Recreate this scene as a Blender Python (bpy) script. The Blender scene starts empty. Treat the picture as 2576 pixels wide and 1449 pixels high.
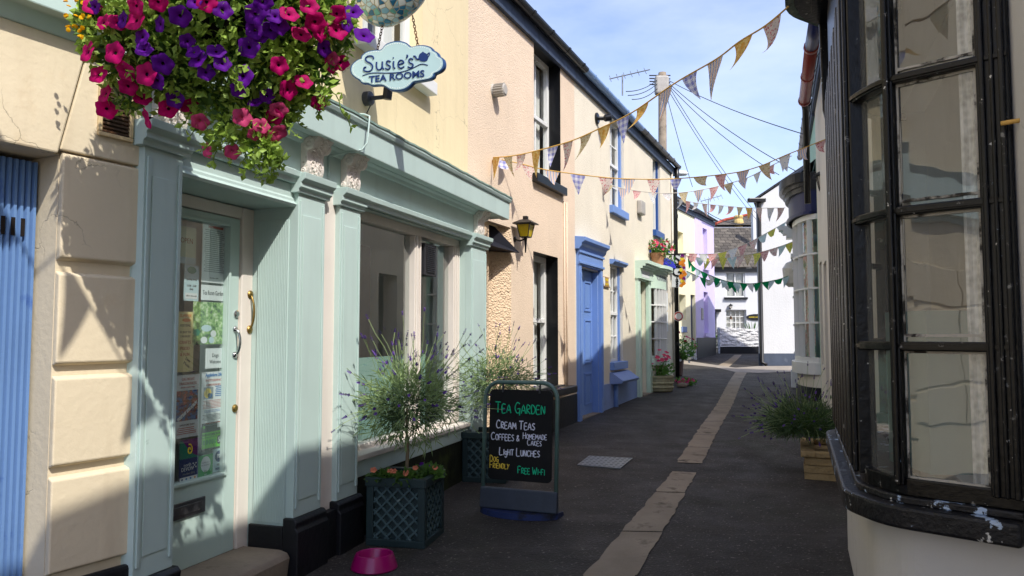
import bpy, bmesh, math, random
from mathutils import Vector, Matrix
R = math.radians
rnd = random.Random(11)
sc = bpy.context.scene
col = sc.collection

# ------------------------------------------------------------------ camera
F, CX, CY, H, SL = 1900., 1288., 724.5, 1.45, .025
PT = math.atan(115.5 / F)
cam = bpy.data.cameras.new('camera'); cam_o = bpy.data.objects.new('camera', cam); col.objects.link(cam_o)
cam_o.location = (0, 0, H); cam_o.rotation_euler = (math.pi / 2 + PT, 0, 0)
cam.sensor_width = 36; cam.lens = F / 2576 * 36; cam.clip_start = .05; cam.clip_end = 900
sc.camera = cam_o

# ------------------------------------------------------------------ sky and sun
SUN = Vector((.70, -.98, 1.36)).normalized()
w = bpy.data.worlds.new('World'); sc.world = w; w.use_nodes = True
nt = w.node_tree; nt.nodes.clear()
out = nt.nodes.new('ShaderNodeOutputWorld'); bg = nt.nodes.new('ShaderNodeBackground')
sky = nt.nodes.new('ShaderNodeTexSky'); sky.sky_type = 'NISHITA'; sky.sun_disc = False
sky.sun_elevation = math.asin(SUN.z); sky.sun_rotation = math.atan2(SUN.x, SUN.y)
sky.air_density = 1.0; sky.dust_density = 1.5; sky.ozone_density = 2.0
tcw = nt.nodes.new('ShaderNodeTexCoord'); mpw = nt.nodes.new('ShaderNodeMapping'); mpw.inputs['Scale'].default_value = (1.3, 1.3, 3.6)
nzw = nt.nodes.new('ShaderNodeTexNoise'); nzw.inputs['Scale'].default_value = 1.7; nzw.inputs['Detail'].default_value = 7; nzw.inputs['Roughness'].default_value = .55
rpw = nt.nodes.new('ShaderNodeMapRange'); rpw.inputs['From Min'].default_value = .40; rpw.inputs['From Max'].default_value = .80
rpw.inputs['To Min'].default_value = .05; rpw.inputs['To Max'].default_value = .6
mxw = nt.nodes.new('ShaderNodeMixRGB'); mxw.inputs[2].default_value = (4.5, 4.8, 5.5, 1)
L_ = nt.links.new
L_(tcw.outputs['Generated'], mpw.inputs[0]); L_(mpw.outputs[0], nzw.inputs['Vector']); L_(nzw.outputs['Fac'], rpw.inputs['Value'])
tnt = nt.nodes.new('ShaderNodeMixRGB'); tnt.blend_type = 'MULTIPLY'; tnt.inputs[0].default_value = 1; tnt.inputs[2].default_value = (.90, .87, .97, 1)
L_(sky.outputs[0], tnt.inputs[1]); L_(rpw.outputs[0], mxw.inputs[0]); L_(tnt.outputs[0], mxw.inputs[1]); L_(mxw.outputs[0], bg.inputs[0])
bg.inputs[1].default_value = .15
L_(bg.outputs[0], out.inputs[0])
sl = bpy.data.lights.new('sun', 'SUN'); sl.energy = 2.7; sl.angle = R(.53); sl.color = (1, .955, .88)
so = bpy.data.objects.new('sun', sl); col.objects.link(so); so.rotation_euler = SUN.to_track_quat('Z', 'Y').to_euler(); so.location = (5, -8, 12)
sc.view_settings.view_transform = 'Standard'; sc.view_settings.look = 'None'
sc.view_settings.exposure = 0.93; sc.view_settings.gamma = 1
sc.cycles.max_bounces = 8; sc.cycles.diffuse_bounces = 5; sc.cycles.glossy_bounces = 4; sc.cycles.transparent_max_bounces = 16

# ------------------------------------------------------------------ picture to place
CPT, SPT = math.cos(PT), math.sin(PT)
def ray(px, py):
    x = (px - CX) / F; y = (CY - py) / F
    return Vector((x, CPT - y * SPT, SPT + y * CPT))
def gz(y): return SL * y
def gnd(px, py):
    r = ray(px, py); t = -H / (r.z - SL * r.y)
    return Vector((r.x * t, r.y * t, H + r.z * t))
def at(px, py, Y):
    r = ray(px, py); t = Y / r.y
    return Vector((r.x * t, Y, H + r.z * t))
class Fr:
    """A vertical wall plane: s runs along it, d out of it towards the street, z up."""
    def __init__(s, o, vp=None, side=1, off=0, u=None):
        if u is None:
            a = (vp - CX) / F * CPT; u = Vector((a, 1, 0)).normalized()
        s.u = Vector((u[0], u[1], 0)).normalized(); s.n = Vector((s.u.y, -s.u.x, 0)) * side
        s.o = Vector((o[0], o[1], 0)) - s.n * off
    def sz(s, px, py, d=0):
        r = ray(px, py); c = Vector((0, 0, H))
        k = ((s.o + s.n * d).dot(s.n)) / (r.dot(s.n))
        p = c + r * k
        return (p - s.o).dot(s.u), p.z
    def S(s, px, py, d=0): return s.sz(px, py, d)[0]
    def Z(s, px, py, d=0): return s.sz(px, py, d)[1]
    def P(s, a, d, z): return s.o + s.u * a + s.n * d + Vector((0, 0, z))
    def g(s, a, d=0): return gz(s.P(a, d, 0).y)
S = Fr(gnd(910, 1363), 1912, 1, .085)
P = Fr(gnd(1457, 1058), 2107)
Lf = Fr(S.P(S.S(352, 800, .03), .03, 0), 2350)
RW = Fr((1.85, 2.91), 2007, -1)
R2 = Fr((3.06, 6.65), 1951, -1)
LI = Fr(gnd(1752, 901), 2330)
FF = Fr((0, 0, 0), u=(1, 0))            # frames facing the camera are made with this u

# ------------------------------------------------------------------ mesh collecting
WL = {}
class MB:
    def __init__(s, fr=None): s.v = []; s.f = []; s.uv = None; s.fr = fr; s.mi = None
    def T(s, a, b, c): return s.fr.P(a, b, c) if s.fr else Vector((a, b, c))
    def raw(s, vs, fs):
        k = len(s.v); s.v += [Vector(v) for v in vs]; s.f += [tuple(i + k for i in f) for f in fs]; return s
    def quad(s, *pts): return s.raw([s.T(*p) for p in pts], [tuple(range(len(pts)))])
    def box(s, a0, a1, b0, b1, c0, c1):
        vs = [s.T(a, b, c) for c in (c0, c1) for b in (b0, b1) for a in (a0, a1)]
        return s.raw(vs, [(0, 1, 3, 2), (4, 6, 7, 5), (0, 4, 5, 1), (2, 3, 7, 6), (0, 2, 6, 4), (1, 5, 7, 3)])
    def hexa(s, bot, top):
        vs = [s.T(*p) for p in bot] + [s.T(*p) for p in top]; n = len(bot)
        return s.raw(vs, [tuple(range(n))[::-1], tuple(range(n, 2 * n))] + [(i, (i + 1) % n, n + (i + 1) % n, n + i) for i in range(n)])
    def ext(s, pts, lo, hi, ax):
        """extrude an outline: ax 'sz' along d, 'dz' along s, 'sd' along z"""
        g = {'sz': lambda p, t: (p[0], t, p[1]), 'dz': lambda p, t: (t, p[0], p[1]), 'sd': lambda p, t: (p[0], p[1], t)}[ax]
        return s.hexa([g(p, lo) for p in pts], [g(p, hi) for p in pts])
    def tube(s, pts, r, n=8, cap=True, r1=None, closed=False):
        pts = [Vector(p) for p in pts]; k = len(s.v); m = len(pts); up = None
        for i, p in enumerate(pts):
            if closed: t = pts[(i + 1) % m] - pts[i - 1]
            else: t = pts[min(i + 1, m - 1)] - pts[max(i - 1, 0)]
            t = t.normalized() if t.length > 1e-9 else Vector((0, 0, 1))
            if up is None: up = Vector((0, 0, 1)) if abs(t.z) < .9 else Vector((1, 0, 0))
            a = t.cross(up)
            if a.length < 1e-6: a = t.orthogonal()
            a.normalize(); b = a.cross(t); up = b
            rr = r if r1 is None else r + (r1 - r) * i / max(1, m - 1)
            for j in range(n):
                q = 2 * math.pi * j / n; s.v.append(p + a * math.cos(q) * rr + b * math.sin(q) * rr)
        for i in range(m if closed else m - 1):
            i2 = (i + 1) % m
            for j in range(n): s.f.append((k + i * n + j, k + i * n + (j + 1) % n, k + i2 * n + (j + 1) % n, k + i2 * n + j))
        if cap and not closed: s.f.append(tuple(range(k, k + n))[::-1]); s.f.append(tuple(range(k + (m - 1) * n, k + m * n)))
        return s
    def lathe(s, prof, c, n=20, axis=None, a=None):
        c = Vector(c); z = Vector(axis).normalized() if axis else Vector((0, 0, 1))
        x = Vector((1, 0, 0)) if abs(z.x) < .9 else Vector((0, 1, 0)); y = z.cross(x).normalized(); x = y.cross(z)
        k = len(s.v)
        for r, h in prof:
            for j in range(n):
                q = 2 * math.pi * j / n + (a or 0); s.v.append(c + x * math.cos(q) * r + y * math.sin(q) * r + z * h)
        for i in range(len(prof) - 1):
            for j in range(n): s.f.append((k + i * n + j, k + i * n + (j + 1) % n, k + (i + 1) * n + (j + 1) % n, k + (i + 1) * n + j))
        s.f.append(tuple(range(k, k + n))[::-1]); s.f.append(tuple(range(k + (len(prof) - 1) * n, k + len(prof) * n))); return s
    def build(s, name, mat, parent=None, bevel=0, smooth=False, recalc=True, seg=2):
        if parent is not None: L = WL[parent.as_pointer()]
        else:
            xs = [v.x for v in s.v]; ys = [v.y for v in s.v]
            L = Vector(((min(xs) + max(xs)) / 2, (min(ys) + max(ys)) / 2, min(v.z for v in s.v)))
        me = bpy.data.meshes.new(name); me.from_pydata([v - L for v in s.v], [], s.f)
        if recalc:
            bm = bmesh.new(); bm.from_mesh(me); bmesh.ops.recalc_face_normals(bm, faces=bm.faces); bm.to_mesh(me); bm.free()
        if s.uv:
            ul = me.uv_layers.new(name='UVMap')
            for lp in me.loops: ul.data[lp.index].uv = s.uv[lp.vertex_index]
        mats = mat if isinstance(mat, list) else [mat]
        for m in mats: me.materials.append(m)
        if s.mi: me.polygons.foreach_set('material_index', s.mi)
        if smooth: me.polygons.foreach_set('use_smooth', [True] * len(me.polygons))
        o = bpy.data.objects.new(name, me); col.objects.link(o)
        WL[o.as_pointer()] = L
        if parent is not None: o.parent = parent
        else: o.location = L
        if bevel:
            b = o.modifiers.new('bevel', 'BEVEL'); b.width = bevel; b.segments = seg; b.limit_method = 'ANGLE'; b.angle_limit = R(40)
        return o
def tag(o, label=None, cat=None, group=None, kind=None):
    if label: o['label'] = label
    if cat: o['category'] = cat
    if group: o['group'] = group
    if kind: o['kind'] = kind
    return o
def thing(name, loc, label, cat, group=None, kind=None):
    o = bpy.data.objects.new(name, None); col.objects.link(o); o.location = loc; o.empty_display_size = .1
    WL[o.as_pointer()] = Vector(loc)
    return tag(o, label, cat, group, kind)

# ------------------------------------------------------------------ materials
def hx(h):
    h = h.lstrip('#'); v = [int(h[i:i + 2], 16) / 255 for i in (0, 2, 4)]
    return tuple(x / 12.92 if x <= .04045 else ((x + .055) / 1.055) ** 2.4 for x in v)
def sc3(c, k): return tuple(min(1, x * k) for x in c)
class NT:
    def __init__(s, name):
        s.m = bpy.data.materials.new(name); s.m.use_nodes = True; s.t = s.m.node_tree; s.t.nodes.clear()
        s.out = s.n('OutputMaterial'); s.tc = s.n('TexCoord')
    def n(s, t, **kw):
        x = s.t.nodes.new('ShaderNode' + t)
        for k, v in kw.items(): setattr(x, k, v)
        return x
    def l(s, a, b): s.t.links.new(a, b)
    def noise(s, scale, detail=5, rough=.55, vec=None, sxyz=None):
        x = s.n('TexNoise'); x.inputs['Scale'].default_value = scale; x.inputs['Detail'].default_value = detail; x.inputs['Roughness'].default_value = rough
        v = vec or s.tc.outputs['Object']
        if sxyz:
            mp = s.n('Mapping'); mp.inputs['Scale'].default_value = sxyz; s.l(v, mp.inputs[0]); v = mp.outputs[0]
        s.l(v, x.inputs['Vector']); return x.outputs['Fac']
    def rng(s, v, lo, hi, a=0, b=1):
        x = s.n('MapRange'); x.inputs['From Min'].default_value = lo; x.inputs['From Max'].default_value = hi
        x.inputs['To Min'].default_value = a; x.inputs['To Max'].default_value = b; s.l(v, x.inputs['Value']); return x.outputs[0]
    def mix(s, f, a, b):
        x = s.n('MixRGB')
        for i, q in ((0, f), (1, a), (2, b)):
            if isinstance(q, (int, float)): x.inputs[i].default_value = q
            elif isinstance(q, tuple): x.inputs[i].default_value = (*q, 1)
            else: s.l(q, x.inputs[i])
        return x.outputs[0]
    def math(s, op, a, b=None):
        x = s.n('Math', operation=op)
        for i, q in ((0, a), (1, b)):
            if q is None: continue
            if isinstance(q, (int, float)): x.inputs[i].default_value = q
            else: s.l(q, x.inputs[i])
        return x.outputs[0]
    def bsdf(s, c, rough=.6, spec=.4, metal=0, h=None, bs=.3, bd=.01, **kw):
        b = s.n('BsdfPrincipled')
        if isinstance(c, tuple): b.inputs['Base Color'].default_value = (*c, 1)
        else: s.l(c, b.inputs['Base Color'])
        if isinstance(rough, (int, float)): b.inputs['Roughness'].default_value = rough
        else: s.l(rough, b.inputs['Roughness'])
        b.inputs['Specular IOR Level'].default_value = spec; b.inputs['Metallic'].default_value = metal
        for k, v in kw.items(): b.inputs[k].default_value = v
        if h is not None:
            u = s.n('Bump'); u.inputs['Strength'].default_value = bs; u.inputs['Distance'].default_value = bd
            s.l(h, u.inputs['Height']); s.l(u.outputs[0], b.inputs['Normal'])
        return b
    def done(s, b): s.l(b.outputs[0], s.out.inputs[0]); return s.m
def M(name, c, rough=.55, var=.1, vs=5, bs=40, bst=.2, bd=.004, spots=(), spec=.35, metal=0, streak=0, streakc=(.12, .10, .07), crack=0):
    t = NT(name)
    if isinstance(c, str): c = hx(c)
    k = t.mix(t.rng(t.noise(vs, 6), .3, .7), sc3(c, 1 - var), sc3(c, 1 + var))
    if streak:
        k = t.mix(t.rng(t.noise(4, 6, .6, sxyz=(2.2, 2.2, .22)), .52, .78, 0, streak), k, streakc)
    for (c2, scale, lo, hi) in spots:
        if isinstance(c2, str): c2 = hx(c2)
        k = t.mix(t.rng(t.noise(scale, 8, .65), lo, hi), k, c2)
    h = t.noise(bs, 5)
    if crack:
        v = t.n('TexVoronoi', feature='DISTANCE_TO_EDGE'); v.inputs['Scale'].default_value = 1.3
        z = t.n('TexNoise'); z.inputs['Scale'].default_value = 3; z.inputs['Detail'].default_value = 6; t.l(t.tc.outputs['Object'], z.inputs['Vector'])
        a = t.n('MixRGB', blend_type='ADD'); a.inputs[0].default_value = .5; t.l(t.tc.outputs['Object'], a.inputs[1]); t.l(z.outputs['Color'], a.inputs[2]); t.l(a.outputs[0], v.inputs['Vector'])
        f = t.math('MULTIPLY', t.rng(v.outputs['Distance'], .0, .004, 1, 0), t.rng(t.noise(1.1, 3), .50, .56, 0, crack * .7))
        k = t.mix(f, k, sc3(c, .28)); h = t.math('SUBTRACT', h, t.math('MULTIPLY', f, 1.5))
        k = t.mix(t.rng(t.noise(3.3, 7, .7), .60, .78, 0, .22), k, sc3(c, .62))
    return t.done(t.bsdf(k, rough, spec, metal, h, bst, bd))
def rough_render(name, c, scale=85, bst=.9, bd=.012, var=.07, streak=.12, spots=()):
    t = NT(name); c = hx(c)
    k = t.mix(t.rng(t.noise(1.3, 6), .3, .7), sc3(c, 1 - var), sc3(c, 1 + var))
    k = t.mix(t.rng(t.noise(4, 6, .6, sxyz=(2.5, 2.5, .2)), .55, .85, 0, streak), k, (.22, .17, .11))
    for (c2, sc_, lo, hi) in spots: k = t.mix(t.rng(t.noise(sc_, 8, .65), lo, hi), k, hx(c2))
    v = t.n('TexVoronoi'); v.inputs['Scale'].default_value = scale; t.l(t.tc.outputs['Object'], v.inputs['Vector'])
    h = t.math('ADD', t.math('MULTIPLY', v.outputs['Distance'], -.8), t.noise(scale * .45, 4))
    k = t.mix(t.rng(v.outputs['Distance'], .35, .75, 0, .16), k, sc3(c, .55))
    return t.done(t.bsdf(k, .9, .15, 0, h, bst, bd))
def glass(name, tint=(.93, .96, .95), wob=.03, ws=3.5, dirt=.0, ior=1.5):
    t = NT(name)
    tr = t.n('BsdfTransparent'); tr.inputs[0].default_value = (*tint, 1)
    gl = t.n('BsdfGlossy'); gl.inputs['Roughness'].default_value = .012; gl.inputs[0].default_value = (.95, .97, .97, 1)
    f0 = ((ior - 1) / (ior + 1)) ** 2
    u = t.n('Bump'); u.inputs['Strength'].default_value = wob; u.inputs['Distance'].default_value = .05; t.l(t.noise(ws, 2), u.inputs['Height'])
    t.l(u.outputs[0], gl.inputs['Normal']); ge = t.n('NewGeometry'); dt = t.n('VectorMath', operation='DOT_PRODUCT'); t.l(ge.outputs['Incoming'], dt.inputs[0]); t.l(u.outputs[0], dt.inputs[1])
    fz = t.math('ADD', t.math('MULTIPLY', t.math('POWER', t.math('SUBTRACT', 1, t.math('ABSOLUTE', dt.outputs['Value'])), 5), 1 - f0), f0)
    mx = t.n('MixShader'); t.l(fz, mx.inputs[0]); t.l(tr.outputs[0], mx.inputs[1]); t.l(gl.outputs[0], mx.inputs[2])
    o = mx
    if dirt:
        df = t.n('BsdfDiffuse'); df.inputs[0].default_value = (.55, .55, .52, 1)
        m2 = t.n('MixShader'); t.l(t.rng(t.noise(5, 7, .6, sxyz=(1, 1, .5)), .25, .85, dirt * .35, dirt * 1.6), m2.inputs[0]); t.l(mx.outputs[0], m2.inputs[1]); t.l(df.outputs[0], m2.inputs[2]); o = m2
    t.l(o.outputs[0], t.out.inputs[0]); return t.m
def leaf(name, c, var=.35, tr=.35, rough=.5, scale=9):
    t = NT(name); c = hx(c) if isinstance(c, str) else c
    k = t.mix(t.rng(t.noise(scale, 3), .3, .7), sc3(c, 1 - var), sc3(c, 1 + var))
    b = t.bsdf(k, rough, .3); q = t.n('BsdfTranslucent'); t.l(k, q.inputs[0])
    mx = t.n('MixShader'); mx.inputs[0].default_value = tr; t.l(b.outputs[0], mx.inputs[1]); t.l(q.outputs[0], mx.inputs[2])
    t.l(mx.outputs[0], t.out.inputs[0]); return t.m
def cloth(name, base, kind, c2='#ffffff', c3='#888888', sc_=6):
    t = NT(name); base, c2, c3 = hx(base), hx(c2), hx(c3); uv = t.tc.outputs['UV']
    sp = t.n('SeparateXYZ'); t.l(uv, sp.inputs[0]); k = base
    def band(o, f, duty=.5, ph=0): return t.math('LESS_THAN', t.math('FRACT', t.math('ADD', t.math('MULTIPLY', o, f), ph)), duty)
    if kind == 'gingham':
        a = band(sp.outputs[0], sc_); b = band(sp.outputs[1], sc_); k = t.mix(t.math('MULTIPLY', t.math('ADD', a, b), .5), base, c2)
    elif kind == 'floral':
        v = t.n('TexVoronoi'); v.inputs['Scale'].default_value = sc_; t.l(uv, v.inputs['Vector'])
        k = t.mix(t.math('LESS_THAN', v.outputs['Distance'], .36), base, c2)
        v2 = t.n('TexVoronoi'); v2.inputs['Scale'].default_value = sc_ * 1.37; t.l(uv, v2.inputs['Vector'])
        k = t.mix(t.math('LESS_THAN', v2.outputs['Distance'], .22), k, c3)
    elif kind == 'stripe':
        k = t.mix(band(sp.outputs[0], sc_, .35), base, c2); k = t.mix(band(sp.outputs[0], sc_, .18, .4), k, c3)
    elif kind == 'batik':
        k = t.mix(t.rng(t.noise(sc_, 4, .6, uv), .42, .58), base, c2); k = t.mix(t.rng(t.noise(sc_ * .7, 3, .6, uv), .58, .66), k, c3)
    b = t.bsdf(k, .9, .1); q = t.n('BsdfTranslucent')
    if isinstance(k, tuple): q.inputs[0].default_value = (*k, 1)
    else: t.l(k, q.inputs[0])
    mx = t.n('MixShader'); mx.inputs[0].default_value = .4; t.l(b.outputs[0], mx.inputs[1]); t.l(q.outputs[0], mx.inputs[2])
    t.l(mx.outputs[0], t.out.inputs[0]); return t.m
def lacecloth(name, c=(.75, .74, .70), open_=.5, sc_=26):
    t = NT(name)
    f = t.noise(sc_, 3, .5, sxyz=(1, 1, .35)); v = t.n('TexVoronoi'); v.inputs['Scale'].default_value = sc_ * 1.6; t.l(t.tc.outputs['Object'], v.inputs['Vector'])
    d = t.bsdf(c, .95, .05); tr = t.n('BsdfTransparent'); mx = t.n('MixShader')
    t.l(t.rng(t.math('ADD', f, t.math('MULTIPLY', v.outputs['Distance'], .5)), .5, .95, 1 - open_, .97), mx.inputs[0])
    t.l(tr.outputs[0], mx.inputs[1]); t.l(d.outputs[0], mx.inputs[2]); t.l(mx.outputs[0], t.out.inputs[0]); return t.m
def bricky(name, c1, c2, mo, bw, bh, scale=1, vec='Object', rot=None, bst=.8, ms=.012, var=.3, spots=()):
    t = NT(name); mp = t.n('Mapping'); t.l(t.tc.outputs[vec], mp.inputs[0])
    if rot: mp.inputs['Rotation'].default_value = rot
    b = t.n('TexBrick'); t.l(mp.outputs[0], b.inputs['Vector']); b.inputs['Scale'].default_value = scale
    b.inputs['Color1'].default_value = (*hx(c1), 1); b.inputs['Color2'].default_value = (*hx(c2), 1); b.inputs['Mortar'].default_value = (*hx(mo), 1)
    b.inputs['Brick Width'].default_value = bw; b.inputs['Row Height'].default_value = bh; b.inputs['Mortar Size'].default_value = ms; b.inputs['Bias'].default_value = 0
    k = t.mix(t.rng(t.noise(7, 7, .65), .35, .7, 0, var), b.outputs['Color'], (.02, .018, .015))
    for (c3, s3, lo, hi) in spots: k = t.mix(t.rng(t.noise(s3, 8, .6), lo, hi), k, hx(c3))
    h = t.math('ADD', t.math('MULTIPLY', b.outputs['Fac'], -1), t.noise(30, 5))
    return t.done(t.bsdf(k, .85, .2, 0, h, bst, .012))
m = {}
chip = lambda c, s=9, lo=.66, hi=.70: (c, s, lo, hi)
m['cream'] = M('cream_wall_paint', '#d5c7ab', .8, .05, 1.5, 34, .35, .006, [('#cbb694', 2.3, .60, .75)], .15, streak=.18, streakc=(.30, .20, .11), crack=.8)
m['cream_up'] = M('cream_upper_wall_paint', '#dfcfa9', .8, .05, 1.2, 26, .3, .006, [('#cdbd9b', 3, .64, .72), ('#8e7c60', 11, .765, .785)], .15, streak=.14, streakc=(.34, .25, .14), crack=.8)
m['pink'] = rough_render('peach_roughcast', '#dfcab2', 95, .6, .008)
m['pink_rough'] = rough_render('peach_coarse_roughcast', '#dfc5a6', 48, .9, .02)
m['cream_rc'] = rough_render('cream_roughcast', '#e3dac6', 95, .7, .008)
m['sage'] = M('pale_sage_paint', '#b6cac4', .42, .045, 2.2, 60, .12, .003, [('#93aba1', 7, .70, .76), ('#c9d3c8', 15, .74, .76)], .4, streak=.16, streakc=(.20, .25, .22))
m['sage_dark'] = M('sage_door_paint', '#b4c9c2', .38, .04, 2, 60, .1, .003, [('#87a397', 6, .7, .76)], .4)
m['offwhite'] = M('off_white_gloss', '#ddd5cb', .4, .05, 3, 50, .15, .003, [('#9a8d7c', 13, .74, .78)], .4, streak=.15, streakc=(.3, .25, .2))
m['white'] = M('white_gloss', '#dcdcd8', .4, .04, 3, 50, .1, .002, [], .4, streak=.12, streakc=(.35, .33, .3))
m['whitewash'] = M('whitewashed_render', '#d4d4d3', .85, .04, 1.4, 22, .5, .012, [('#c2bfba', 3, .64, .8)], .15, streak=.10, streakc=(.38, .36, .33), crack=.4)
m['white_grey'] = M('grey_white_wall', '#cbc8c4', .85, .04, 1.6, 12, .4, .01, [('#a29a90', 4, .66, .8)], .15, streak=.12, streakc=(.3, .28, .24), crack=.8)
m['corbel'] = M('carved_white_plaster', '#d8cfc6', .7, .08, 9, 38, .6, .01, [('#a5988b', 20, .6, .7)], .2)
m['black_pl'] = M('black_plinth_paint', '#15161a', .45, .25, 4, 25, .5, .008, [('#4a4846', 8, .70, .74), ('#3d3a30', 3, .62, .8)], .4)
m['black'] = M('black_gloss', '#0e0f12', .32, .2, 6, 40, .25, .004, [], .45)
m['black_old'] = M('weathered_black_paint', '#09090b', .32, .35, 9, 30, .45, .006, [('#26231f', 7, .66, .76), ('#7c7b78', 20, .63, .67), ('#9fb3c8', 14, .68, .695), ('#d2cfc8', 31, .675, .69)], .3)
m['sillblack'] = M('flaking_black_sill_paint', '#121216', .48, .3, 8, 45, .8, .008, [('#3f3d3a', 10, .60, .66), ('#a9bcd4', 7.5, .585, .60), ('#cfcdc8', 17, .635, .65)], .4)
m['blue_door'] = M('cornflower_blue_paint', '#6d8dc6', .45, .05, 2, 40, .15, .003, [('#4b6cab', 6, .68, .76)], .35)
m['blue_left'] = M('deep_blue_shutter_paint', '#6283b2', .5, .08, 2, 40, .2, .004, [('#3a5ba0', 5, .62, .75), ('#8ea7cf', 26, .75, .77)], .3)
m['blue_dark'] = M('royal_blue_paint', '#28508f', .45, .08, 3, 40, .15, .003)
m['navy'] = M('navy_paint', '#16204f', .4, .1, 3, 40, .15, .003)
m['blue_pl'] = M('grey_blue_plinth', '#7f93bf', .7, .08, 2, 30, .4, .008, [('#5f6f95', 5, .62, .75)], .2)
m['mint'] = M('mint_green_paint', '#c2d8c6', .45, .05, 3, 40, .2, .004, [('#8fae92', 6, .64, .75)], .35)
m['yellow_w'] = M('pale_lemon_render', '#ece6c6', .8, .04, 2, 30, .3, .008, [], .15, streak=.1)
m['lilac'] = M('lilac_render', '#d2c6ea', .8, .04, 2, 30, .3, .008, [], .15, streak=.08)
m['greenwall'] = M('pale_green_render', '#a9cdb9', .8, .05, 2, 30, .3, .008)
m['creamR'] = M('warm_cream_render', '#ddd6c6', .8, .05, 2, 30, .3, .008, [], .15, streak=.14)
m['asphalt'] = None
m['slate'] = bricky('weathered_slate', '#6e675e', '#4d4843', '#2a2724', .32, .2, 1, ms=.012, spots=[('#8a8374', 4, .60, .75), ('#3e3a30', 9, .62, .7)])
m['darkslate'] = bricky('dark_slate', '#3e4047', '#2e3036', '#191a1d', .3, .19, 1)
m['stonew'] = None
m['gutter_black'] = M('black_gutter_plastic', '#1b1a1a', .35, .2, 5, 30, .1, .003, [], .5)
m['gutter_blue'] = M('light_blue_gutter_paint', '#7f9fca', .45, .1, 5, 30, .2, .003, [('#c8cfd4', 14, .72, .75)], .4)
m['red_pipe'] = M('oxide_red_pipe_paint', '#7c3029', .4, .1, 5, 30, .15, .003, [], .45)
m['fascia_dk'] = M('dark_fascia_board', '#3c4658', .6, .25, 8, 30, .3, .005, [('#20242c', 9, .55, .7)], .3)
m['brass'] = M('worn_brass', '#a08650', .45, .2, 12, 30, .2, .003, [('#7f8c6c', 18, .6, .7)], .5, 1)
m['chrome'] = M('polished_chrome', '#c9c9c9', .12, .05, 12, 30, .05, .002, [], .5, 1)
m['iron'] = M('grey_iron', '#4a4c50', .45, .15, 10, 30, .2, .003, [], .5, .6)
m['steel'] = M('galvanised_steel', '#7e8183', .45, .12, 9, 30, .2, .003, [], .5, .5)
m['pewter'] = M('dull_letter_plate', '#6b6a6e', .4, .2, 9, 50, .3, .003, [('#9a999a', 8, .6, .7)], .5, .8)
m['grn_frame'] = M('grey_green_tube_paint', '#567069', .35, .08, 9, 30, .1, .002, [], .5)
m['board'] = M('black_chalkboard', '#08080a', .6, .3, 6, 30, .1, .002, [('#1b1b1d', 5, .5, .8)], .3)
m['planter'] = M('dark_green_plastic', '#233435', .45, .12, 8, 40, .25, .003, [('#46585a', 9, .62, .75)], .35)
m['lattice'] = M('rubbed_green_plastic_lattice', '#3f5456', .5, .15, 9, 40, .25, .003, [('#8b9c99', 14, .66, .74)], .35)
m['pink_bowl'] = M('magenta_plastic', '#8e0056', .28, .05, 9, 30, .05, .002, [], .5)
m['concrete'] = M('worn_concrete', '#85796a', .9, .14, 5, 40, .6, .01, [('#5d5449', 6, .58, .75)], .15)
m['terracotta'] = M('terracotta', '#a97a5c', .85, .12, 9, 40, .3, .004, [('#cbb9a6', 11, .62, .72)], .15)
m['dark_pot'] = M('brown_glazed_pot', '#59413a', .5, .15, 6, 30, .2, .004, [('#3a2b28', 5, .55, .7)], .35)
m['barrel'] = M('pale_ribbed_tub_stone', '#9b9577', .9, .12, 6, 30, .4, .006, [('#6c6a4c', 5, .55, .75)], .15)
m['wood_pole'] = M('weathered_pole_timber', '#85796a', .9, .2, 7, 30, .5, .006, [('#5b5146', 8, .55, .7)], .15)
m['soil'] = M('dark_compost', '#2a2018', .95, .3, 30, 60, .8, .01, [], .1)
m['rope'] = M('tan_tape', '#cda35a', .8, .15, 12, 60, .2, .002, [], .1)
m['cord'] = M('white_cord', '#cfc8ba', .8, .1, 12, 60, .2, .002, [], .1)
m['cable'] = M('black_cable', '#16181b', .5, .1, 12, 60, .1, .002, [], .3)
m['amber'] = M('amber_lantern_glass', '#b9a11c', .25, .12, 14, 90, .5, .003, [], .5)
m['lampglass'] = M('pale_lantern_glass', '#cfc9bb', .2, .08, 10, 30, .1, .002, [], .5)
m['glass'] = glass('window_glass')
m['bayglass'] = glass('old_wavy_glass', (.92, .93, .92), .03, 3.5, .13, 2.0)
m['shopglass'] = glass('shop_window_glass', (.90, .95, .94), .012, 1.4, .02, 2.7)
m['curtain'] = M('net_curtain', '#cfccc6', .95, .06, 4, 20, .3, .004, [], .05)
m['lace'] = lacecloth('lace_curtain')
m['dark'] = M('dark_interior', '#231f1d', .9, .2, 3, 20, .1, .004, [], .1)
m['roomgrey'] = M('room_wall_paint', '#8d8780', .9, .1, 2, 20, .1, .004, [], .1)
m['tablecloth'] = M('sage_blind_cloth', '#8fb0a6', .9, .06, 3, 30, .2, .004, [], .1)
m['paper'] = M('white_paper', '#d7dbdc', .7, .03, 6, 30, .1, .001, [], .2)
m['paper_blue'] = M('pale_blue_paper', '#b9d0d6', .7, .03, 6, 30, .1, .001, [], .2)
m['paper_yellow'] = M('pale_yellow_paper', '#d8cb8e', .7, .04, 6, 30, .1, .001, [], .2)
m['paper_green'] = M('pale_green_card', '#c3d2bd', .7, .04, 6, 30, .1, .001, [], .2)
ink = lambda n, c: M(n, c, .7, .03, 9, 30, 0, .001, [], .1)
m['ink'] = ink('dark_ink', '#33363a'); m['ink_red'] = ink('red_ink', '#b3483c'); m['ink_blue'] = ink('blue_ink', '#2f6cab'); m['ink_brown'] = ink('brown_ink', '#8a5a2c')
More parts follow.
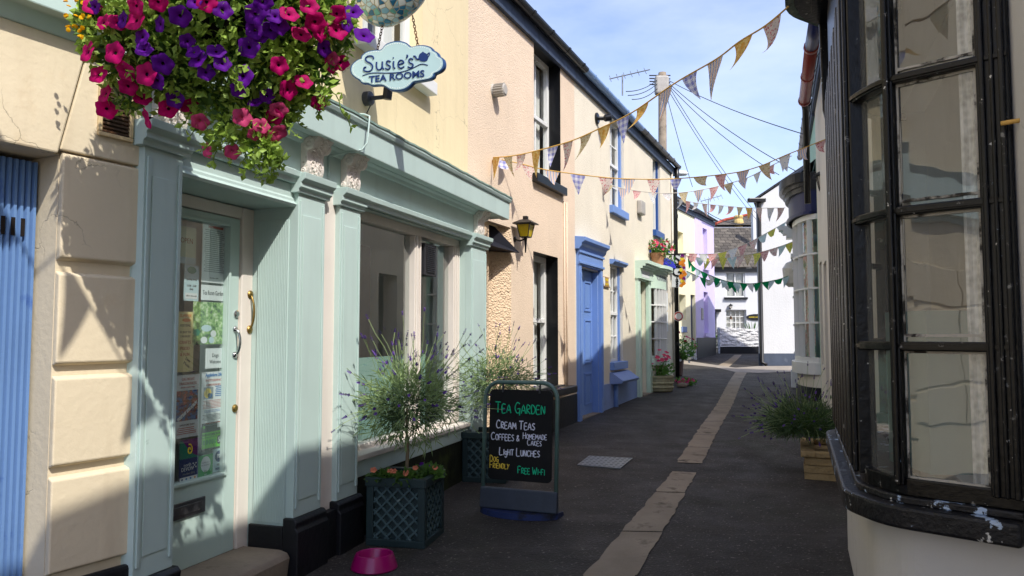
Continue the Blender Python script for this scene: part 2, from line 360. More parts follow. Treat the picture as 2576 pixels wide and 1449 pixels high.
m['navyink'] = ink('navy_lettering', '#24386c'); m['white_i'] = ink('white_print', '#e4e6e6'); m['lime'] = ink('lime_print', '#6fd62e'); m['green_i'] = ink('green_print', '#1f9d3d')
m['purple_i'] = ink('purple_print', '#6a1670'); m['teal_i'] = ink('teal_print', '#13866d'); m['dkblue_i'] = ink('dark_blue_print', '#152f6b'); m['yel_i'] = ink('yellow_print', '#e4c83a')
m['grey_i'] = ink('grey_print', '#8b9296'); m['orange_i'] = ink('orange_print', '#d5802b'); m['blackdot'] = ink('black_print', '#1d1f22')
m['chalk_w'] = ink('white_chalk_pen', '#d9dcea'); m['chalk_g'] = ink('green_chalk_pen', '#27c38f'); m['chalk_y'] = ink('yellow_chalk_pen', '#dfc24a')
m['signface'] = M('pale_aqua_sign_board', '#a9c6cb', .4, .03, 5, 30, .05, .002, [], .4)
m['signedge'] = M('navy_sign_edge', '#1f4679', .4, .05, 5, 30, .05, .002, [], .4)
# ---- materials with their own graphs
def mk_asphalt():
    t = NT('dark_asphalt')
    k = t.mix(t.rng(t.noise(1.1, 7, .6), .3, .7), (.019, .016, .0135), (.044, .037, .031))
    k = t.mix(t.rng(t.noise(2.2, 7, .65, sxyz=(.3, 2.2, 1)), .56, .80, 0, .5), k, (.13, .115, .10))  # pale streaks across the lane: slivers of sunlight put into the colour
    k = t.mix(t.rng(t.noise(.9, 6, .6), .58, .72, 0, .6), k, (.026, .030, .014))
    v = t.n('TexVoronoi'); v.inputs['Scale'].default_value = 60; t.l(t.tc.outputs['Object'], v.inputs['Vector'])
    k = t.mix(t.rng(v.outputs['Distance'], .0, .28, .55, 0), k, (.10, .095, .09))
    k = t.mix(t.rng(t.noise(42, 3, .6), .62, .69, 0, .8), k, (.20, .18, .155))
    v2 = t.n('TexVoronoi', feature='DISTANCE_TO_EDGE'); v2.inputs['Scale'].default_value = .55
    mp = t.n('Mapping'); t.l(t.tc.outputs['Object'], mp.inputs[0])
    wv = t.n('MixRGB'); wv.blend_type = 'ADD'; wv.inputs[0].default_value = .35
    nz = t.n('TexNoise'); nz.inputs['Scale'].default_value = 2.5; t.l(t.tc.outputs['Object'], nz.inputs['Vector'])
    t.l(mp.outputs[0], wv.inputs[1]); t.l(nz.outputs['Color'], wv.inputs[2]); t.l(wv.outputs[0], v2.inputs['Vector'])
    k = t.mix(t.rng(v2.outputs['Distance'], 0, .006, .45, 0), k, (.010, .009, .008))
    h = t.math('ADD', t.noise(70, 5, .7), t.math('MULTIPLY', v.outputs['Distance'], .8))
    return t.done(t.bsdf(k, t.rng(t.noise(3, 5), .3, .7, .6, .85), .3, 0, h, .8, .012))
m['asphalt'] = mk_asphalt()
m['strip'] = M('worn_concrete_channel', '#8d8171', .92, .18, 2.5, 45, .8, .012, [('#4b4239', 4, .58, .72), ('#b3a793', 16, .68, .74), ('#2c2825', 9, .68, .74)], .12)
m['palestrip'] = M('pale_concrete_apron', '#8f877d', .92, .12, 2.5, 45, .6, .01, [('#6d665d', 3, .6, .75)], .12)
def mk_mosaic():
    t = NT('broken_tile_mosaic'); v = t.n('TexVoronoi'); v.inputs['Scale'].default_value = 26; t.l(t.tc.outputs['Object'], v.inputs['Vector'])
    e = t.n('TexVoronoi', feature='DISTANCE_TO_EDGE'); e.inputs['Scale'].default_value = 26; t.l(t.tc.outputs['Object'], e.inputs['Vector'])
    sp = t.n('SeparateColor'); t.l(v.outputs['Color'], sp.inputs[0])
    r = t.n('ValToRGB'); r.color_ramp.interpolation = 'CONSTANT'; cs = ['#e8e8e2', '#8fb9c9', '#3f7f9f', '#cfe0dc', '#6fae9f', '#b9d7de', '#2c6a8c', '#e3dcc4']
    el = r.color_ramp.elements; el[0].position = 0; el[0].color = (*hx(cs[0]), 1); el[1].position = .14; el[1].color = (*hx(cs[1]), 1)
    for i, c in enumerate(cs[2:]): q = el.new(.27 + i * .125); q.color = (*hx(c), 1)
    t.l(sp.outputs[0], r.inputs[0]); k = t.mix(t.rng(e.outputs['Distance'], .03, .06, 1, 0), r.outputs[0], hx('#b8ab8c'))
    return t.done(t.bsdf(k, .25, .5, 0, t.rng(e.outputs['Distance'], 0, .1), .6, .01))
m['mosaic'] = mk_mosaic()
def mk_stone():
    t = NT('whitewashed_rubble'); v = t.n('TexVoronoi'); v.inputs['Scale'].default_value = 1; mp = t.n('Mapping'); mp.inputs['Scale'].default_value = (4, 4, 10)
    t.l(t.tc.outputs['Object'], mp.inputs[0]); t.l(mp.outputs[0], v.inputs['Vector'])
    k = t.mix(t.rng(t.noise(4, 6), .35, .75), hx('#dededd'), hx('#c4c2be'))
    h = t.math('ADD', t.math('MULTIPLY', v.outputs['Distance'], -1.2), t.noise(14, 6))
    return t.done(t.bsdf(k, .9, .15, 0, h, 1, .06))
m['stonew'] = mk_stone()
def mk_photo(name, cols, scale):
    t = NT(name); r = t.n('ValToRGB'); el = r.color_ramp.elements
    el[0].position = .3; el[0].color = (*hx(cols[0]), 1); el[1].position = .72; el[1].color = (*hx(cols[-1]), 1)
    for i, c in enumerate(cols[1:-1]): q = el.new(.3 + .42 * (i + 1) / (len(cols) - 1)); q.color = (*hx(c), 1)
    t.l(t.noise(scale, 6, .6), r.inputs[0]); return t.done(t.bsdf(r.outputs[0], .4, .3))
m['gardenphoto'] = mk_photo('garden_photo_print', ['#1f331d', '#3f6a35', '#86b05f', '#c9d8b4', '#dfe6e0'], 30)
m['boatphoto'] = mk_photo('boat_photo_print', ['#27466e', '#3c74b0', '#6f3a33', '#b8533f', '#d8d8d2'], 26)
m['leaffabric'] = mk_photo('leaf_pattern_curtain', ['#8a9a8a', '#2f7a5c', '#c9c3b4', '#b8604f', '#d4cebf', '#3f8a68'], 7)
m['pot_flower'] = None

# ---- general builders
def shell(name, fr, s0, s1, z0, z1, holes, mat, parent, d=0., th=.6, rev=.15, revmat=None, gmat=None):
    """front of a building with real openings (s0,s1,z0,z1) and a closed dark cavity behind"""
    q = MB(fr); ss = sorted({s0, s1, *[h[0] for h in holes], *[h[1] for h in holes]}); zz = sorted({z0, z1, *[h[2] for h in holes], *[h[3] for h in holes]})
    for a, b in zip(ss, ss[1:]):
        for c, e in zip(zz, zz[1:]):
            if any(h[0] - 1e-6 <= a and b <= h[1] + 1e-6 and h[2] - 1e-6 <= c and e <= h[3] + 1e-6 for h in holes): continue
            q.quad((a, d, c), (b, d, c), (b, d, e), (a, d, e))
    q.quad((s0, d, z0), (s0, d - th, z0), (s0, d - th, z1), (s0, d, z1)); q.quad((s1, d, z0), (s1, d - th, z0), (s1, d - th, z1), (s1, d, z1))
    q.quad((s0, d, z1), (s1, d, z1), (s1, d - th, z1), (s0, d - th, z1)); q.quad((s0, d - th, z0), (s1, d - th, z0), (s1, d - th, z1), (s0, d - th, z1))
    for h in holes:
        r = MB(fr)
        a, b, c, e = h[:4]; k = d - (h[4] if len(h) > 4 else rev)
        for p0, p1 in (((a, c), (b, c)), ((b, c), (b, e)), ((b, e), (a, e)), ((a, e), (a, c))):
            r.quad((p0[0], d, p0[1]), (p1[0], d, p1[1]), (p1[0], k, p1[1]), (p0[0], k, p0[1]))
        r.build('reveal', revmat or mat, parent, recalc=False)
    return q.build(name, mat, parent, recalc=False)
def sash(fr, parent, s0, s1, z0, z1, d, cols, rows, mat, gl=None, fw=.05, bw=.02, mid=True, curtain=None, name='window', dep=.05, dark=False, sub=True):
    """sash window: frame and bars (one mesh) with pane and curtain as children"""
    f = MB(fr); a, b, c, e = s0 + fw, s1 - fw, z0 + fw, z1 - fw
    f.box(s0, s1, d - dep, d, z0, c); f.box(s0, s1, d - dep, d, e, z1); f.box(s0, a, d - dep, d, c, e); f.box(b, s1, d - dep, d, c, e)
    if mid:
        zm = (z0 + z1) / 2; f.box(a, b, d - dep * .8, d + .018, zm - .025, zm + .025)
        f.box(a, a + fw * .6, d - dep * .6, d + .016, zm + .025, e); f.box(b - fw * .6, b, d - dep * .6, d + .016, zm + .025, e)
    for i in range(1, cols):
        x = a + (b - a) * i / cols; f.box(x - bw / 2, x + bw / 2, d - dep * .7, d - .004, c, e)
    for i in range(1, rows):
        z = c + (e - c) * i / rows
        if mid and abs(z - (z0 + z1) / 2) < .05: continue
        f.box(a, b, d - dep * .66, d - .007, z - bw / 2, z + bw / 2)
    w_ = f.build(name, mat, parent, bevel=.004)
    par = w_ if sub else parent
    MB(fr).quad((a - .005, d - dep * .5, c - .005), (b + .005, d - dep * .5, c - .005), (b + .005, d - dep * .5, e + .005), (a - .005, d - dep * .5, e + .005)).build('pane', gl or m['glass'], par)
    if curtain:
        k = MB(fr); n = max(6, int((b - a) / .035)); dd = d - dep - .05
        for side in ((a, a + (b - a) * .46), (a + (b - a) * .54, b)):
            xs = [side[0] + (side[1] - side[0]) * i / n for i in range(n + 1)]
            for i in range(n):
                y0, y1 = dd + .018 * math.sin(i * 1.9), dd + .018 * math.sin((i + 1) * 1.9)
                k.quad((xs[i], y0, c), (xs[i + 1], y1, c), (xs[i + 1], y1, e), (xs[i], y0, e))
        k.build('curtain', curtain, par, smooth=True, recalc=False)
    return w_
def gutter(fr, parent, s0, s1, z, mat, d0=.06, r=.06, name='gutter', joints=()):
    q = MB(fr); n = 8; pr = [(d0 + r + r * math.cos(math.pi + math.pi * i / n), z + r * math.sin(math.pi + math.pi * i / n)) for i in range(n + 1)]
    pi_ = [(d0 + r + (r - .008) * math.cos(2 * math.pi - math.pi * i / n), z + (r - .008) * math.sin(-math.pi * i / n)) for i in range(n + 1)]
    q.ext(pr + pi_, s0, s1, 'dz')
    j = s0 + .3
    while j < s1 - .05:
        pj = [(d0 + r + (r + .008) * math.cos(math.pi + math.pi * i / n), z + .004 + (r + .008) * math.sin(math.pi + math.pi * i / n)) for i in range(n + 1)]
        q.ext(pj, j, j + .05, 'dz'); j += .62
    return q.build(name, mat, parent)
def pipe(pts, r, mat, name, parent=None, n=10):
    return MB().tube(pts, r, n).build(name, mat, parent, smooth=True)
def text(s, size, o, right, up, mat, parent, name='lettering', align='CENTER', ext=.0015, sx=1, font=None, bold=0, off=.002):
    cu = bpy.data.curves.new('t', 'FONT'); cu.body = s; cu.size = size; cu.align_x = align; cu.align_y = 'CENTER'; cu.extrude = ext; cu.resolution_u = 3; cu.offset = bold
    ob = bpy.data.objects.new('t', cu); col.objects.link(ob); bpy.context.view_layer.update()
    dg = bpy.context.evaluated_depsgraph_get(); me = bpy.data.meshes.new_from_object(ob.evaluated_get(dg))
    right = Vector(right).normalized(); up = Vector(up).normalized(); nn = right.cross(up); o = Vector(o) + nn * off
    q = MB(); q.raw([o + right * v.co.x * sx + up * v.co.y + nn * v.co.z for v in me.vertices], [tuple(p.vertices) for p in me.polygons])
    bpy.data.objects.remove(ob); bpy.data.curves.remove(cu); bpy.data.meshes.remove(me)
    return q.build(name, mat, parent, recalc=False) if q.v else None
STROKES = {
 'A': [[(0, 0), (.35, 1), (.7, 0)], [(.13, .38), (.57, .36)]], 'B': [[(0, 0), (.03, 1), (.45, .95), (.5, .7), (.05, .54), (.55, .4), (.5, .05), (0, 0)]],
 'C': [[(.6, .85), (.35, 1), (.08, .75), (.03, .35), (.25, .02), (.62, .12)]], 'D': [[(.02, 0), (.02, 1), (.4, .9), (.6, .5), (.4, .08), (.02, 0)]],
 'E': [[(.55, 1), (.02, .98), (.02, 0), (.58, .02)], [(.02, .52), (.45, .52)]], 'F': [[(.55, 1), (.02, .98), (.02, 0)], [(.02, .52), (.42, .52)]],
 'G': [[(.6, .9), (.3, 1), (.05, .7), (.05, .3), (.3, 0), (.62, .15), (.62, .42), (.35, .42)], [(.62, .42), (.6, -.2)]], 'H': [[(.02, 0), (.04, 1)], [(.58, 0), (.58, 1)], [(.03, .5), (.58, .53)]],
 'I': [[(.1, 0), (.1, 1)]], 'K': [[(.02, 0), (.04, 1)], [(.55, 1), (.05, .45), (.6, 0)]], 'L': [[(.04, 1), (.02, .02), (.55, 0)]], 'M': [[(0, 0), (.12, 1), (.4, .3), (.68, 1), (.8, 0)]],
 'N': [[(.02, 0), (.04, 1), (.56, .02), (.58, 1)]], 'O': [[(.32, 1), (.05, .75), (.05, .25), (.32, 0), (.6, .25), (.6, .75), (.32, 1)]], 'R': [[(.02, 0), (.03, 1), (.48, .92), (.48, .62), (.04, .5), (.58, 0)]],
 'S': [[(.52, .9), (.28, 1), (.06, .78), (.28, .52), (.52, .28), (.3, 0), (.02, .12)]], 'T': [[(0, .98), (.66, 1)], [(.33, 1), (.31, 0)]], 'U': [[(.03, 1), (.05, .25), (.28, 0), (.52, .22), (.56, 1)]],
 'W': [[(0, 1), (.2, 0), (.4, .7), (.6, 0), (.82, 1)]], 'Y': [[(0, 1), (.28, .5)], [(.58, 1), (.28, .5), (.1, -.1)]], '&': [[(.6, 0), (.15, .75), (.3, 1), (.42, .75), (.05, .25), (.25, 0), (.6, .4)]],
 '-': [[(.05, .5), (.4, .5)]], 'g': [[(.5, .6), (.2, .65), (.05, .35), (.25, .1), (.5, .3), (.5, .65), (.5, -.2), (.25, -.38), (.05, -.2)]], 'P': [[(.02, 0), (.03, 1), (.5, .9), (.48, .55), (.04, .48)]], 'J': [[(.5, 1), (.48, .2), (.25, 0), (.05, .15)]], 'V': [[(0, 1), (.3, 0), (.6, 1)]],
}
def chalk(words, h, o, right, up, mat, parent, r=.004, name='lettering', big=1.3, sp=.15, caps=True):
    right = Vector(right).normalized(); up = Vector(up).normalized(); nn = right.cross(up); q = MB(); x = 0
    for wd in words.split(' '):
        for i, ch in enumerate(wd):
            k = h * (big if i == 0 and caps and len(wd) > 1 else 1); st = STROKES.get(ch, STROKES.get(ch.upper(), []))
            wmax = max([p[0] for s in st for p in s] or [.3])
            for s in st:
                pts = [Vector(o) + right * (x + p[0] * k * .8) + up * (p[1] * k + rnd.uniform(-.03, .03) * h) + nn * .002 for p in s]
                sm = []
                for a in range(len(pts) - 1):
                    for b in range(3):
                        t = b / 3; p0, p1, p2, p3 = pts[max(a - 1, 0)], pts[a], pts[a + 1], pts[min(a + 2, len(pts) - 1)]
                        c = .5 * ((2 * p1) + (p2 - p0) * t + (2 * p0 - 5 * p1 + 4 * p2 - p3) * t * t + (3 * p1 - p0 - 3 * p2 + p3) * t ** 3)
                        sm.append(c if len(pts) > 2 else p1.lerp(p2, t))
                sm.append(pts[-1]); q.tube(sm, r, 5)
            x += (wmax * .8 + sp) * k
        x += h * .38
    return q.build(name, mat, parent)

# ================================================================== ground
def sheet(name, pts, lift, mat, label=None, kind='structure', sub=0):
    q = MB(); q.quad(*[(x, y, gz(y) + lift) for x, y in pts])
    o = q.build(name, mat, None, recalc=False); o['kind'] = kind; return o
g = MB()
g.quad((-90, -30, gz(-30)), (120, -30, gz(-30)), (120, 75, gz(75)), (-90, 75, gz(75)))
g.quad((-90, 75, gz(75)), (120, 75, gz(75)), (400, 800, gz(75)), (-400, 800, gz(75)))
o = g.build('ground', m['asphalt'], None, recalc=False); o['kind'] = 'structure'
# channel of worn concrete down the lane, in slabs that do not quite line up
def strip(name, L_pts, mat, lift=.006):
    q = MB()
    for (a, b), (c, d) in zip(L_pts, L_pts[1:]):
        p0, p1, p2, p3 = gnd(*a), gnd(*b), gnd(*d), gnd(*c); n = max(4, int((p3 - p0).length / .07)); row = None; sl_n = max(4, int(.95 / max(.01, (p3 - p0).length / n)))
        for i in range(n + 1):
            t = i / n; l, r = p0.lerp(p3, t), p1.lerp(p2, t); dx = (r - l).normalized(); l = l + dx * (.005 * math.sin(i * .9 + a[1]) + rnd.gauss(0, .004)); r = r + dx * (.005 * math.sin(i * .8 + 2 + a[1]) + rnd.gauss(0, .004))
            if row and not (mat is m['strip'] and i % sl_n == 0 and n > 14): q.quad(*[(v.x, v.y, gz(v.y) + lift) for v in (row[0], row[1], r, l)])
            elif row:
                k_ = .72; a_, b_ = row[0].lerp(l, k_), row[1].lerp(r, k_); q.quad(*[(v.x, v.y, gz(v.y) + lift) for v in (row[0], row[1], b_, a_)])
            row = (l, r)
    o = q.build(name, mat, None, recalc=False); o['kind'] = 'structure'; return o
strip('drain_channel', [((1225, 1740), (1445, 1740)), ((1468, 1449), (1602, 1449)), ((1588, 1310), (1683, 1312)), ((1692, 1187), (1752, 1190))], m['strip'])
strip('drain_channel', [((1702, 1164), (1766, 1167)), ((1754, 1085), (1806, 1085)), ((1802, 1020), (1843, 1020)), ((1834, 960), (1866, 960)), ((1851, 935), (1880, 936))], m['strip'])
strip('drain_channel', [((1802, 922), (1832, 925)), ((1832, 906), (1854, 906)), ((1848, 893), (1866, 893))], m['strip'])
strip('concrete_apron', [((1720, 907), (1712, 916)), ((1800, 919), (1800, 925)), ((1850, 926), (1850, 937)), ((1905, 922), (1905, 939)), ((2010, 921), (2010, 936))], m['palestrip'], .010)

# ================================================================== left corner house with the blue shutter
lh = thing('corner_house', Lf.P(-.2, 0, gz(3)), 'cream rusticated house front with a ribbed blue door, nearest on the left', 'house')
zt = 6.2
dl = -.345
sv0, zv0 = Lf.sz(215, 150, .02); sv1, zv1 = Lf.sz(150, 385, .02)
shell('wall', Lf, -11, 0, -.3, zt, [(-1.45, dl, -.3, 2.15, .6)], m['cream'], lh, d=-.03, th=.9)
b = MB(Lf)
for z0, z1 in ((.53, .905), (.935, 1.29), (1.325, 1.695), (1.735, 2.165)):
    ch = .014; b.hexa([(dl, -.03, z0), (.0, -.03, z0), (.0, .0, z0 + ch), (dl, .0, z0 + ch)], [(dl, -.03, z1), (.0, -.03, z1), (.0, .0, z1 - ch), (dl, .0, z1 - ch)])
b.build('quoin_block', m['cream'], lh, bevel=.006)
for k in range(9):                                               # the same coursed blocks carry on along the front
    for z0, z1 in ((.53, .905), (.935, 1.29), (1.325, 1.695), (1.735, 2.165)):
        a_ = -1.47 - k * .95; ch = .014; q_ = MB(Lf); q_.hexa([(a_ - .93, -.03, z0), (a_, -.03, z0), (a_, .0, z0 + ch), (a_ - .93, .0, z0 + ch)], [(a_ - .93, -.03, z1), (a_, -.03, z1), (a_, .0, z1 - ch), (a_ - .93, .0, z1 - ch)]); q_.build('wall_block', m['cream'], lh)
b = MB(Lf); b.ext([(sv1 + .012, zv1 + .02), (.0, zv1 + .02), (.0, 2.64), (sv0 + .03, 2.64), (sv0 + .012, zv0)], -.03, .0, 'sz'); b.build('quoin_block', m['cream'], lh, bevel=.006)
b = MB(Lf); b.ext([(-1.45, 2.15), (sv1, zv1), (sv0, zv0), (sv0 + .02, 2.66), (-1.45, 2.66)], -.031, .012, 'sz'); b.build('lintel', m['cream'], lh, bevel=.008)
MB(Lf).box(dl + .002, .0, -.03, .012, -.1, .50).build('plinth', m['black_pl'], lh, bevel=.015)
b = MB(Lf); b.ext([(-.03, 2.60), (.02, 2.60), (.05, 2.66), (.10, 2.66), (.10, 3.02), (.16, 3.1), (-.03, 3.12)], -11, -.24, 'dz'); b.build('fascia_board', m['sage'], lh, bevel=.006)
d_ = MB(Lf); xs = -1.43
while xs < dl - .005:
    x2 = min(xs + .024, dl - .004); d_.ext([(xs, -.2), (xs, -.165), (xs + .005, -.15), (x2 - .009, -.15), (x2 - .004, -.165), (x2, -.165), (x2, -.2)], .12, 2.13, 'sd'); xs += .024
do = d_.build('door', m['blue_left'], lh)
b = MB(Lf)
for i in range(8): b.box(-.415 - i * .036, -.400 - i * .036, -.149, -.1465, 1.83, 1.90)
b.build('vent_slot', m['dark'], do)
# rusty air vent
v = thing('air_vent', Lf.P(-.14, 0, 2.28), 'rusty brown louvred air vent in a cream frame under the flower basket', 'vent')
va, vb = Lf.sz(247, 205)[0], Lf.sz(336, 205)[0]; z0, z1 = 2.255, 2.50
m['rust'] = M('rusty_iron', '#4a3a2c', .8, .35, 14, 40, .6, .006, [('#7d5433', 7, .5, .65), ('#2a2320', 9, .62, .75)], .2)
m['rustframe'] = M('rust_stained_cream', '#cdb68b', .7, .1, 6, 40, .3, .005, [('#8a5a34', 7, .6, .72)], .2)
b = MB(Lf); t = .018
b.box(va, vb, .0, .014, z0, z0 + t); b.box(va, vb, .0, .014, z1 - t, z1); b.box(va, va + t, .0, .0135, z0 + t, z1 - t); b.box(vb - t, vb, .0, .0135, z0 + t, z1 - t); b.build('frame', m['rustframe'], v, bevel=.004)
b = MB(Lf); b.box(va + t, vb - t, -.02, .001, z0 + t, z1 - t)
for i in range(12):
    z = z0 + t + .006 + i * .0165; b.hexa([(va + t, .001, z), (vb - t, .001, z), (vb - t, .010, z - .004), (va + t, .010, z - .004)], [(va + t, .001, z + .009), (vb - t, .001, z + .009), (vb - t, .010, z + .003), (va + t, .010, z + .003)])
b.build('louvre', m['rust'], v)

# ================================================================== tea shop
sh = thing('tea_shop', S.P(.4, 0, S.g(.4)), 'cream tea shop with a pale sage green shopfront, recessed glazed door and wide window', 'shop')
A0, A1, B0, B1, C0, C1, D0, D1 = -1.845, -1.62, -.713, -.44, -.264, -.014, 1.993, 2.40
ZP, ZC = .43, 2.25
shell('front_wall', S, A0, D1, -.3, 2.78, [(A1 + .0, B0, -.3, 2.17, .26), (C1, D0, .62, 2.30, .18)], m['sage'], sh, d=0, th=1.3, revmat=m['sage'])
UD = -.16
us0, us1, uz0, uz1 = .36, 1.38, 3.6, 4.9
shell('upper_wall', S, A0 + .02, 3.32, 2.60, 6.4, [(us0, us1, uz0, uz1, .16)], m['cream_up'], sh, d=UD, th=.6)
MB(S).box(D1 + .002, 3.05, -.5, UD, -.3, 2.60).build('side_wall', m['pink_rough'], sh)
uw = sash(S, sh, us0, us1, uz0, uz1, UD - .12, 2, 2, m['white'], fw=.09, mid=False, bw=.09, curtain=m['curtain'])
MB(S).box(us0 - .12, us1 + .1, UD, UD + .1, 3.49, 3.6).build('window_sill', m['white'], sh, bevel=.008)
def pilaster(s0, s1, mat):
    b = MB(S); b.box(s0, s1, 0, .055, ZP + .0, ZC)
    for x in (s0 + .012, s1 - .030): b.box(x, x + .018, .055, .064, ZP + .05, ZC - .04)
    b.box(s0 + .045, s1 - .045, .055, .060, ZP + .09, ZC - .12)
    p = b.build('pilaster', mat, sh, bevel=.004)
    c = MB(S); c.ext([(0, ZC), (.07, ZC), (.075, ZC + .02), (.09, ZC + .03), (.09, ZC + .055), (.115, ZC + .075), (.12, ZC + .11), (0, ZC + .11)], s0 - .03, s1 + .03, 'dz'); c.build('capital', mat, p, bevel=.003)
    k = MB(S); gzv = S.g((s0 + s1) / 2) - .15; k.ext([(0, gzv), (.10, gzv), (.10, ZP - .07), (.085, ZP - .05), (.09, ZP - .02), (.07, ZP), (0, ZP)], s0 - .02, s1 + .02, 'dz'); k.build('plinth', m['black_pl'], p, bevel=.006)
    return p
for a, b_ in ((A0, A1), (B0, B1), (C0, C1), (D0, D1 - .02)): pilaster(a, b_, m['sage'])
MB(S).box(B1, C0, .0, .02, ZP - .04, 2.32).build('wall_strip', m['offwhite'], sh)
MB(S).box(B1 + .02, C0 - .02, .0, .07, -.1, ZP - .04).build('plinth', m['black_pl'], sh, bevel=.006)
def corbel(sc_c, wd=.17):
    pr = []
    z0, z1 = ZC + .112, 2.598
    for i in range(17):
        t = i / 16; pr.append((.055 + .085 * (t ** 1.6) + .016 * math.sin(t * 7.5 + .2), z0 + (z1 - z0) * t))
    b = MB(S); b.ext([(0.028, z0)] + pr + [(0.028, z1)], sc_c - wd / 2, sc_c + wd / 2, 'dz')
    for i in range(15):                                            # carved scrolls on the face
        t = (i + .5) / 15; z = z0 + (z1 - z0) * t; d = .055 + .085 * (t ** 1.6) + .016 * math.sin(t * 7.5 + .2)
        for sx in (-1, 1):
            x = sc_c + sx * (.022 + .02 * math.sin(i * 2.1)); cpt = S.P(x, d, z)
            pts = [cpt + S.u * (.017 * math.cos(q) * sx) + Vector((0, 0, .02 * math.sin(q))) + S.n * .002 for q in [j * .9 for j in range(7)]]
            b.tube(pts, .0048, 5)
    for sx in (-1, 1):
        for (zz, rr, dd) in ((z1 - .05, .038, .085), (z0 + .03, .018, .05)):
            b.lathe([(rr, -.006), (rr, .006), (rr * .6, .010), (rr * .45, .004), (.004, .012)], S.P(sc_c + sx * wd / 2, dd, zz), 16, S.u * sx)
    return b.build('corbel', m['corbel'], sh, bevel=.003)
for c in ((A0 + A1) / 2 + .03, (B0 + B1) / 2, (C0 + C1) / 2, (D0 + D1) / 2): corbel(c)
MB(S).box(A0, D1, .0, .028, 2.33, 2.605).build('fascia_board', m['sage'], sh)
b = MB(S); b.ext([(.028, 2.30), (.055, 2.30), (.06, 2.325), (.08, 2.335), (.085, 2.365), (.05, 2.375), (.028, 2.39)], A1, B0, 'dz'); b.ext([(.028, 2.30), (.055, 2.30), (.06, 2.325), (.08, 2.335), (.085, 2.365), (.05, 2.375), (.028, 2.39)], C1, D0, 'dz')
b.build('moulding', m['sage'], sh, bevel=.002)
CE = S.S(1287, 492, .2)
b = MB(S); b.ext([(UD + .003, 2.60), (.09, 2.60), (.10, 2.585), (.175, 2.585), (.18, 2.745), (.195, 2.755), (.205, 2.775), (.205, 2.797), (UD + .003, 2.85)], A0 - .1, CE, 'dz')
co = b.build('cornice', m['sage'], sh, bevel=.005)
b = MB(S); b.ext([(.028, 2.55), (.045, 2.555), (.06, 2.575), (.085, 2.59), (.085, 2.599), (.028, 2.599)], A0, D1 - .01, 'dz'); b.build('moulding', m['sage'], sh, bevel=.002)
m['lead'] = M('green_grey_lead_flashing', '#7f968c', .6, .2, 6, 30, .5, .01, [('#4f5a55', 9, .58, .68), ('#d9d6c8', 17, .72, .76)], .3)
b = MB(S); n = 60
for i in range(n):
    a = A0 - .1 + (CE - A0 + .1) * i / n; e = A0 - .1 + (CE - A0 + .1) * (i + 1) / n; j = lambda q: .0025 * math.sin(q * 13) + .002 * math.sin(q * 31)
    b.hexa([(a, .0, 2.83), (e, .0, 2.83), (e, .211, 2.790 + j(e)), (a, .211, 2.790 + j(a))], [(a, .0, 2.838), (e, .0, 2.838), (e, .212, 2.804 + j(e)), (a, .212, 2.804 + j(a))])
b.build('flashing', m['lead'], sh)
# lintel over the door, soffit bead
b = MB(S); b.ext([(.0, 2.17), (.035, 2.17), (.045, 2.185), (.03, 2.20), (.03, 2.215), (.02, 2.225), (.02, 2.30), (.0, 2.30)], A1, B0, 'dz'); b.build('lintel', m['sage'], sh, bevel=.002)
# recess: fluted right reveal, jamb
b = MB(S); nfl = 19
zr = .40
for i in range(nfl):
    a = -.20 + i * .0108; b.lathe([(.0052, 0), (.0052, 1.70)], S.P(B0 - .004, a, zr), 6)
b.build('fluting', m['sage'], sh)
MB(S).box(B0 - .022, B0, -.225, .0, -.05, .385).build('plinth', m['black_pl'], sh, bevel=.006)
dgz = S.g(-.65, -.41)
DZ0 = .265
JS = S.S(609, 700, -.24)
b = MB(S); b.box(JS, B0 - .001, -.34, -.24, DZ0 - .05, 2.165); b.box(A1, JS, -.34, -.245, 2.10, 2.165); b.box(JS - .012, JS, -.33, -.258, DZ0, 2.10); b.build('door_frame', m['offwhite'], sh, bevel=.006)
# the door leaf
DS0, DS1 = -1.60, JS - .012; dd = -.25
gl0, gl1, gb, gt = DS0 + .11, S.S(573, 700, dd), S.Z(566, 1187, dd), S.Z(573, 570, dd)
b = MB(S); b.box(DS0, gl0, dd - .045, dd, DZ0, 2.095); b.box(gl1, DS1, dd - .045, dd, DZ0, 2.095); b.box(gl0, gl1, dd - .045, dd, DZ0, gb); b.box(gl0, gl1, dd - .045, dd, gt, 2.095)
for (a, e, c, f) in ((gl0, gl1, gb - .018, gb), (gl0, gl1, gt, gt + .018), (gl1, gl1 + .018, gb - .018, gt + .018)): b.box(a, e, dd, dd + .012, c, f)
dr = b.build('door', m['sage_dark'], sh, bevel=.004)
MB(S).quad((gl0, dd - .024, gb), (gl1, dd - .024, gb), (gl1, dd - .024, gt), (gl0, dd - .024, gt)).build('pane', m['shopglass'], dr)
lx, lz = S.sz(478, 1277, dd); b = MB(S); b.box(lx - .16, lx + .10, dd, dd + .012, lz - .04, lz + .04); b.box(lx - .13, lx + .07, dd + .012, dd + .018, lz - .024, lz + .024); b.build('letter_plate', m['pewter'], dr, bevel=.006)
def pull(fr, px, py0, py1, d, mat, parent, r=.008, out_=.028):
    a, z1 = fr.sz(px, py0, d); _, z0 = fr.sz(px, py1, d); pts = []
    for i in range(13):
        t = i / 12; pts.append(fr.P(a, d + .008 + out_ * math.sin(t * math.pi) ** .6, z0 + (z1 - z0) * t))
    b = MB().tube(pts, r, 8)
    for z in (z0, z1): b.lathe([(.019, 0), (.019, .004), (.012, .012), (.004, .014)], fr.P(a, d, z), 12, fr.n)
    return b.build('handle', mat, parent, smooth=True)
pull(S, 591, 828, 893, dd, m['chrome'], dr)
